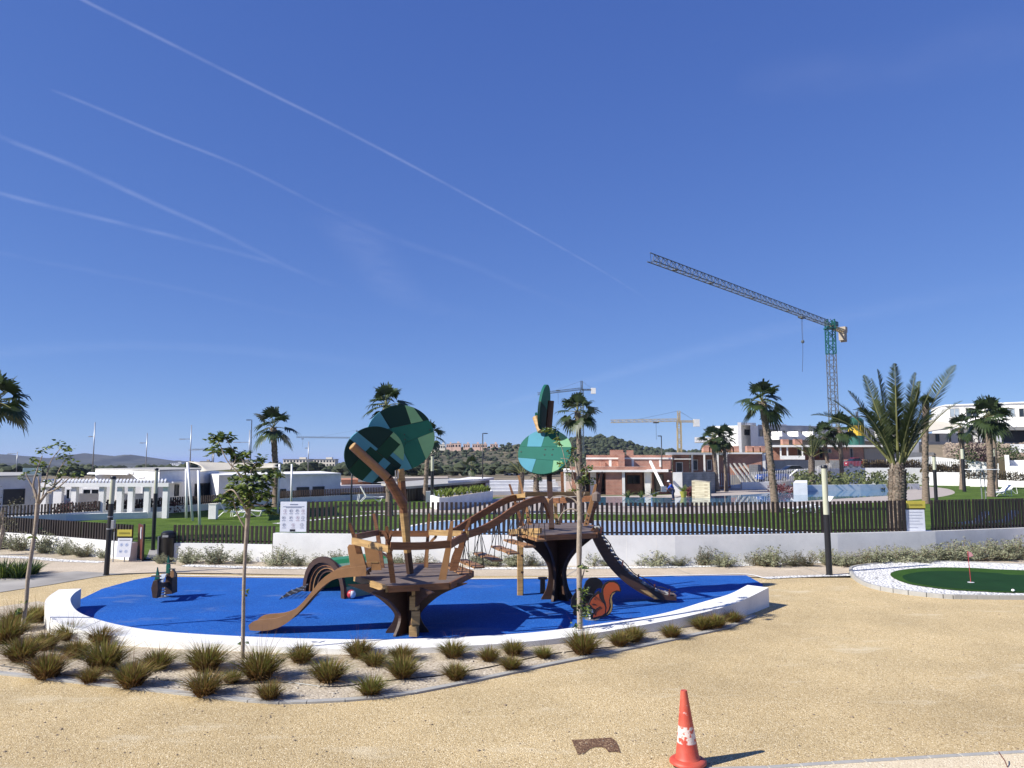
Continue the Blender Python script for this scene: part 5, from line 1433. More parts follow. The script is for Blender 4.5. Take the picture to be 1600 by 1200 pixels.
def feather_palm(px, pyb, pyt, px_top, fr_px, label, seed, fronds, trunk_px, group='feather palms', Yb=None, lw=1.0, nl=46):
    b = P(px, pyb) if Yb is None else W(px, pyb, Yb)
    Y = b.y; rg = random.Random(seed)
    t = W(px_top, pyt, Y); g = thing('palm_tree', label, 'palm tree', b, group)
    L = (t-b).length; r0 = trunk_px/2/1200*Y; fl = fr_px/1200*Y
    n = 14; pts = [b.lerp(t, i/n) for i in range(n+1)]
    rd = [r0*(1.12 if i < 2 else 1.0)*(1-.35*max(0, (i/n-.75)/.25))*rg.uniform(.96, 1.04) for i in range(n+1)]
    mb = MB(); mb.tube(pts, rd, 14)
    step = r0*.36
    for i in range(int(L/step)):
        k = i*step/L; j = min(n-1, int(k*n)); p = pts[j].lerp(pts[j+1], k*n-j); r_ = rd[j]
        m_ = 9
        for q in range(m_):
            a = 6.283*q/m_+i*.7+rg.uniform(-.1, .1); o_ = Vector((math.cos(a), math.sin(a), 0)); s_ = Vector((-o_.y, o_.x, 0))*r_*.30
            hh = step*1.25
            mb.mi = 1 if rg.random() < .6 else 0
            mb.add([p+o_*r_*.92-s_, p+o_*r_*.92+s_, p+o_*r_*1.13+Vector((0, 0, hh))+s_*.6, p+o_*r_*1.13+Vector((0, 0, hh))-s_*.6, p+o_*r_*.85+Vector((0, 0, hh*1.25))], [(0, 1, 2, 3), (3, 2, 4)])
            mb.mi = 0
    mb.build('trunk', [M['palm_bark'], M['palm_boot']], g, smooth=40)
    mb = MB(); ms = MB()
    for fi, (az, el, ln, curve) in enumerate(fronds):
        az = R(az); el = R(el); Lf = fl*ln
        d = Vector((math.cos(az)*math.cos(el), math.sin(az)*math.cos(el), math.sin(el)))
        pp = []; q = t.copy()-Vector((0, 0, r0*.6))+Vector((math.cos(az), math.sin(az), 0))*r0*.4; m_ = 14; dirs = []
        for i in range(m_+1):
            pp.append(q.copy()); dirs.append(d.copy()); q = q+d*Lf/m_
            d = (d+Vector((0, 0, -curve/m_*(.4+1.2*i/m_)))).normalized()
        ms.tube(pp, [max(.006, .045*(1-i/m_*.9)*fl/3.5) for i in range(m_+1)], 5)
        side = Vector((-math.sin(az), math.cos(az), 0)); roll = rg.uniform(-.5, .5)
        for k in range(nl):
            u = .16+.84*k/nl; i = min(m_-1, int(u*m_)); p = pp[i].lerp(pp[i+1], u*m_-i); dd = dirs[i]
            up = side.cross(dd).normalized()*-1
            ll = Lf*.15*(math.sin(math.pi*min(1, .12+u*.88))**.55)*lw
            if u < .28: ll *= .5
            for s_ in (-1, 1):
                sd = (side*s_*math.cos(roll)+up*s_*math.sin(roll))
                ld = (dd*.66+sd*.78+up*.25+Vector((rg.gauss(0, .07), rg.gauss(0, .07), rg.gauss(0, .07)))).normalized()
                e = p+ld*ll*rg.uniform(.85, 1.1); w = ld.cross(up).normalized()*.0175*fl/3.5
                mid_ = p.lerp(e, .4)
                mb.add([p-w*.6, p+w*.6, mid_+w, e+Vector((0, 0, -.02)), mid_-w], [(0, 1, 2, 4), (4, 2, 3)])
    mb.build('crown', M['date_leaf'], g); ms.build('frond_stalks', M['palm_stalk'], g)
    return g
fr = [(175, 54, .98, 1.35), (168, 60, .93, .85), (140, 68, .88, .6), (190, 74, .95, .3), (115, 82, 1.0, .15), (255, 86, 1.02, .1), (60, 78, .85, .3), (20, 72, .92, .3), (-10, 70, .95, .4), (5, 61, 1.2, .28), (300, 75, .8, .3), (330, 60, .85, .9), (215, 56, .85, 1.0), (160, 80, .9, .2), (90, 66, .8, .5), (30, 54, .85, .95), (270, 66, .75, .8), (350, 80, .95, .2)]
feather_palm(1402, 831, 722, 1402, 158, 'big date palm with a thick rough trunk and upswept grey green fronds', 40, fr, 25, Yb=None, nl=66)
fr2 = [(rnd.uniform(0, 360), e, rnd.uniform(.8, 1.1), .5+.5*(90-e)/60) for e in (85, 80, 75, 70, 66, 62, 58, 54, 50, 46, 42, 38, 35, 30, 26, 60, 72, 48, 20)]
feather_palm(1268, 760, 712, 1268, 47, 'small feather palm behind the end of the poolside planter', 41, fr2, 9, Yb=101, nl=36)
fr3 = [(rnd.uniform(0, 360), e, rnd.uniform(.8, 1.1), .6+.6*(90-e)/60) for e in (85, 80, 75, 70, 66, 60, 55, 50, 45, 40, 35, 30, 25, 62, 50, 38, 70)]
feather_palm(813, 776, 738, 816, 44, 'dark feather palm left of the round pale green disc', 42, fr3, 8, nl=30)

# ================= young staked trees =================
def leafspray(mb, c, r, n, size, rg, droop=.5):
    for k in range(n):
        p = Vector(c)+Vector((rg.gauss(0, .5), rg.gauss(0, .5), rg.gauss(0, .45)))*r
        a = rg.uniform(0, 6.28)
        d = Vector((math.cos(a), math.sin(a), -droop*rg.uniform(0, 2)+.2)).normalized()
        u = d.orthogonal().normalized(); u = Matrix.Rotation(rg.uniform(-1, 1), 3, d) @ d.cross(Vector((0, 0, 1))).normalized()
        L = size*rg.uniform(.6, 1.25); w = u*L*.27
        n_ = d.cross(u)*L*.06
        mb.mi = 0 if rg.random() < .62 else 1
        mb.add([p, p+d*L*.4+w+n_, p+d*L, p+d*L*.4-w+n_, p+d*L*.45-n_], [(0, 4, 1), (1, 4, 2), (2, 4, 3), (3, 4, 0)])
    mb.mi = 0
def young_tree(px, pyb, stems, clusters, label, seed, size=.10):
    b = P(px, pyb); Y = b.y; rg = random.Random(seed)
    g = thing('young_tree', label, 'tree', b, 'young trees in the planting bed')
    mb = MB()
    for st in stems:
        pts = [W(q[0], q[1], Y+(q[3] if len(q) > 3 else 0)) for q in st]
        if pts[0].z < .3: pts[0].z = -.05
        sm_ = smooth_curve(pts, 4); rr = []
        for i in range(len(sm_)):
            k = i/(len(sm_)-1)*(len(st)-1); j = min(len(st)-2, int(k)); rr.append(.72*(st[j][2]*(1-k+j)+st[j+1][2]*(k-j))/2/1200*Y*rg.uniform(.93, 1.07))
        mb.tube(sm_, rr, 8)
    mb.build('trunk', M['trunk_y'], g, smooth=True)
    mb = MB()
    for (x, y, r_, n) in clusters:
        if seed == 51: n = n*.62
        c = W(x, y, Y+rg.uniform(-.25, .25))
        leafspray(mb, c, r_/1200*Y, int(n*2.1), size*1.1, rg)
    mb.build('crown', [M['leaf'], M['leaf_dark']], g)
    return g
young_tree(31, 993, [
    [(31, 997, 9), (40, 950, 8), (44, 900, 8), (54, 835, 8), (58, 800, 9), (59, 786, 10)],
    [(59, 790, 7), (55, 768, 5), (44, 748, 3), (40, 738, 2)], [(57, 780, 5), (52, 758, 4), (58, 735, 3), (66, 712, 2)],
    [(59, 788, 8), (72, 772, 5), (84, 760, 4, .3), (97, 748, 3, .4)], [(74, 770, 4), (88, 764, 3, -.3), (110, 745, 2, -.3)], [(66, 778, 4), (73, 745, 3, .2), (80, 720, 2, .3), (95, 700, 1.5, .3)], [(59, 786, 6), (62, 765, 4, -.3), (60, 745, 3, -.4)], [(84, 760, 3), (92, 735, 2), (104, 718, 1.5)]],
    [(65, 704, 6, 16), (75, 697, 6, 14), (94, 694, 7, 22), (105, 701, 7, 18), (105, 716, 9, 22), (92, 712, 6, 12), (52, 718, 6, 12), (68, 724, 6, 12), (35, 744, 6, 12), (58, 736, 6, 12), (95, 742, 8, 16), (118, 740, 7, 14), (84, 758, 7, 14), (112, 724, 6, 12), (75, 752, 6, 10), (41, 738, 5, 8), (100, 730, 6, 10), (55, 830, 4, 5), (50, 838, 4, 5), (31, 952, 4, 7), (41, 940, 3, 4), (30, 957, 4, 6), (68, 762, 5, 7)],
    'slender young tree leaning right at the left end of the planting bed', 51, .085)
young_tree(379, 1030, [
    [(379, 1034, 9), (380, 980, 8), (381, 915, 7.5), (384, 850, 8), (387, 812, 11), (388, 795, 12)],
    [(383, 825, 4), (372, 805, 3), (365, 783, 2.5), (368, 778, 2)], [(387, 798, 6), (382, 770, 4, .2), (376, 745, 3), (355, 720, 2.5), (345, 698, 2), (340, 688, 1.5)],
    [(388, 797, 7), (398, 785, 5), (408, 776, 4, .2), (420, 765, 3, .3)], [(388, 798, 7), (389, 770, 5, -.2), (384, 745, 4), (382, 725, 3), (374, 712, 2)], [(389, 780, 4), (396, 755, 3), (392, 735, 2.5), (402, 722, 2)], [(386, 800, 5), (375, 780, 4, -.3), (362, 765, 3, -.3), (345, 775, 2)], [(396, 786, 4), (412, 790, 3, -.2), (420, 782, 2)], [(382, 745, 3), (368, 735, 2), (358, 718, 1.5)], [(360, 735, 2.5), (368, 715, 2), (356, 690, 1.5), (350, 684, 1)]],
    [(334, 684, 8, 30), (346, 681, 8, 26), (358, 684, 6, 14), (333, 702, 7, 12), (347, 704, 7, 14), (362, 702, 7, 14), (370, 714, 9, 34), (380, 710, 7, 20), (391, 732, 9, 26), (403, 723, 9, 24), (410, 716, 6, 12), (376, 730, 7, 16), (368, 762, 10, 34), (382, 768, 11, 40), (396, 762, 11, 40), (410, 758, 10, 34), (375, 780, 10, 30), (392, 780, 10, 30), (412, 772, 9, 26), (356, 774, 9, 24), (345, 778, 7, 14), (420, 744, 8, 22), (428, 738, 7, 16), (437, 740, 6, 12), (420, 790, 8, 20), (424, 798, 6, 12), (362, 790, 7, 12), (388, 748, 8, 20), (402, 745, 7, 16), (366, 748, 7, 12), (383, 925, 4, 4), (380, 1003, 4, 4)],
    'young leafy tree with a pale stem in the bed in front of the slide', 52, .105)
young_tree(906, 992, [
    [(906, 994, 12), (906, 950, 12), (905, 900, 11), (905, 850, 11), (906, 800, 11.5), (905, 775, 11), (903, 748, 8), (900, 725, 4), (896, 708, 2.5), (894, 690, 2)],
    [(906, 792, 5), (896, 780, 3.5), (880, 775, 2.5), (866, 776, 2), (858, 782, 1.5)], [(905, 778, 4), (893, 762, 2.5), (886, 735, 2), (878, 700, 1.5), (868, 676, 1)], [(904, 772, 4), (912, 755, 2.5), (916, 738, 2), (912, 725, 1.5)], [(905, 800, 4), (893, 795, 3), (880, 800, 2), (872, 812, 1.5)], [(906, 806, 4), (916, 802, 2.5), (922, 806, 1.5)], [(904, 765, 4), (896, 745, 2.5), (890, 720, 2), (876, 716, 1.2)], [(905, 785, 4), (915, 765, 2.5), (908, 748, 2), (898, 735, 1.5)], [(906, 915, 4), (913, 890, 2), (910, 880, 1.5)]],
    [(852, 671, 5, 10), (860, 673, 5, 8), (866, 670, 5, 10), (872, 684, 5, 8), (873, 693, 4, 6), (892, 708, 6, 10), (898, 714, 6, 8), (875, 722, 5, 8), (884, 730, 5, 5), (915, 732, 6, 12), (922, 730, 5, 8), (915, 748, 7, 18), (908, 752, 6, 12), (924, 750, 6, 12), (896, 764, 4, 6), (888, 742, 4, 5), (900, 700, 4, 6), (911, 885, 5, 8), (909, 932, 5, 10), (913, 922, 6, 12), (904, 946, 5, 10), (918, 958, 5, 6), (915, 950, 7, 14), (910, 962, 5, 6), (900, 976, 4, 6)],
    'almost bare young tree with a straight pale trunk beside the squirrel rider', 53, .085)

# ================= shrubs along the wall =================
def silver_proto(seed, n=170):
    rg = random.Random(seed); mb = MB()
    for s_ in range(42):
        a = rg.uniform(0, 6.28); l = rg.uniform(0, 1)**.6; el = R(90)-l*R(78)
        d = Vector((math.cos(a)*math.cos(el), math.sin(a)*math.cos(el), math.sin(el)*.95)); L = rg.uniform(.55, 1.0)
        q = Vector((rg.uniform(-.15, .15), rg.uniform(-.15, .15), 0))
        bend = Vector((rg.gauss(0, .15), rg.gauss(0, .15), .15))
        mid_ = q+d*L*.5; e = q+(d+bend).normalized()*L
        mb.mi = 1; mb.tube([q, mid_, e], [.012, .008, .003], 3, cap=False); mb.mi = 0
        for k in range(30):
            t = .2+.8*k/30; p = q.lerp(e, t)+Vector((rg.gauss(0, .06), rg.gauss(0, .06), rg.gauss(0, .05)))
            v = Vector((rg.gauss(0, 1), rg.gauss(0, 1), rg.gauss(.5, 1))).normalized(); w = v.orthogonal().normalized()*.02
            mb.add([p-w, p+v*.085, p+w, p-v*.01], [(0, 3, 2, 1)])
    return mb
protos = []
M['silver_stem'] = mat('dry_stem', (0.24, 0.17, 0.11), .9, .2, 6)
for i in range(3):
    mb = silver_proto(60+i)
    protos.append(mb)
SH = ([(8, 868, 34, 'leftmost, at the picture edge'), (38, 869, 30, 'second from the left, against the left wall'), (76, 872, 36, 'third from the left, against the left wall'), (109, 873, 34, 'behind the slim young tree, against the left wall'), (141, 875, 34, 'left of the lamp with the junction box'), (170, 877, 26, 'just behind the lamp with the junction box'), (258, 882, 20, 'in front of the litter bin'),
    (299, 883, 36, 'right of the litter bin, first along the low wall'), (343, 884, 34, 'second along the low wall'), (386, 886, 28, 'behind the leafy young tree')] +
    [(x, y, w_, l) for x, y, w_, l in ((440, 887, 36, 'below the big icon board'), (470, 887, 26, 'just right of the icon board'), (500, 887, 28, 'above the left net of the green tunnel'), (530, 887, 28, 'above the green tunnel'), (560, 887, 24, 'behind the slide panels'), (604, 887, 28, 'seen between the posts of the left tower'), (628, 887, 26, 'seen beside the leaning pole of the left tower'), (662, 886, 30, 'at the back of the left tower deck'), (745, 885, 28, 'under the lowest hanging steps'), (775, 885, 24, 'under the middle hanging steps'), (801, 884, 30, 'left of the square log post'), (830, 884, 30, 'between the square log post and the right trunk'), (925, 883, 32, 'left of the curved climbing ramp'), (948, 882, 22, 'just behind the curved climbing ramp'), (1000, 882, 22, 'first to the right of the climbing ramp'), (1022, 881, 36, 'second to the right of the climbing ramp'), (1060, 881, 24, 'small pale one in the row right of the ramp'), (1092, 880, 38, 'large one above the right end of the blue surface'), (1126, 879, 34, 'directly right of the large one above the blue surface'), (1180, 878, 32, 'left half of the tall pair left of the thick lamp'), (1202, 877, 38, 'right half of the tall pair left of the thick lamp'), (1236, 876, 32, 'second one left of the thick lamp'), (1258, 875, 30, 'immediately left of the thick lamp'), (1288, 874, 34, 'behind the thick lamp'), (1314, 873, 34, 'immediately right of the thick lamp'), (1340, 872, 34, 'second right of the thick lamp'), (1366, 871, 36, 'third right of the thick lamp'), (1392, 870, 38, 'below the date palm trunk'), (1418, 868, 40, 'below the yellow topped board'), (1444, 867, 40, 'right below the yellow topped board'), (1470, 866, 42, 'left of the golf flag'), (1496, 864, 44, 'tall one left of the golf flag'), (1520, 862, 40, 'just behind the golf flag'), (1550, 861, 40, 'first to the right of the golf flag'), (1576, 858, 42, 'second to the right of the golf flag'), (1600, 857, 44, 'rightmost, at the picture edge'))])
shp = []
for i, (px, py, w_, lab) in enumerate(SH):
    b = P(px, py); b.z = 0
    Yw = (26.0 if px > 433 else 26.6 if px > 250 else 27.0+(215-px)*.0191)-.62+(max(0, px-1300)/300)**1.3*1.75-rnd.uniform(-.2, .1)
    b = Vector((X(px, Yw), Yw, 0))
    s_ = w_/1200*b.y/.98
    if i < 3:
        r_ = thing('silver_shrub', 'silvery grey shrub '+lab, 'shrub', b, 'silvery shrubs along the wall')
        v0 = protos[i]
        mb = MB(); mb.v = [v+b for v in v0.v]; mb.f = v0.f; mb.m = v0.m
        mb.build('foliage', [M['silver'], M['silver_stem']], r_)
        shp.append(r_); r_.scale = (s_, s_, s_*1.0)
    else:
        dup(shp[rnd.randrange(3)], b, rnd.uniform(0, 6.28), (s_*rnd.uniform(.9, 1.15), s_, s_*rnd.uniform(.72, .95)), 'silvery grey shrub '+lab)
# olive shrub and strap leaved plants at left edge
mb = MB(); rg = random.Random(77); b = P(-4, 868)
for k in range(46):
    c = Vector((b.x+rg.gauss(0, .42), b.y+rg.gauss(0, .5), 1.35+rg.gauss(0, .6)))
    if c.z > .35: leaf_blob(mb, c, .22, 16, .07, .9, rg)
g = thing('olive_shrub', 'tall grey green shrub cut off by the left edge in front of the low wall', 'shrub', b)
mb.build('crown', mat('olive_leaf', (0.17, 0.16, 0.09), .8, .4, 3, c2=(.07, .07, .04), trans=.2), g)
mb = MB(); 
for k in range(5): mb.tube([b, b+Vector((rg.uniform(-.3, .3), rg.uniform(-.3, .3), .8)), b+Vector((rg.uniform(-.6, .6), rg.uniform(-.4, .4), 1.7))], [.04, .03, .012], 6)
mb.build('trunk', M['trunk_y'], g)
def blades(mb, n, rg, hmin, hmax, spread, w, lean, mats=(0, 1), base_r=.06, seg=3):
    for k in range(n):
        a = rg.uniform(0, 6.28); l = lean*rg.uniform(0, 1)**.7
        h = rg.uniform(hmin, hmax)
        q = Vector((math.cos(a), math.sin(a), 0))*base_r*rg.uniform(0, 1)
        o_ = Vector((math.cos(a), math.sin(a), 0)); s_ = Vector((-o_.y, o_.x, 0))
        s_ = (s_*math.cos(rg.uniform(-1, 1))+o_*math.sin(rg.uniform(-1, 1))).normalized()*w
        pts = []
        for i in range(seg+1):
            t = i/seg
            pts.append(q+o_*(l*h*(t*.75+t*t*.55))+Vector((0, 0, h*t*(1-.42*l*t))))
        mb.mi = rg.choice(mats)
        vs_ = []; fs_ = []
        for i in range(seg): vs_ += [pts[i]-s_*(1-i/seg*.5), pts[i]+s_*(1-i/seg*.5)]
        vs_.append(pts[seg])
        for i in range(seg-1): fs_.append((2*i, 2*i+1, 2*i+3, 2*i+2))
        fs_.append((2*seg-2, 2*seg-1, 2*seg))
        mb.add(vs_, fs_)
    mb.mi = 0
for i, (px, py, s_, lab) in enumerate(((4, 903, 1.0, 'strap leaved dark plant at the left edge beside the paving'), (28, 903, .9, 'strap leaved dark plant between its two neighbours beside the paving'), (48, 897, .75, 'strap leaved dark plant nearest the paved path, rightmost of three'))):
    b = P(px, py); g = thing('strap_plant', lab, 'plant', b, 'dark strap leaved plants')
    mb = MB(); blades(mb, 230, random.Random(80+i), .35*s_, .75*s_, 1, .014, .9, (0, 0, 1), .22)
    mb.v = [v+b for v in mb.v]; mb.build('leaves', [M['leaf_dark'], M['leaf']], g)

# ================= grass tufts in the planting bed =================
def tuft_mat(name, lo, hi):
    m, n, b = newmat(name)
    tc = n.nodes.new('ShaderNodeTexCoord'); sx = n.nodes.new('ShaderNodeSeparateXYZ'); n.links.new(tc.outputs['Object'], sx.inputs[0])
    no = n.nodes.new('ShaderNodeTexNoise'); no.inputs['Scale'].default_value = 9; n.links.new(tc.outputs['Object'], no.inputs[0])
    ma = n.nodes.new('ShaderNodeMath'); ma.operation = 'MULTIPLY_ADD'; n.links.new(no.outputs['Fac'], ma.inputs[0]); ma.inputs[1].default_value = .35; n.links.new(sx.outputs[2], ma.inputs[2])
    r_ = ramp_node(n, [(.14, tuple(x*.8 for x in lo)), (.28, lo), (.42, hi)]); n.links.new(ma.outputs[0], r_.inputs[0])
    n.links.new(r_.outputs[0], b.inputs['Base Color']); b.inputs['Roughness'].default_value = .8; b.inputs['Specular IOR Level'].default_value = .2
    tr = n.nodes.new('ShaderNodeBsdfTranslucent'); n.links.new(r_.outputs[0], tr.inputs[0]); mx = n.nodes.new('ShaderNodeMixShader'); mx.inputs[0].default_value = .3
    n.links.new(b.outputs[0], mx.inputs[1]); n.links.new(tr.outputs[0], mx.inputs[2]); n.links.new(mx.outputs[0], n.nodes['Material Output'].inputs['Surface'])
    return m
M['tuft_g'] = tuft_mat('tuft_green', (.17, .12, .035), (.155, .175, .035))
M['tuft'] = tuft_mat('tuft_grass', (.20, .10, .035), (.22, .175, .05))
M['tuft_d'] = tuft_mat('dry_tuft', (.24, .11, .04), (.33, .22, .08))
tp = []
for i, (mats, n) in enumerate((((0, 0, 1, 1, 2), 430), ((0, 1, 2, 1), 470), ((2, 2, 1, 1, 0), 430), ((1, 0, 0), 300))):
    rg = random.Random(90+i)
    mb = MB(); blades(mb, int(n*1.7), rg, .24, .52, 1, .0075, .95, mats, .13); blades(mb, 26, rg, .6, .85, 1, .003, .7, (2,), .06)
    mb.mi = 1
    blades(mb, n//2, rg, .12, .32, 1, .006, 1.6, (2,), .12)
    tp.append(mb)
M['tuft_d'] = mat('dry_tuft', (0.26, 0.155, 0.05), .85, .35, 3, c2=(.13, .06, .02), trans=.25)
TF = [  # px, base py, width px, kind, label
 (57, 972, 44, 0, 'small tuft just left of the bench end'), (10, 1005, 62, 0, 'tuft at the left edge, behind the front one'), (34, 1034, 62, 1, 'rounded tuft below the leaning young tree'), (73, 1060, 64, 2, 'rust brown tuft nearest the kerb at the left'), (72, 1016, 46, 1, 'tuft right of the leaning young tree trunk'), (108, 1000, 48, 0, 'green tuft right against the left bench curve'), (119, 1027, 48, 1, 'tuft below the green one at the left bench curve'), (163, 1048, 70, 0, 'broad tuft in the middle of the left group'), (158, 1008, 48, 2, 'brownish tuft touching the bench above the broad tuft'), (140, 1068, 38, 2, 'smallest rust brown tuft by the kerb at left'), (206, 1074, 62, 1, 'tuft right beside the kerb, below the tall one'), (246, 1046, 54, 0, 'tall tuft close to the bench above the kerbside one'), (322, 1048, 68, 0, 'large tuft against the bench left of the leafy tree'), (319, 1087, 62, 2, 'large brown tuft at the kerb left of the leafy tree'), (362, 1068, 36, 3, 'small sparse green tuft left of the leafy tree base'), (406, 1062, 72, 0, 'largest green tuft right of the leafy tree'), (421, 1094, 46, 2, 'short rust brown tuft on the kerb right of the leafy tree'), (471, 1036, 48, 0, 'tuft against the bench below the slide foot'), (513, 1066, 60, 0, 'dense tuft below the slide foot, away from the bench'), (560, 1028, 46, 1, 'tuft against the bench, left one of the touching pair'), (584, 1041, 40, 0, 'tuft in front of the bench, right one of the touching pair'), (578, 1087, 52, 3, 'bright green tuft nearest the kerb below the left tower'), (628, 1032, 42, 1, 'tuft at the bench below the left tower trunk'), (629, 1060, 54, 0, 'wide tuft in front of the left tower trunk'), (708, 1028, 46, 0, 'tuft at the bench right of the left tower'), (712, 1063, 42, 1, 'lone tuft half way to the kerb right of the left tower'), (764, 1034, 36, 1, 'small tuft between bench and kerb, left of the paired ones'), (802, 1024, 40, 0, 'rear tuft of the close pair right of centre'), (799, 1047, 38, 1, 'front tuft of the close pair by the kerb'), (850, 1029, 34, 3, 'low sparse light green tuft left of the pale trunk'), (911, 1023, 56, 0, 'large green tuft at the foot of the pale straight trunk'), (968, 1010, 38, 1, 'left tuft of the pair right of the pale trunk'), (990, 1003, 40, 0, 'right tuft of the pair right of the pale trunk'), (1049, 997, 36, 1, 'lone tuft below the right part of the bench'), (1097, 984, 38, 0, 'left tuft of the group near the right bench end'), (1118, 982, 38, 1, 'right tuft of the group near the right bench end'), (1146, 973, 32, 1, 'last tuft at the narrow right tip of the bed'), (-30, 1030, 60, 0, None), (25, 985, 50, 1, 'tuft between the left edge and the leaning young tree')]
tt = []
for i, (px, py, w_, kd, lab) in enumerate(TF):
    if lab is None: continue
    b = P(px, py); b.z = 0.0; s_ = w_/1200*b.y/.70
    lab = 'ornamental grass '+lab
    if len(tt) < 4 and False: pass
    key = kd
    ex = [q for q in tt if q[0] == key]
    if not ex:
        g = thing('grass_tuft', lab, 'grass tuft', b, 'grass tufts in the planting bed')
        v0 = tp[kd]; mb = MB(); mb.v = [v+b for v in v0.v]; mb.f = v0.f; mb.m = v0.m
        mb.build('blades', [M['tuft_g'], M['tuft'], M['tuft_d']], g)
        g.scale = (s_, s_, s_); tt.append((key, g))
    else:
        dup(ex[0][1], b, rnd.uniform(0, 6.28), (s_, s_, s_*rnd.uniform(.9, 1.1)), lab)
# small stones and stray weeds on the bed
mb = MB(); rg = random.Random(9)
for k in range(420):
    px = rg.uniform(0, 1130); py = rg.uniform(985, 1095); p = P(px, py)
    q = min(range(len(kc)), key=lambda i: abs(kc[i].x-p.x)); q2 = min(range(len(mid)), key=lambda i: abs(oc[i].x-p.x))
    if not (kc[q].y+.15 < p.y < oc[q2].y-.1): continue
    ico(mb, (p.x, p.y, .015), rg.uniform(.008, .035), rg, .6)
mb.build('bed_stones', mat('pale_stone', (0.5, 0.45, 0.37), .95, .3, 5), kind='stuff')
g = None
hp = [P(x, y)+Vector((0, 0, .02)) for x, y in ((0, 1042), (120, 1058), (240, 1062), (330, 1072), (440, 1068), (520, 1075), (600, 1066), (680, 1058), (760, 1045), (860, 1024), (960, 1012))]
solo(MB().tube(smooth_curve(hp, 8), .009, 6), 'drip_hose', M['black'], 'thin black irrigation hose winding through the planting bed', 'hose')
# ================= the climbing structure =================
def sweep(mb, pts, w, h, up=Vector((0, 0, 1))):
    """rectangular board following a curve; w across, h in the bending plane"""
    n = len(pts); b0 = len(mb.v)
    hv = h if hasattr(h, '__len__') else [h]*n
    for i, p in enumerate(pts):
        t = (pts[min(i+1, n-1)]-pts[max(i-1, 0)]).normalized()
        s_ = t.cross(up).normalized(); u = s_.cross(t).normalized()
        for a, b in ((-1, -1), (1, -1), (1, 1), (-1, 1)): mb.v.append(p+s_*a*w/2+u*b*hv[i]/2)
    for i in range(n-1):
        for k in range(4):
            a = b0+4*i+k; b = b0+4*i+(k+1) % 4
            mb.f.append([a, b, b+4, a+4]); mb.m.append(mb.mi)
    mb.f.append([b0, b0+3, b0+2, b0+1]); mb.m.append(mb.mi)
    e = b0+4*(n-1); mb.f.append([e, e+1, e+2, e+3]); mb.m.append(mb.mi)
    return mb
def clip(poly, p, q):
    """keep the part of a 2D polygon to the left of p->q"""
    out = []
    f = lambda a: (q[0]-p[0])*(a[1]-p[1])-(q[1]-p[1])*(a[0]-p[0])
    for i in range(len(poly)):
        a, b = poly[i], poly[(i+1) % len(poly)]
        fa, fb = f(a), f(b)
        if fa >= 0: out.append(a)
        if fa*fb < 0:
            t = fa/(fa-fb); out.append((a[0]+(b[0]-a[0])*t, a[1]+(b[1]-a[1])*t))
    return out
def board_px(mb, quad, Y, th=.05, Yt=None):
    """flat board whose outline is given by pixel points at depth Y (bottom) / Yt (top)"""
    ys = [q[1] for q in quad]; lo, hi = min(ys), max(ys)
    pts = [W(q[0], q[1], Y+((Yt or Y)-Y)*((hi-q[1])/max(1e-6, hi-lo))) for q in quad]
    mb.extrude(pts, (0, th, 0)); return mb
ORI = Vector((X(640, 15.6), 15.6, 0))
CT = thing('climbing_frame', 'big wooden tree house climbing frame: two tree towers, wavy bridge, slide and green discs', 'climbing frame', ORI)
def trunk_panels(c, zt, prof, angs, m):
    for a in angs:
        u = Vector((math.cos(R(a)), math.sin(R(a)), 0)); nrm = Vector((-u.y, u.x, 0))
        pts = smooth_curve([Vector((w, 0, z)) for z, w in prof], 3)
        outl = [c+u*p.x+Vector((0, 0, p.z)) for p in pts] + [c-u*p.x+Vector((0, 0, p.z)) for p in pts[::-1]]
        mb = MB(); mb.extrude([p-nrm*.03 for p in outl], nrm*.06)
        mb.build('trunk_panel', M[m], CT)
prof1 = [(0, .41), (.05, .42), (.18, .32), (.34, .255), (.45, .30), (.58, .43), (.74, .64), (.86, .90), (.95, 1.15), (.97, 1.18)]
trunk_panels(ORI, .97, prof1, (4, 62, 121), 'dark_wood')
D1 = [P(*q, 1.03) for q in ((556, 899), (607, 916), (701, 911), (737, 893), (700, 880), (592, 882))]
def deckbuild(D, z, name_m='deck'):
    mb = MB(); mb.extrude([Vector((p.x, p.y, z-.05)) for p in D], (0, 0, .05)); mb.build('deck_floor', M['deck'], CT)
    n = len(D); c = sum(D, Vector((0, 0, 0)))/n
    for i in range(n):
        a, b = D[i], D[(i+1) % n]
        o_ = ((a+b)/2-c); o_.z = 0; o_.normalize()
        MB().bar(Vector((a.x, a.y, z-.05))+o_*.03, Vector((b.x, b.y, z-.05))+o_*.03, .05, .12).build('deck_edge', M['light_wood'] if i in (0, 5) else M['wood'], CT)
    # board joints
    for k in (-.5, 0, .5):
        MB().bar(c+Vector((-.95, k*.9, 0.001)), c+Vector((.95, k*.9+.2, .001)), .012, .004).build('deck_joint', M['dark_wood'], CT)
deckbuild(D1, 1.03)
C2 = Vector((X(870, 19.3), 19.3, 0))
prof2 = [(0, .40), (.06, .40), (.25, .29), (.5, .23), (.75, .23), (.97, .33), (1.2, .53), (1.4, .78), (1.56, 1.0), (1.61, 1.02)]
trunk_panels(C2, 1.6, prof2, (8, 68, 127), 'dark_wood')
D2 = [P(*q, 1.68) for q in ((808, 829), (842, 837), (930, 833.5), (938, 824), (905, 817), (822, 818.5))]
deckbuild(D2, 1.68)
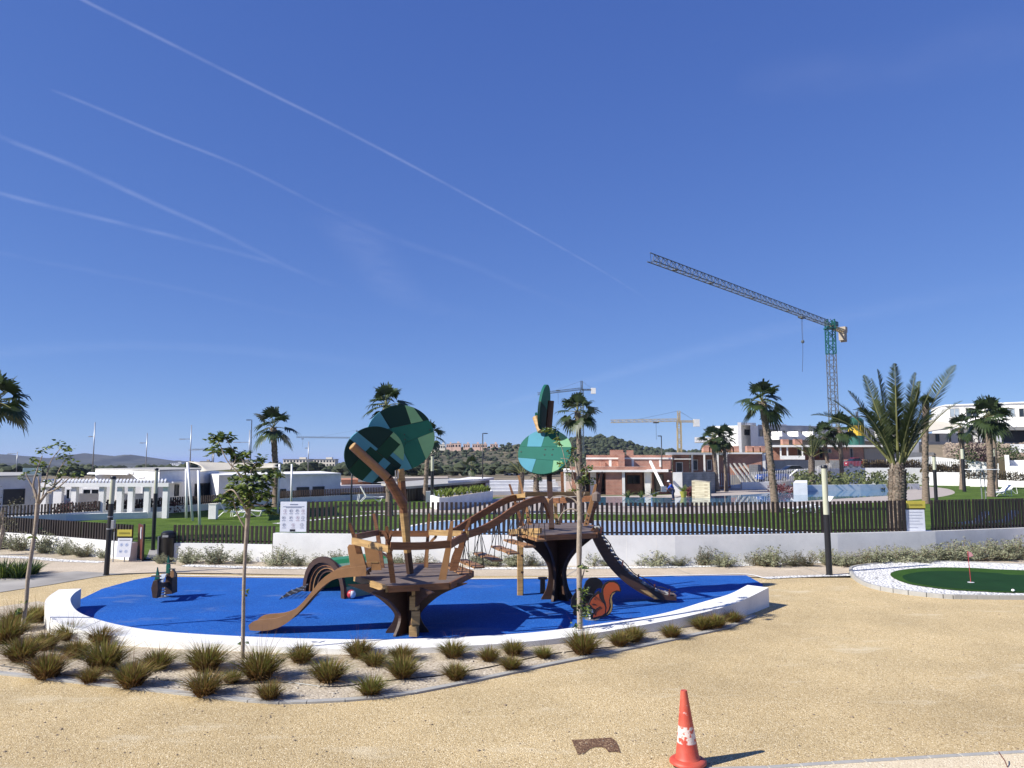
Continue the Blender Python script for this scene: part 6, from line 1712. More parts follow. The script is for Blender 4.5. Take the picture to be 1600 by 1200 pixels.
# posts: (top x,y) (base x,y) width at top / base, depth, material
def post(t, b, wt, wb, Yb, Yt, m, holes=0, th=.06, midp=None, wm=None):
    pl = [(b[0]-wb/2, b[1]), (b[0]+wb/2, b[1])]
    if midp: pl += [(midp[0]+wm/2, midp[1])]
    pl += [(t[0]+wt/2, t[1]), (t[0]-wt/2, t[1]+1)]
    if midp: pl += [(midp[0]-wm/2, midp[1])]
    mb = MB(); board_px(mb, pl, Yb, th, Yt); o_ = mb.build('post', M[m], CT)
    for k in range(holes):
        f_ = .06+.09*k; y = b[1]+(t[1]-b[1])*f_; x = b[0]+(((midp or t)[0]-b[0])*f_*(1.0 if not midp else (b[1]-t[1])/(b[1]-midp[1])))
        c = W(x, y, Yb-.004); MB().tube([c, c+Vector((0, .01, 0))], .02, 8).build('bolt_hole', M['black'], CT)
post((546, 817), (572, 898), 4, 12, 15.85, 15.6, 'wood', 2, midp=(556, 848), wm=7)
post((584, 802), (597, 890), 4, 8, 17.4, 17.6, 'wood', 0, midp=(590, 835), wm=6)
post((604, 822), (614, 911), 4, 8, 14.62, 14.42, 'wood', 0, midp=(606, 850), wm=8)
mb = MB(); sweep(mb, smooth_curve([W(597, 831, 14.45), W(602, 834, 14.45), W(606, 846, 14.45), W(611, 862, 14.5)], 4), .05, .06); sweep(mb, smooth_curve([W(613, 829, 14.45), W(610, 836, 14.45), W(608, 845, 14.47)], 4), .05, .05); mb.build('branch_fork', M['wood'], CT)
post((670.5, 802), (665, 887), 3.5, 6, 17.5, 17.6, 'wood')
post((706, 814), (691, 906), 5, 12, 15.1, 14.95, 'ply', 3, midp=(700, 858), wm=9)
post((734, 810), (708, 892), 4, 12, 16.6, 16.6, 'wood', 0, midp=(722, 850), wm=9)
mb = MB(); sweep(mb, smooth_curve([W(704, 886, 15.3), W(708, 870, 15.3), W(712, 860, 15.3), W(713, 856, 15.3)], 4), .05, .05); mb.build('branch_fork', M['wood'], CT)
mb = MB(); sweep(mb, smooth_curve([W(679, 828, 17.4), W(681, 838, 17.4), W(674, 846, 17.4), W(668, 860, 17.4), W(667, 886, 17.4)], 4), .05, .06); mb.build('branch_fork', M['ply'], CT)
def rail(a, Ya, b, Yb, h, m, w=.05, sag=0):
    A_ = W(*a, Ya); B_ = W(*b, Yb)
    mid_ = (A_+B_)/2+Vector((0, 0, sag))
    mb = MB(); sweep(mb, smooth_curve([A_, mid_, B_], 4), w, h); mb.build('rail', M[m], CT)
rail((551, 845), 15.6, (608, 858), 14.42, .13, 'light_wood')
rail((610, 853), 14.38, (703, 850), 14.85, .14, 'wood', sag=-.02)
rail((703, 851), 14.9, (731, 838), 16.4, .15, 'wood', sag=.02)
rail((556, 839), 15.65, (591, 832), 17.4, .12, 'wood')
rail((591, 834), 17.45, (671, 834), 17.45, .13, 'wood')
rail((671, 832), 17.4, (728, 834), 16.7, .12, 'light_wood')
# leaning pole with its brown and natural lengths
pole = [((641, 896), 16.0, 9, 'dark_wood'), ((637, 863), 15.95, 9.5, 'light_wood'), ((631, 801), 15.85, 10.5, 'wood'), ((627, 752), 15.8, 10, 'light_wood'), ((625, 733), 15.8, 10, None)]
for (a, b) in zip(pole, pole[1:]):
    A_, B_ = W(*a[0], a[1]), W(*b[0], b[1])
    MB().tube([A_, B_], [a[2]/1200*15.2*.66+.0, b[2]/1200*15.2*.66], 8).build('leaning_pole', M[a[3]], CT, smooth=30)
A_, B_, C_ = W(631, 790, 15.75), W(606, 747, 15.5), W(551, 697, 15.05)
MB().tube([A_, B_], [.10, .095], 10).build('branch_sleeve', M['wood'], CT, smooth=30)
MB().tube([B_+(B_-C_).normalized()*-.02, C_], [.088, .085], 14).build('branch_log', M['ply'], CT, smooth=30)
MB().tube([C_, C_+(C_-B_).normalized()*.012], .078, 14).build('log_end', M['light_wood'], CT)
for k in (.08, .42, .68):
    p = C_.lerp(B_, k)+Vector((-.02, -.088, 0)); MB().tube([p, p+Vector((0, -.006, 0))], .014, 8).build('bolt_hole', M['black'], CT)
for x in (618, 622): MB().bar(W(x, 735, 15.7), W(x, 748, 15.7), .012, .02).build('bracket', M['steel'], CT)
# discs
PAL = [mat('panel_dark_green', (.006, .034, .031), .6, .1, 2, spec=.15), mat('panel_teal', (.018, .135, .10), .6, .1, 2, spec=.15), mat('panel_pale_green', (.20, .42, .23), .6, .08, 2, spec=.15), mat('panel_sky_blue', (.085, .29, .38), .6, .08, 2, spec=.15), mat('panel_mid_green', (.008, .055, .034), .6, .1, 2, spec=.15)]
def disc(c, nrm, ru, rv, bsp, upv=Vector((0, 0, 1)), th=.05, name='leaf_disc', bolts=()):
    nrm = nrm.normalized(); u = upv.cross(nrm).normalized()*-1
    if u.x < 0 and abs(u.x) > .2: u = -u
    v = nrm.cross(u).normalized()
    if v.dot(upv) < 0: v = -v
    N = 56
    circ = [(math.cos(6.28318*k/N), math.sin(6.28318*k/N)) for k in range(N)]
    mb = MB()
    def lay(poly, tree):
        if len(poly) < 3: return
        if isinstance(tree, int):
            mb.mi = tree
            g = .012
            cx = sum(p[0] for p in poly)/len(poly); cy = sum(p[1] for p in poly)/len(poly)
            q = [(p[0]+(cx-p[0])*g, p[1]+(cy-p[1])*g) for p in poly]
            mb.extrude([c+u*p[0]*ru+v*p[1]*rv-nrm*th/2 for p in q], nrm*(th+tree*.0015)); return
        (p, q, l, r) = tree
        lay(clip(poly, p, q), l); lay(clip(poly, q, p), r)
    lay(circ, bsp)
    o_ = mb.build(name, PAL, CT)
    mb = MB(); mb.extrude([c+u*math.cos(6.28318*k/N)*ru*.985+v*math.sin(6.28318*k/N)*rv*.985-nrm*(th/2-.006) for k in range(N)], nrm*(th-.012)); mb.build('core', M['dark_wood'], o_)
    for (a, b) in bolts:
        p = c+u*a*ru+v*b*rv+nrm*th/2*1.1; MB().tube([p, p+nrm*.012], .016, 8).build('bolt', M['black'], o_)
    return o_
below_right = (( .5, -.03), (.71, -.56), 2, 4)
bsp2 = ((-1, .11), (1, .61),
        ((-.32, .28), (-.59, .73), 3, ((.29, .45), (.12, .94), 0, ((.62, .56), (.35, .94), 2, 0))),
        ((-.32, .3), (-.32, -1), ((-1, -.625), (1, .215), 1, ((.71, -.56), (.5, -.03), ((.35, -.94), (.06, -.38), ((.06, -.38), (-.15, -.94), 3, 1), 1), 2)), 3))
# left of p->q is the first child
def fix(t):
    return t
disc(W(626, 684, 16.25), Vector((.32, -.94, -.03)), .73, .69, ((-1, .11), (1, .61),
     ((-.32, .28), (-.59, .73), 3, ((.29, .45), (.12, .94), 0, ((.62, .56), (.35, .94), 2, 0))),
     ((-1, -.625), (1, .215), 1,
      ((.71, -.56), (.5, -.03), ((.06, -.38), (-.15, -.94), ((.35, -.94), (.06, -.38), 3, 1), 1), 2))),
     bolts=((.1, .1), (.12, -.05), (.85, .25)))
st = lambda s_, t_: (s_*.77+t_*.64, -s_*.64+t_*.77)
disc(W(585, 710, 15.62), Vector((.42, -.90, -.10)), .615, .57, (st(-1.5, .12), st(1.5, .12),
     (st(-.05, -1), st(-.05, 1), ((-2, -2), (-2, 2), 0, (st(-1, .22), st(1, .22), 0, 3)),
      (st(.42, -1), st(.42, 1), (st(-1, .82), st(1, .82), 2, 4), (st(-1, .45), st(1, .45), 2, (st(-1, .3), st(1, .3), 3, 0)))),
     (st(-.3, -1), st(-.3, 1), (st(-1, -.12), st(1, -.12), 3, 0), (st(.3, -1), st(.3, 1), 4, (st(.62, -1), st(.62, 1), 3, 0)))))
disc(W(851, 706, 18.95), Vector((-.26, -.82, .46)), .68, .62, ((-1, .22), (1, .18),
     ((-.68, 0), (-.68, 1), 1, ((-.14, .2), (-.02, 1), 3, ((.46, 0), (.46, 1), 1, 2))),
     ((-1, -.28), (1, -.46), 1, ((-.86, 0), (-.82, -1), 1, 1) if False else ((-.37, -1), (-.26, -.3), 3, ((.38, -1), (.38, 0), 1, ((.55, -1), (.72, -.4), 2, 1))))),
     bolts=((0.02, .08), (.3, .08), (.02, -.16), (.3, -.16), (-.88, -.02)))
# edge-on leaf and its logs
lc, lt, lb = W(850, 636, 19.0), W(856, 601, 19.0), W(845, 672, 18.9)
ax = (lt-lb).normalized()
disc(lc, Vector((.93, -.33, -.10)), .40, .57, ((-1, .1), (1, -.1), 1, 0), upv=ax, th=.06)
MB().tube([W(857, 672, 18.9), W(861, 626, 18.85)], [.085, .08], 10).build('branch_log', M['dark_wood'], CT, smooth=30)
MB().tube([W(845, 674, 19.1), W(837, 652, 19.3)], [.085, .085], 12).build('branch_log', M['light_wood'], CT, smooth=30)
mb = MB(); board_px(mb, [(842, 672), (845, 671), (839, 644), (836, 645), (836, 650)], 19.25, .05); mb.build('leaf_sliver', PAL[1], CT)
# right tower pole and posts
MB().bar(W(862, 826, 18.25), W(858, 741, 18.9), .12, .12).build('main_pole', M['dark_wood'], CT)
post((796, 756), (817, 822), 3, 6, 19.2, 19.4, 'wood')
post((810, 742), (828, 820), 3, 6, 18.7, 19.0, 'ply', 3, midp=(820, 783), wm=4)
post((867, 786), (871, 820), 4, 6, 18.3, 18.3, 'light_wood', 3, th=.08)
post((878, 737), (880, 782), 4, 5, 20.2, 20.4, 'wood')
post((882, 782), (874, 820), 3, 4, 19.6, 19.8, 'dark_wood')
post((931, 756), (915, 822), 3.5, 6, 18.2, 18.2, 'ply', 3, midp=(925, 784), wm=6)
post((940, 737), (922, 818), 4, 5, 19.8, 20, 'wood', 0, midp=(936, 770), wm=6)
post((822, 789), (812, 822), 3, 5, 18.5, 18.5, 'dark_wood')
rail((820, 772), 19.5, (921, 772), 20.2, .11, 'light_wood')
rail((860, 783), 20.4, (926, 779), 18.3, .14, 'wood')
rail((800, 776), 19.3, (822, 774), 18.7, .10, 'light_wood')
rail((845, 780), 18.2, (858, 784), 18.1, .13, 'ply')
p = W(932, 777, 18.0); MB().lathe(p-Vector((0, 0, .12)), [(.03, 0), (.1, .04), (.1, .2), (.03, .25)], 8).build('bark_knot', M['deck'], CT)
# wavy bridge beams
def curve_px(L, Ya, Yb, n=6):
    m_ = len(L)
    return smooth_curve([W(q[0], q[1], Ya+(Yb-Ya)*i/(m_-1)) for i, q in enumerate(L)], n)
Bb = curve_px([(700, 832), (712, 829), (729, 818), (758, 800), (782, 786), (799, 779), (817, 777)], 17.3, 19.3)
Bf = curve_px([(722, 836), (734, 834), (756, 826), (782, 811), (805, 795), (828, 784), (845, 780), (851, 784), (856, 797), (858, 806)], 16.2, 18.2)
mb = MB(); sweep(mb, Bb, .06, .15); mb.build('bridge_beam', M['wood'], CT)
mb = MB(); sweep(mb, Bf, .06, .15); mb.build('bridge_beam', M['wood'], CT)
rail((716, 836), 16.9, (731, 834), 16.2, .12, 'light_wood')
def at_t(C, t):
    k = t*(len(C)-1); j = min(len(C)-2, int(k)); return C[j].lerp(C[j+1], k-j)
for i in range(6):
    t = .09+i*.155
    b_ = at_t(Bb, min(1, t*1.08)); f_ = at_t(Bf, t*.80)
    z = 1.04+(1.62-1.04)*i/5.0
    d_ = (f_-b_); d_.z = 0; L = d_.length; d_.normalize(); s_ = Vector((-d_.y, d_.x, 0))
    m1 = b_+d_*L*.04; m2 = b_+d_*L*.48; m3 = b_+d_*L*.53; m4 = b_+d_*L*.97
    for (a, b) in ((m1, m2), (m3, m4)):
        st_ = MB().bar(Vector((a.x, a.y, z)), Vector((b.x, b.y, z-.015)), .24, .04).build('bridge_step', M['ply'], CT)
        for q, top_ in ((a, b_ if a is m1 else b_.lerp(f_, .5)), (b, b_.lerp(f_, .5) if b is m2 else f_)):
            if top_ is not b_ and top_ is not f_: continue
            for e in (-.09, .09):
                MB().tube([Vector((q.x, q.y, z))+s_*e, Vector((top_.x, top_.y, top_.z-.05))+s_*e*.3], .009, 5).build('rope', M['rope'], st_)
    c_ = (m2+m3)/2
    MB().tube([Vector((c_.x, c_.y, z+.03))+s_*-.1, Vector((c_.x, c_.y, z-.03)), Vector((c_.x, c_.y, z+.02))+s_*.1], .02, 5).build('centre_rope', M['rope'], CT)
    for q, top_ in ((m2, b_), (m3, f_)):
        MB().tube([Vector((q.x, q.y, z)), Vector((top_.x, top_.y, top_.z-.05))], .008, 5).build('rope', M['rope'], CT)
# bridge landing and log post
pb = P(813, 931)
MB().bar(Vector((pb.x, pb.y, -.02)), Vector((pb.x, pb.y, W(813, 838, pb.y).z)), .16, .16).build('log_post', M['light_wood'], CT, bevel=.02)
for py in (867, 893): MB().box((pb.x+.05, pb.y-.09, W(813, py, pb.y).z), (.07, .05, .04)).build('foothold', M['dark_wood'], CT)
zt = W(813, 837, pb.y).z
MB().box((pb.x-.02, pb.y, zt+.03), (.48, .3, .06), rz=.35).build('landing', M['wood'], CT)
rail((797, 831), 19.0, (845, 829), 18.3, .12, 'light_wood', w=.08)
sp = P(848, 928); MB().lathe(sp, [(.07, 0), (.065, .36), (.12, .37), (.12, .42)], 12).build('stool', M['wood'], CT, smooth=40)
# front stack of step blocks
for k in range(4):
    y1, y0 = (995, 978, 954, 931)[k], (978.5, 954.5, 931.5, 912)[k]
    b0 = P(650, 995).y-.10; x_ = X(651+(-1.4 if k % 2 == 0 else .5), b0)
    z0_, z1_ = W(650, y1, b0).z, W(650, y0, b0).z
    if k == 0: z0_ = 0
    MB().box((x_, b0+.08, (z0_+z1_)/2), (.165, .165, z1_-z0_-.006), rz=(.15 if k % 2 else -.12)).build('step_block', M['light_wood'], CT, bevel=.01)
# slide
top = [(572, 884), (556, 886), (540, 888), (522, 892), (503, 905), (487, 924), (471, 943), (452, 958), (432, 966), (410, 968), (396, 971), (388, 977)]
bot = [(390, 985), (405, 986), (425, 984), (446, 975), (468, 956), (486, 935), (503, 918), (520, 906), (540, 902), (572, 900)]
def slide_side(dy, name='slide_side'):
    f = [Vector((q.x, q.y+dy, max(q.z, .0))) for q in (W(a, b, 15.45) for a, b in top+bot)]
    t_ = smooth_curve(f[:len(top)], 3); b_ = smooth_curve(f[len(top):], 3)
    n1 = 30
    mb = MB()
    A_ = [at_t(t_, i/n1) for i in range(n1+1)]; B_ = [at_t(b_[::-1], i/n1) for i in range(n1+1)]
    n = n1+1; T = Vector((0, .04, 0))
    mb.add(A_+B_+[p+T for p in A_]+[p+T for p in B_], [x for i in range(n1) for x in ([i, i+1, n+i+1, n+i], [2*n+i, 3*n+i, 3*n+i+1, 2*n+i+1], [i, 2*n+i, 2*n+i+1, i+1], [n+i, n+i+1, 3*n+i+1, 3*n+i])]+[[0, n, 3*n, 2*n], [n1, 2*n+n1, 3*n+n1, n+n1]])
    mb.build(name, M['ply'], CT); return A_, B_
A1, B1 = slide_side(0); A2, B2 = slide_side(.55)
mid1 = [a.lerp(b, .55)+Vector((0, .04, 0)) for a, b in zip(A1, B1)]; mid2 = [p+Vector((0, .51, 0)) for p in mid1]
mb = MB(); mb.strip(mid1, mid2); so = mb.build('slide_chute', M['steel'], CT, smooth=True)
so.modifiers.new('thickness', 'SOLIDIFY').thickness = .02
mb = MB(); board_px(mb, [(549, 898), (575, 898), (563, 851), (545, 851), (542.5, 855)], 15.75, .04); mb.build('slide_guard', M['ply'], CT, bevel=.008)
mb = MB(); board_px(mb, [(575, 891), (596, 891), (589, 846), (568, 850)], 16.5, .04); mb.build('slide_guard', M['ply'], CT)
mb = MB(); board_px(mb, [(574, 879.5), (591, 879.5), (591, 878), (574, 878)], 16.49, .01); mb.build('guard_joint', M['light_wood'], CT)
# curved climbing ramp on the right
rt = [(933, 823), (945, 846), (962, 873), (984, 897), (1010, 916), (1034, 928), (1057, 933)]
rb = [(924, 834), (937, 861), (954, 888), (975, 909), (1000, 926), (1026, 936), (1057, 938.5)]
def ramp_side(dy):
    t_ = smooth_curve([W(a, b, 18.75)+Vector((0, dy, 0)) for a, b in rt], 4); b_ = smooth_curve([W(a, b, 18.75)+Vector((0, dy, 0)) for a, b in rb], 4)
    b_ = [Vector((p.x, p.y, max(p.z, 0))) for p in b_]
    n = len(t_); T = Vector((0, .05, 0)); mb = MB()
    mb.add(t_+b_+[p+T for p in t_]+[p+T for p in b_], [x for i in range(n-1) for x in ([i, n+i, n+i+1, i+1], [2*n+i, 2*n+i+1, 3*n+i+1, 3*n+i], [i, i+1, 2*n+i+1, 2*n+i], [n+i, 3*n+i, 3*n+i+1, n+i+1])]+[[0, 2*n, 3*n, n], [n-1, 2*n-1, 4*n-1, 3*n-1]])
    mb.build('ramp_side', M['wood'] if dy else M['dark_wood'], CT); return t_
t1 = ramp_side(0); t2 = ramp_side(.5)
n = len(t1)
for i in range(0, n-1):
    a = t1[i].lerp(t1[i+1], .5)+Vector((0, .05, .015)); b = a+Vector((0, .45, 0))
    MB().bar(a, b, .115, .03).build('ramp_slat', M['deck'] if i % 3 else M['grey_conc'], CT)
rp = [p+Vector((0, .03, .13+.03*math.sin(i*1.3))) for i, p in enumerate(t1)]
MB().tube(rp, .012, 6).build('rope', M['rope'], CT)
for i in range(2, n, 4):
    MB().bar(t1[i]+Vector((0, .02, 0)), t1[i]+Vector((.02, .02, .15)), .03, .03).build('rope_peg', M['cor_ten'], CT)
mb = MB(); board_px(mb, [(1000, 921), (1012, 923), (1031, 936.5), (1022, 936)], 18.73, .015); mb.build('ramp_patch', M['light_wood'], CT)

# ================= spring riders, tunnel, ball =================
def spring(mb, c, r, h, turns=5, w=.014):
    mb.tube([c+Vector((math.cos(a)*r, math.sin(a)*r, h*a/(6.283*turns))) for a in [6.283*turns*i/(turns*14) for i in range(turns*14+1)]], w, 6)
SQ = lambda L: [(860+x/10.907, 880+y/10.909) for x, y in L]
sq_out = SQ([(645, 690), (665, 640), (700, 580), (750, 530), (800, 490), (828, 468), (852, 505), (872, 500), (880, 440), (910, 370), (960, 325), (1020, 305), (1090, 303), (1150, 335), (1195, 390), (1217, 460), (1205, 503), (1150, 492), (1102, 508), (1064, 555), (1056, 620), (1072, 720), (1062, 800), (1022, 872), (960, 907), (880, 927), (800, 942), (740, 957), (690, 942), (678, 900), (700, 862), (660, 832), (638, 790), (650, 740)])
sq_body = SQ([(665, 690), (690, 630), (740, 575), (800, 532), (822, 520), (834, 590), (870, 640), (910, 690), (935, 760), (928, 850), (880, 888), (800, 903), (725, 918), (740, 860), (782, 790), (750, 772), (715, 750), (700, 720)])
sq_tail = SQ([(908, 440), (950, 370), (1010, 330), (1090, 333), (1150, 368), (1180, 420), (1190, 482), (1130, 468), (1060, 495), (1018, 550), (1000, 640), (1010, 720), (990, 800), (950, 852), (962, 760), (948, 680), (918, 600), (905, 520)])
sq_str = SQ([(1112, 500), (1062, 520), (1030, 580), (1024, 660), (1040, 740), (1018, 810), (968, 882), (1038, 838), (1058, 760), (1060, 680), (1046, 600), (1066, 548)])
sq_nut = SQ([(652, 782), (715, 780), (730, 835), (692, 842)])
Ysq = P(925, 972).y
ph = sum((W(x, y, Ysq) for x, y in sq_out), Vector((0, 0, 0)))/len(sq_out)
base = Vector((X(924, Ysq), Ysq+.2, 0))
SR = thing('spring_rider', 'orange squirrel shaped spring rider with black outline and curled tail', 'spring rider', base, 'spring riders on the blue surface')
sepv = Vector((-.33, .46, 0))
def sq_pts(L, o, slope=.2): return [Vector((w.x, w.y+(w.x-ph.x)*slope, w.z))+o for w in (W(x, y, Ysq) for x, y in L)]
orange = mat('orange_panel', (0.50, 0.085, 0.018), .45, .08, 3); tan = mat('tan_panel', (0.42, 0.27, 0.09), .5, .08, 3); blk_ = mat('black_panel', (0.012, 0.011, 0.013), .45, .1, 3)
nq = Vector((.196, -.98, 0))
def layered(o, side):
    mb = MB(); mb.extrude([p+nq*.0 for p in sq_pts(sq_out, o)], -nq*.04); pn = mb.build('side_panel', blk_, SR)
    if side > 0:
        for L, m_, nm in ((sq_body, orange, 'body_inlay'), (sq_tail, orange, 'tail_inlay'), (sq_str, tan, 'stripe_inlay'), (sq_nut, M['steel'], 'nut_inlay')):
            mb = MB(); mb.extrude([p+nq*.006 for p in sq_pts(L, o)], -nq*.005); mb.build(nm, m_, pn)
        e = W(*SQ([(752, 602)])[0], Ysq); e.y += (e.x-ph.x)*.2
        MB().tube([e+nq*.007, e+nq*.012], .014, 8).build('eye', M['black'], pn)
        sw = smooth_curve([Vector((w.x, w.y+(w.x-ph.x)*.2, w.z))+nq*.008 for w in (W(a, b, Ysq) for a, b in SQ([(700, 690), (735, 690), (770, 700)]))], 4)
        MB().tube(sw, .008, 5).build('mouth_line', M['black'], pn)
        sw = smooth_curve([Vector((w.x, w.y+(w.x-ph.x)*.2, w.z))+nq*.008 for w in (W(a, b, Ysq) for a, b in SQ([(735, 860), (750, 800), (800, 760), (850, 735)]))], 4)
        MB().tube(sw, .009, 5).build('leg_line', M['black'], pn)
layered(Vector((0, 0, 0)), 1); layered(sepv, 0)
MB().bar(ph+sepv*.3+Vector((.06, .0, -.16)), ph+sepv*.85+Vector((0, -.02, -.16)), .20, .05).build('seat', M['dark_wood'], SR)
MB().tube([ph+Vector((-.22, -.10, .12)), ph+sepv+Vector((-.22, .10, .12))], .016, 8).build('handle', M['black'], SR)
mb = MB(); spring(mb, base+Vector((0, 0, .02)), .09, .20, 4, .016); mb.build('spring', M['steel'], SR, smooth=True)
MB().lathe(base+Vector((0, 0, .02)), [(.16, 0), (.16, .015)], 16).build('base_plate', M['steel'], SR)
MB().lathe(base+Vector((0, 0, .22)), [(.13, 0), (.13, .02)], 16).build('top_plate', M['steel'], SR)
# spring rider with spires
g = P(253, 934); Yg = g.y
SR2 = thing('spring_rider', 'dark spring rider with green pointed spires and crossbar handles', 'spring rider', g, 'spring riders on the blue surface')
def flat_px(L, Y, m_, nm, par, th=.22):
    mb = MB(); mb.extrude([W(x, y, Y) for x, y in L], (0, th, 0)); return mb.build(nm, m_, par, bevel=.006)
near = flat_px([(236, 919), (239, 908), (246, 906), (247, 921), (245, 935), (238, 934)], 18.75, M['dark_wood'], 'side_panel', SR2)
flat_px([(240, 924), (240, 909), (243, 899), (245.5, 886), (248, 899), (249, 909), (248, 923)], 18.90, PAL[1], 'spire', near, .05)
far = flat_px([(258, 929), (257, 912), (260, 898), (264, 893), (269, 899), (269, 928)], 19.45, M['dark_wood'], 'side_panel', SR2, .3)
flat_px([(259, 896), (259.5, 884), (262.5, 868), (265.5, 884), (265, 896)], 19.38, PAL[1], 'spire', far, .05)
flat_px([(265.5, 900), (266, 894), (269, 890), (272, 894), (272, 902), (268, 903)], 19.30, M['ply'], 'snout', far, .12)
for (x0, x1, y, Y) in ((236.5, 252, 900.5, 18.85), (256, 270, 880.5, 19.3), (264, 274, 889, 19.2)):
    MB().tube([W(x0, y, Y), W(x1, y, Y)], .016, 6).build('handle', M['black'], SR2)
seat_m = mat('pale_seat', (.42, .46, .5), .5, .4, 14)
mb = MB(); mb.add([W(247, 908, 18.85), W(255, 908, 18.8), W(260, 896, 19.4), (W(252, 897, 19.45))], [(0, 1, 2, 3)]); st_ = mb.build('seat', seat_m, SR2); st_.modifiers.new('thickness', 'SOLIDIFY').thickness = .03
MB().bar(W(246, 915, 18.9), W(262, 912, 19.5), .10, .10).build('beam', M['dark_wood'], SR2)
mb = MB(); spring(mb, g+Vector((0, 0, .02)), .10, .26, 4, .017); mb.build('spring', M['steel'], SR2, smooth=True)
MB().lathe(g+Vector((0, 0, .02)), [(.17, 0), (.17, .015)], 16).build('base_plate', M['steel'], SR2)

# tunnel
fa, fb = P(475, 925), P(537, 937)
wv = (fb-fa); half = wv.length/2; wv.normalize(); tc_ = (fa+fb)/2; ad = Vector((-wv.y, wv.x, 0)).normalized()
if ad.y < 0: ad = -ad
TU = thing('play_tunnel', 'low green striped play tunnel with layered wooden arch behind the slide', 'tunnel', tc_)
NA = 12; hz = .92
def arc(r, o, n=NA, hs=1.0): return [tc_+wv*(-math.cos(math.pi*i/n)*half*r)+Vector((0, 0, math.sin(math.pi*i/n)**.85*hz*r*hs))+ad*o for i in range(n+1)]
ln = 1.7
for i in range(NA):
    o0, o1 = arc(1.0, .10)[i:i+2], arc(1.0, ln)[i:i+2]
    i0, i1 = arc(.95, .10)[i:i+2], arc(.95, ln)[i:i+2]
    mb = MB(); mb.add([o0[0], o0[1], o1[1], o1[0], i0[0], i0[1], i1[1], i1[0]], [(0, 3, 2, 1), (4, 5, 6, 7), (0, 1, 5, 4), (3, 7, 6, 2)])
    mb.build('roof_panel', M['tun_green'] if 'tun_green' in M and i % 3 == 1 else M.setdefault('tun_green', mat('tunnel_green', (.025, .22, .07), .45, .1, 2)) if i % 3 == 1 else M.setdefault('tun_pale', mat('tunnel_pale_green', (.30, .48, .32), .45, .1, 2)) if i % 3 == 2 and i > 5 else M.setdefault('tun_mid', mat('tunnel_mid_green', (.05, .26, .13), .45, .1, 2)), TU)
for r0_, r1_, o_, m_ in ((1.06, .90, -.02, 'dark_wood'), (.93, .80, .06, 'wood'), (.83, .72, .12, 'ply'), (.75, .62, .18, 'dark_wood'), (1.04, .8, ln, 'dark_wood')):
    a = arc(r0_, o_); b = arc(r1_, o_); a2 = arc(r0_, o_+.07); b2 = arc(r1_, o_+.07); n = NA+1
    mb = MB(); mb.add(a+b+a2+b2, [x for i in range(NA) for x in ([i, i+1, n+i+1, n+i], [2*n+i, 3*n+i, 3*n+i+1, 2*n+i+1], [i, 2*n+i, 2*n+i+1, i+1], [n+i, n+i+1, 3*n+i+1, 3*n+i])]+[[0, n, 3*n, 2*n], [n-1, 3*n-1, 4*n-1, 2*n-1]])
    mb.build('arch_board', M[m_], TU)
def net(q, nu, nv, lab):
    mb = MB(); mc = MB()
    f = lambda u, v: q[0]*(1-u)*(1-v)+q[1]*u*(1-v)+q[2]*u*v+q[3]*(1-u)*v
    for i in range(nu+1): mb.tube([f(i/nu, j/nv) for j in range(nv+1)], .011, 4)
    for j in range(nv+1): mb.tube([f(i/nu, j/nv) for i in range(nu+1)], .011, 4)
    o_ = mb.build('rope_net', M['rope'], TU)
    for i in range(nu+1):
        for j in range(nv+1):
            if (i+j) % 2: mc.box(f(i/nu, j/nv)+Vector((0, 0, .012)), (.035, .035, .02))
    mc.build('net_clips', M['steel'], o_)
net([P(437, 936, .03), P(452, 924, .03), W(480, 914, 19.9), W(474, 922, 19.4)], 4, 7, '')
eb = tc_+wv*half
net([eb+ad*.2+Vector((0, 0, .62))-wv*.12, eb+ad*1.4+Vector((0, 0, .62))-wv*.12, P(588, 918, .03), P(603, 936, .03)], 7, 7, '')
# ball
bb = P(549, 937); bb.z = .13; g_ = thing('ball', 'small red and white ball lying beside the tunnel', 'ball', (bb.x, bb.y, .022))
mb = MB(); nl, na2 = 10, 16
for i in range(nl+1):
    for k in range(na2):
        th_ = math.pi*i/nl; a = 6.283*k/na2
        mb.v.append(Vector((bb.x+.11*math.sin(th_)*math.cos(a), bb.y+.11*math.sin(th_)*math.sin(a), .132+.11*math.cos(th_))))
for i in range(nl):
    for k in range(na2):
        a = i*na2+k; b = i*na2+(k+1) % na2
        mb.f.append([a, a+na2, b+na2, b]); mb.m.append(1 if (k//4) % 2 and 2 <= i < 8 else 0)
mb.build('ball_shell', [mat('ball_red', (.45, .04, .05), .4, .05, 2), M['white_paint']], g_, smooth=True)
# ================= putting green =================
kz = .10
KB = [(1900, 938), (1800, 937.7), (1700, 937.4), (1600, 937), (1512, 936), (1474, 935), (1408, 928), (1362, 919), (1338, 907), (1329, 895), (1336, 889), (1376, 884), (1424, 881.5), (1500, 882), (1600, 886), (1750, 892), (1900, 900)]
ko = smooth_curve([P(*q) for q in KB], 5)
g = thing('putting_green_kerb', 'pale stone kerb blocks edging the putting green island at right', 'kerb', P(1408, 928))
i = 0
while i < len(ko)-1:
    j = min(i+(2 if i > 12 else 1), len(ko)-1); a, b = ko[i], ko[j]; d = (b-a).normalized()*.004
    MB().bar(a+d+Vector((0, 0, kz/2-.02)), b-d+Vector((0, 0, kz/2-.02)), .09, kz+.06).build('kerb_stone', M['kerb'], g, bevel=.008); i = j
tri_poly(ko, kz-.015, 'white_pebbles', M['white_gravel'], None)['kind'] = 'structure'
GF = [(1860, 896), (1600, 891), (1520, 887.5), (1470, 886.5), (1430, 888), (1400, 892), (1391, 898), (1400, 905), (1420, 912), (1450, 917), (1490, 921.5), (1540, 924.2), (1600, 926), (1860, 926.5)]
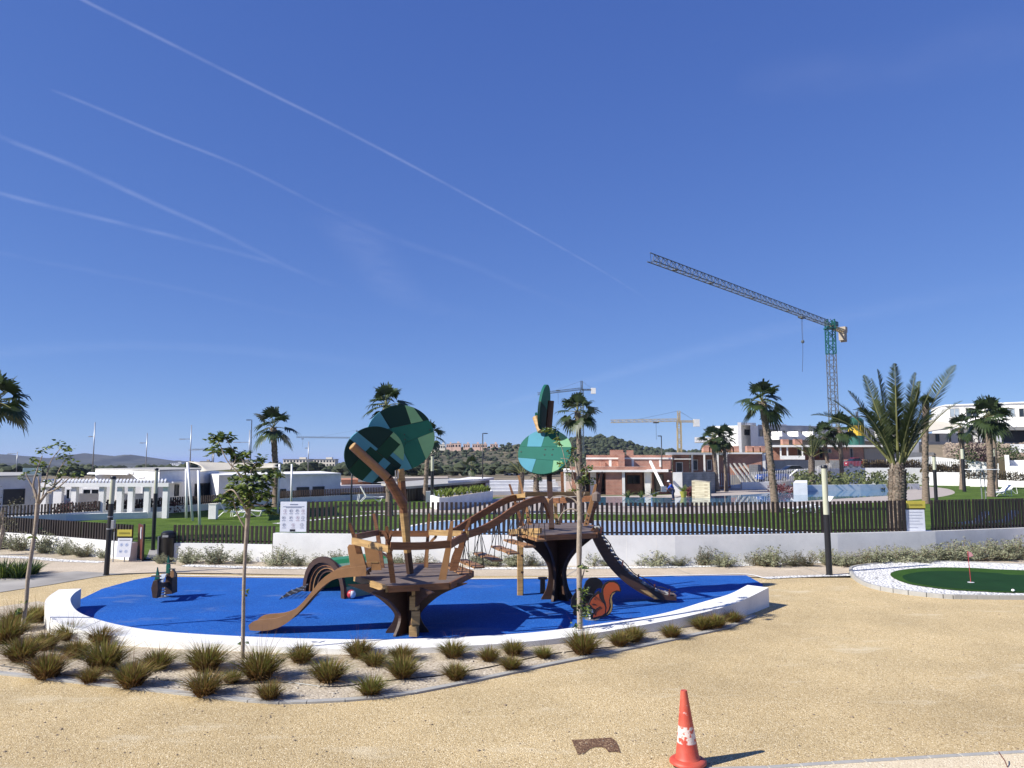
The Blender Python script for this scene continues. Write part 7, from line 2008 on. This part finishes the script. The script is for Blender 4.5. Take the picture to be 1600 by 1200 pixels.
tri_poly(smooth_curve([P(*q, kz) for q in GF], 4), kz+.004, 'fringe_grass', M['turf2'])
GP = [(1860, 902), (1600, 899), (1560, 896), (1500, 893), (1450, 893), (1424, 896), (1410, 901), (1420, 909), (1450, 915), (1490, 919.7), (1540, 922.8), (1600, 924.7), (1860, 925.2)]
tri_poly(smooth_curve([P(*q, kz) for q in GP], 4), kz+.010, 'putting_turf', M['turf'])
hb = P(1517, 911, kz)
g = thing('golf_flag', 'thin golf flag stick with a small pink pennant on the putting green', 'flag', Vector((hb.x, hb.y, kz+.01)))
tp_ = W(1512, 861, hb.y)
MB().tube([hb+Vector((0, 0, .01)), tp_], .009, 6).build('pole', mat('flag_red', (.45, .05, .06), .5), g)
mb = MB(); mb.extrude([tp_, tp_-Vector((0, 0, .17)), tp_+Vector((.15, 0, -.13)), tp_+Vector((.1, 0, -.04))], (0, .006, 0)); mb.build('pennant', mat('pennant_pink', (.62, .30, .32), .6), g)
solo(MB().lathe(hb+Vector((0, 0, .011)), [(.075, 0), (.085, .012), (.05, .014)], 20), 'golf_cup', M['white_paint'], 'round white golf hole rim at the foot of the flag', 'golf hole')
q = P(1583, 925, kz); mb = MB(); mb.lathe(q+Vector((0, 0, .012)), [(.01, 0), (.03, .006), (.042, .03), (.03, .055), (.005, .062)], 12)
solo(mb, 'golf_ball', M['white_paint'], 'white golf ball near the front edge of the putting green', 'golf ball', smooth=True)

# ================= foreground =================
cbp = P(1075, 1196)
g = thing('traffic_cone', 'worn red traffic cone with a scuffed white band standing on the gravel', 'traffic cone', cbp)
m_, n_, b_ = newmat('worn_cone')
tc = n_.nodes.new('ShaderNodeTexCoord'); sx = n_.nodes.new('ShaderNodeSeparateXYZ'); n_.links.new(tc.outputs['Object'], sx.inputs[0])
def rng(lo, hi):
    r_ = n_.nodes.new('ShaderNodeValToRGB'); e = r_.color_ramp.elements
    e[0].position = 0; e[0].color = (0, 0, 0, 1); e[1].position = 1; e[1].color = (0, 0, 0, 1)
    for p, v in ((lo-.01, 0), (lo, 1), (hi, 1), (hi+.01, 0)):
        x = e.new(p); x.color = (v, v, v, 1)
    n_.links.new(sx.outputs[2], r_.inputs[0]); return r_.outputs[0]
no = n_.nodes.new('ShaderNodeTexNoise'); no.inputs['Scale'].default_value = 16; no.inputs['Detail'].default_value = 6; n_.links.new(tc.outputs['Object'], no.inputs[0])
w1 = ramp_node(n_, [(.44, (0, 0, 0)), (.50, (1, 1, 1))]); n_.links.new(no.outputs['Fac'], w1.inputs[0])
w2 = ramp_node(n_, [(.55, (0, 0, 0)), (.60, (.7, .7, .7))]); n_.links.new(no.outputs['Fac'], w2.inputs[0])
n2 = n_.nodes.new('ShaderNodeTexNoise'); n2.inputs['Scale'].default_value = 5; n_.links.new(tc.outputs['Object'], n2.inputs[0])
cr_n = ramp_node(n_, [(.3, (.42, .045, .025)), (.7, (.50, .10, .06))]); n_.links.new(n2.outputs['Fac'], cr_n.inputs[0])
f1 = mixc(n_, 1.0, rng(.26, .43), w1.outputs[0], 'MULTIPLY'); f2 = mixc(n_, 1.0, rng(.54, .66), w2.outputs[0], 'MULTIPLY')
c1 = mixc(n_, f1, cr_n.outputs[0], (.60, .52, .48)); c2 = mixc(n_, f2, c1, (.62, .45, .42))
n_.links.new(c2, b_.inputs['Base Color']); b_.inputs['Roughness'].default_value = .55
M['cone'] = m_
lean = lambda L: [cbp+Vector(((-.012)*z*3, 0, z)) for z in L]
mb = MB(); zs = [.085, .11, .3, .5, .7, .815]; rs_ = [.145, .128, .103, .076, .05, .036]
mb.tube([cbp+Vector((-.035*z, 0, z)) for z in zs], rs_, 28); mb.build('cone_body', M['cone'], g, smooth=40)
MB().lathe(cbp, [(.185, .022), (.205, .035), (.205, .055), (.19, .07), (.15, .085), (.10, .086)], 32).build('cone_flange', M['cone'], g, smooth=50)
MB().lathe(cbp, [(.17, .0), (.175, .02), (.15, .021)], 24).build('cone_foot', M['black'], g)
pt = [P(*q) for q in ((893, 1156.5), (912, 1156), (930, 1154.5), (955, 1153), (962, 1158), (966, 1166), (970, 1177), (961, 1175), (951, 1176), (946, 1170), (938, 1167.5), (929, 1168), (921, 1171), (914, 1177), (903, 1180), (898, 1168))]
o_ = tri_poly(pt, .006, 'drain_cover', gravel_mat('rusty_grit', (.15, .085, .05), (.07, .04, .03), (.42, .3, .18), 60, (.3, .2, .1)), None); tag(o_, 'rusty brown patch of a buried drain cover in the gravel, left of the cone', 'drain cover')
kl = [P(980, 1206), P(1200, 1200), P(1300, 1193), P(1400, 1187), P(1500, 1181), P(1600, 1175.5), P(1800, 1164)]
g = thing('edging_kerb', 'grey kerb stones crossing the bottom right corner of the picture', 'kerb', kl[3])
for a, b in zip(kl, kl[1:]):
    for k in range(2):
        p = a.lerp(b, k/2); q = a.lerp(b, (k+1)/2); d = (q-p).normalized()*.006
        MB().bar(p+d+Vector((0, 0, -.03)), q-d+Vector((0, 0, -.03)), .075, .09).build('kerb_stone', M['kerb'], g, bevel=.006)
tri_poly(kl+[P(1800, 1600), P(980, 1600)], .006, 'pavement', gravel_mat('washed_concrete', (.62, .52, .36), (.45, .36, .24), (.74, .66, .5), 60, (.66, .58, .44)))
q = P(1575, 1200); solo(MB().tube([q, q+Vector((0, .05, .06)), q+Vector((-.02, .12, .13))], .006, 5), 'rusty_rod', M['cor_ten'], 'short bent rusty rod sticking up at the bottom right corner', 'rod')

# ================= loungers, poolside bits =================
def lounger(b, yaw, s_, label, m='white_paint', back=42):
    g = thing('sun_lounger', label, 'sun lounger', b, 'white sun loungers')
    M3 = Matrix.Rotation(yaw, 3, 'Z'); T = lambda x, y, z: b+M3 @ Vector((x*s_, y*s_, z*s_))
    ang = R(back)
    prof = [(-1.0, .30), (-.7, .26), (-.3, .30), (.05, .34), (.25, .36)]; bt = (.25+.75*math.cos(ang), .36+.75*math.sin(ang))
    for nm, pts in (('seat', prof), ('backrest', [prof[-1], bt])):
        mb = MB(); L = [T(x, 0, z) for x, z in pts]; sweep(mb, L, .62*s_, .035*s_); mb.build(nm, M[m], g)
    for e in (-.3, .3):
        mb = MB(); mb.tube([T(-.85, e, .27), T(-.75, e, .0), T(-.55, e, .0), T(-.2, e, .28), T(.3, e, .3), T(.6, e, 0), T(.8, e, 0), T(.72, e, .5)], .02*s_, 5); mb.build('side_frame', M[m], g)
    return g
lounger(P(1562, 775), R(8), 1.25, 'front white sun lounger of the pair beside the broad crowned fan palm')
lounger(P(1572, 771), R(8), 1.25, 'rear white sun lounger of the pair beside the broad crowned fan palm')
lounger(P(1252, 801), R(12), 1.1, 'white sun lounger by the pool, just right of the leaning palm', back=10)
lounger(P(1282, 800), R(10), 1.1, 'white sun lounger by the pool, nearest the thick lamp', back=50)
lounger(P(358, 808), R(200), 1.1, 'left white sun lounger behind the leafy young tree', back=60)
lounger(P(385, 806), R(190), 1.1, 'right white sun lounger behind the leafy young tree', back=50)
lounger(P(577, 783), R(200), 1.2, 'white sun lounger in front of the far white fence left of the lower green disc', back=60)
lounger(P(1520, 826), R(5), 1.0, 'white sun lounger half hidden behind the rightmost fence run, left one', back=40)
lounger(P(1566, 824), R(5), 1.0, 'white sun lounger half hidden behind the rightmost fence run, right one', back=40)
b = P(333, 811); g = thing('shower_column', 'plain white rectangular pedestal on the left lawn', 'pedestal', b)
w_ = 12/1200*b.y; h_ = W(333, 788, b.y).z
MB().box((b.x, b.y, h_/2), (w_, .35, h_)).build('pedestal_body', M['white_wall'], g, bevel=.02); MB().box((b.x, b.y, h_+.02), (w_*1.08, .4, .04)).build('cap', M['white_conc'], g)
g = thing('sunshade', 'thin white flat frame on two slim posts beside the broad crowned fan palm', 'frame', P(1534, 782))
Yq = P(1534, 782).y
MB().bar(W(1516, 733.5, Yq), W(1553, 733.5, Yq), 1.6, .05).build('top_frame', M['white_paint'], g)
for px in (1531, 1537): MB().tube([W(px, 734, Yq), Vector((X(px, Yq), Yq, -.02))], .04, 6).build('post', M['steel'], g)
MB().bar(W(1529, 759, Yq), W(1539, 759, Yq), .4, .05).build('shelf', M['white_paint'], g)
# potted plant and leaning beam
b = P(1068, 777); g = thing('potted_plant', 'yellow green pot with spiky plant beside the cream stone wall', 'plant pot', b)
MB().lathe(b, [(.22, 0), (.34, .5), (.36, .55), (.30, .55)], 14).build('pot', mat('olive_pot', (.36, .36, .06), .6), g, smooth=40)
mb = MB(); blades(mb, 40, random.Random(4), .4, .9, 1, .03, .9, (0,), .1); mb.v = [v+b+Vector((0, 0, .5)) for v in mb.v]; mb.build('leaves', M['leaf'], g)
for px, py, lab in ((1023, 776, 'spiky green plant on the bank left of the man in blue'), (1003, 777, 'spiky green plant in front of the white column of the brick house'), (981, 777, 'low dark plant at the foot of the nearest brick house')):
    b = P(px, py); g = thing('agave', lab, 'plant', b, 'spiky plants on the pool bank')
    mb = MB(); blades(mb, 40, random.Random(px), .4, .9, 1, .035, 1.0, (0, 1), .15); mb.v = [v+b for v in mb.v]; mb.build('leaves', [M['leaf_dark'], M['leaf']], g)
a, b = W(1016, 721, 76), W(1037, 764, 71); g = thing('leaning_beam', 'long pale beam leaning against the nearest brick house left of the man', 'beam', b)
MB().bar(a, b, .2, .2).build('beam_body', M['white_conc'], g); MB().box(b, (.45, .45, .5)).build('beam_foot', M['steel'], g)
# ================= man in blue =================
pb = P(1050.5, 781.5)
mn = thing('person', 'man in blue overalls and white cap bending over a long pole at the pool edge', 'person', pb)
def skin(name, nodes, edges, m, parent, sub=1):
    me = bpy.data.meshes.new(name); me.from_pydata([tuple(Vector(n_[0])) for n_ in nodes], edges, [])
    o_ = bpy.data.objects.new(name, me); col.objects.link(o_); o_.parent = parent; me.materials.append(m)
    md = o_.modifiers.new('skin', 'SKIN'); md.use_smooth_shade = True
    for i, n_ in enumerate(nodes):
        me.skin_vertices[0].data[i].radius = (n_[1], n_[1])
    me.skin_vertices[0].data[0].use_root = True
    o_.modifiers.new('subsurf', 'SUBSURF').levels = sub
    o_.modifiers['subsurf'].render_levels = sub
    CH.setdefault(parent.name, []).append(o_)
    return o_
skin_m = mat('skin', (.42, .22, .14), .6, .05, 4)
J = [((.08, 0, .88), .14), ((.02, 0, 1.08), .14), ((-.10, 0, 1.28), .145), ((-.20, 0, 1.42), .06), ((-.25, 0, 1.48), .055), ((-.29, -.01, 1.56), .095), ((-.31, -.01, 1.62), .085),
     ((-.10, -.17, 1.33), .065), ((-.24, -.22, 1.12), .05), ((-.44, -.16, 1.02), .038), ((-.50, -.14, 1.00), .035), ((-.57, -.13, .99), .022),
     ((-.10, .17, 1.33), .065), ((-.22, .22, 1.10), .05), ((-.36, .12, .92), .038), ((-.41, .1, .89), .035), ((-.47, .1, .87), .022),
     ((.06, -.10, .82), .10), ((.00, -.12, .46), .068), ((.06, -.12, .09), .045), ((-.10, -.13, .035), .035),
     ((.10, .10, .82), .10), ((.12, .13, .46), .068), ((.20, .13, .09), .045), ((.05, .14, .035), .035)]
E = [(0, 1), (1, 2), (2, 3), (3, 4), (4, 5), (5, 6), (2, 7), (7, 8), (8, 9), (9, 10), (10, 11), (2, 12), (12, 13), (13, 14), (14, 15), (15, 16), (0, 17), (17, 18), (18, 19), (19, 20), (0, 21), (21, 22), (22, 23), (23, 24)]
skin('body', J, E, skin_m, mn, 2)
sub_ = lambda ids, k: [(J[i][0], J[i][1]+k) for i in ids]
blue = mat('work_blue', (.012, .075, .42), .8, .15, 5); navy = mat('trouser_navy', (.012, .02, .07), .8, .15, 5)
skin('jacket', sub_([0, 1, 2, 7, 8, 9, 12, 13, 14], .018), [(0, 1), (1, 2), (2, 3), (3, 4), (4, 5), (2, 6), (6, 7), (7, 8)], blue, mn, 2)
skin('trousers', sub_([0, 17, 18, 19, 21, 22, 23], .02), [(0, 1), (1, 2), (2, 3), (0, 4), (4, 5), (5, 6)], navy, mn, 2)
for k, (x, y) in enumerate(((-.03, -.125), (.12, .135))):
    mb = MB(); mb.box(pb+Vector((x, y, .035)), (.27, .10, .07)); mb.build('shoe', M['black'], mn, bevel=.02)
MB().lathe(pb+Vector((-.30, -.01, 1.60)), [(.15, 0), (.145, .02), (.10, .04), (.095, .09), (.05, .125), (.01, .13)], 16).build('cap', M['white_paint'], mn, smooth=40)
po = solo(MB().tube([pb+Vector((.1, .3, .6)), pb+Vector((-.52, -.0, .98)), pb+Vector((-3.4, -1.2, .02))], .022, 6), 'pool_pole', M['steel'], 'long thin cleaning pole held by the man in blue', 'pole')
# ================= cars =================
def car(b, yaw, paint, label, L=4.2):
    g = thing('parked_car', label, 'car', b, 'cars parked beside the unfinished houses'); M3 = Matrix.Rotation(yaw, 3, 'Z')
    T = lambda x, y, z: b+M3 @ Vector((x*L/4.2, y, z))
    def slab(pts, w0, nm, m):
        mb = MB(); a = [T(x, -w0(z), z) for x, z in pts]; c = [T(x, w0(z), z) for x, z in pts]; n = len(pts)
        mb.add(a+c, [list(range(n)), [n+i for i in range(n)][::-1]]+[[i, n+i, n+(i+1) % n, (i+1) % n] for i in range(n)]); return mb.build(nm, m, g, smooth=30, bevel=.03)
    slab([(-2.1, .3), (-2.1, .75), (-1.95, .88), (-1.0, .98), (1.7, 1.0), (2.05, .85), (2.1, .35), (1.9, .25), (-1.95, .22)], lambda z: .86, 'body', paint)
    slab([(-.95, .97), (-.35, 1.42), (.9, 1.45), (1.6, 1.02)], lambda z: .80-(z-.97)*.3, 'cabin', M['glass'])
    slab([(-.36, 1.425), (-.2, 1.49), (.8, 1.5), (.93, 1.44)], lambda z: .66, 'roof', paint)
    for x in (-1.32, 1.28):
        for y in (-.82, .82):
            c = T(x, y, .32); ax = M3 @ Vector((0, 1, 0)); wo_ = MB().tube([c-ax*.1, c+ax*.1], .32, 16).build('wheel', M['black'], g, smooth=30)
            MB().tube([c-ax*.11, c+ax*.11], .18, 12).build('rim', M['steel'], wo_)
    for y in (-.6, .6):
        c = T(-2.08, y, .66); MB().box(c, (.08, .3, .14), rz=yaw).build('headlight', M['white_paint'], g)
b = W(1207, 752, 101); car(b, R(8), mat('blue_paint', (.02, .07, .30), .25, .05, 2), 'dark blue car parked behind the curved palm trunk', 3.9)
b = W(1243, 744, 108); car(b, R(188), mat('grey_paint', (.25, .26, .28), .25, .05, 2), 'grey car parked behind the white railing', 4.4)
b = W(1334, 731, 115); car(b, R(5), mat('red_paint', (.35, .015, .02), .3, .05, 2), 'red vehicle showing over the grey wall near the silo', 2.9)
# ================= contrails =================
def cmat(name, a, ns=.004):
    m, n, b = newmat(name); n.nodes.remove(b)
    uv = n.nodes.new('ShaderNodeUVMap'); sx = n.nodes.new('ShaderNodeSeparateXYZ'); n.links.new(uv.outputs[0], sx.inputs[0])
    r_ = ramp_node(n, [(0, (0, 0, 0)), (.5, (1, 1, 1)), (1, (0, 0, 0))]); r_.color_ramp.interpolation = 'EASE'; n.links.new(sx.outputs[0], r_.inputs[0])
    e_ = ramp_node(n, [(0, (.2, .2, .2)), (.12, (1, 1, 1)), (.55, (.8, .8, .8)), (1, (0, 0, 0))]); n.links.new(sx.outputs[1], e_.inputs[0])
    tc = n.nodes.new('ShaderNodeTexCoord'); no = n.nodes.new('ShaderNodeTexNoise'); no.inputs['Scale'].default_value = ns; no.inputs['Detail'].default_value = 6
    n.links.new(tc.outputs['Object'], no.inputs[0])
    nr = ramp_node(n, [(.3, (.25, .25, .25)), (.7, (1, 1, 1))]); n.links.new(no.outputs['Fac'], nr.inputs[0])
    x = mixc(n, 1.0, r_.outputs[0], e_.outputs[0], 'MULTIPLY'); x = mixc(n, 1.0, x, nr.outputs[0], 'MULTIPLY'); x = mixc(n, 1.0, x, (a, a, a), 'MULTIPLY')
    tl = n.nodes.new('ShaderNodeBsdfTranslucent'); tl.inputs[0].default_value = (1, 1, 1, 1); tr = n.nodes.new('ShaderNodeBsdfTransparent')
    mx = n.nodes.new('ShaderNodeMixShader'); n.links.new(x, mx.inputs[0]); n.links.new(tr.outputs[0], mx.inputs[1]); n.links.new(tl.outputs[0], mx.inputs[2])
    n.links.new(mx.outputs[0], n.nodes['Material Output'].inputs['Surface']); return m
def contrail(px, w0, w1, a, label, alt=1500.0, name='contrail'):
    c = smooth_curve([P(x, y, alt) for x, y in px], 8)
    g = []; n = len(c); mb = MB(); Lf = []; Rt = []
    for i, p in enumerate(c):
        t = (c[min(i+1, n-1)]-c[max(i-1, 0)]).normalized(); nn = Vector((-t.y, t.x, 0)); w = w0+(w1-w0)*i/(n-1)
        Lf.append(p+nn*w); Rt.append(p-nn*w)
    mb.strip(Lf, Rt); o_ = mb.build(name, cmat(name+'_vapour', a))
    uv = o_.data.uv_layers.new(name='UVMap')
    for f in o_.data.polygons:
        for li, vi in zip(f.loop_indices, f.vertices): uv.data[li].uv = (0.0 if vi < n else 1.0, (vi % n)/(n-1))
    tag(o_, label, 'contrail' if name == 'contrail' else 'cloud', 'contrails in the sky' if name == 'contrail' else 'thin clouds in the sky')
contrail([(60, -40), (130, 0), (240, 55), (400, 135), (560, 215), (720, 300), (870, 383), (960, 435), (1032, 482)], 17, 24, .10, 'long thin sharp contrail running from the top left to near the crane jib')
contrail([(80, 140), (150, 168), (250, 210), (380, 262), (500, 322), (545, 345)], 22, 34, .07, 'faint contrail below the long sharp one')
contrail([(-40, 195), (20, 222), (120, 262), (250, 322), (340, 362), (440, 412), (520, 450)], 40, 60, .075, 'upper faint contrail at the left edge')
contrail([(-60, 285), (60, 318), (200, 352), (330, 385), (440, 415), (560, 460)], 60, 90, .06, 'wide faint contrail crossing below at the left edge')
contrail([(500, 322), (620, 375), (730, 412), (830, 455), (960, 505)], 70, 120, .02, 'very faint drifting streak in the middle of the sky')
contrail([(-80, 380), (100, 415), (300, 455), (520, 500), (780, 512)], 120, 160, .015, 'broad hazy streak low at the left')

# loose dark and pale bits scattered over the gravel
rg = random.Random(31); mb = MB()
for k in range(520):
    px = rg.uniform(0, 1600); py = 905+295*rg.random()**.8; p = P(px, py)
    if py < 1100 and px < 1210: continue
    if py < 940 and px > 1320: continue
    ico(mb, (p.x, p.y, .004), rg.uniform(.006, .016)*(1 if k % 9 else 1.6), rg, .6)
mb.build('loose_stones', mat('dark_gravel_stone', (0.24, 0.18, 0.12), .95, .6, 3, c2=(.5, .42, .32)), kind='stuff')

contrail([(520, 330), (580, 400), (640, 470), (760, 500)], 260, 420, .028, 'soft patch of thin cloud in the middle of the sky', name='thin_cloud')
contrail([(760, 640), (960, 585), (1200, 520), (1450, 470), (1700, 420)], 420, 700, .028, 'broad wispy cloud veil low in the sky above the cranes', name='thin_cloud')
contrail([(1150, 130), (1350, 110), (1600, 60), (1750, 40)], 240, 420, .015, 'thin cloud veil in the upper right corner', name='thin_cloud')
contrail([(-100, 560), (200, 540), (500, 560), (700, 590)], 600, 900, .022, 'broad pale veil low over the left houses', name='thin_cloud')
# ================= haze =================
mb = MB(); mb.box((0, 0, -5), (56000, 56000, 116))
m_, n_, b_ = newmat('haze_air'); n_.nodes.remove(b_)
pv = n_.nodes.new('ShaderNodeVolumePrincipled'); pv.inputs['Density'].default_value = 0.00010; pv.inputs['Color'].default_value = (0.52, 0.66, 1.0, 1); pv.inputs['Anisotropy'].default_value = 0.0
n_.links.new(pv.outputs[0], n_.nodes['Material Output'].inputs['Volume'])
mb.build('haze', m_, None, kind='stuff')
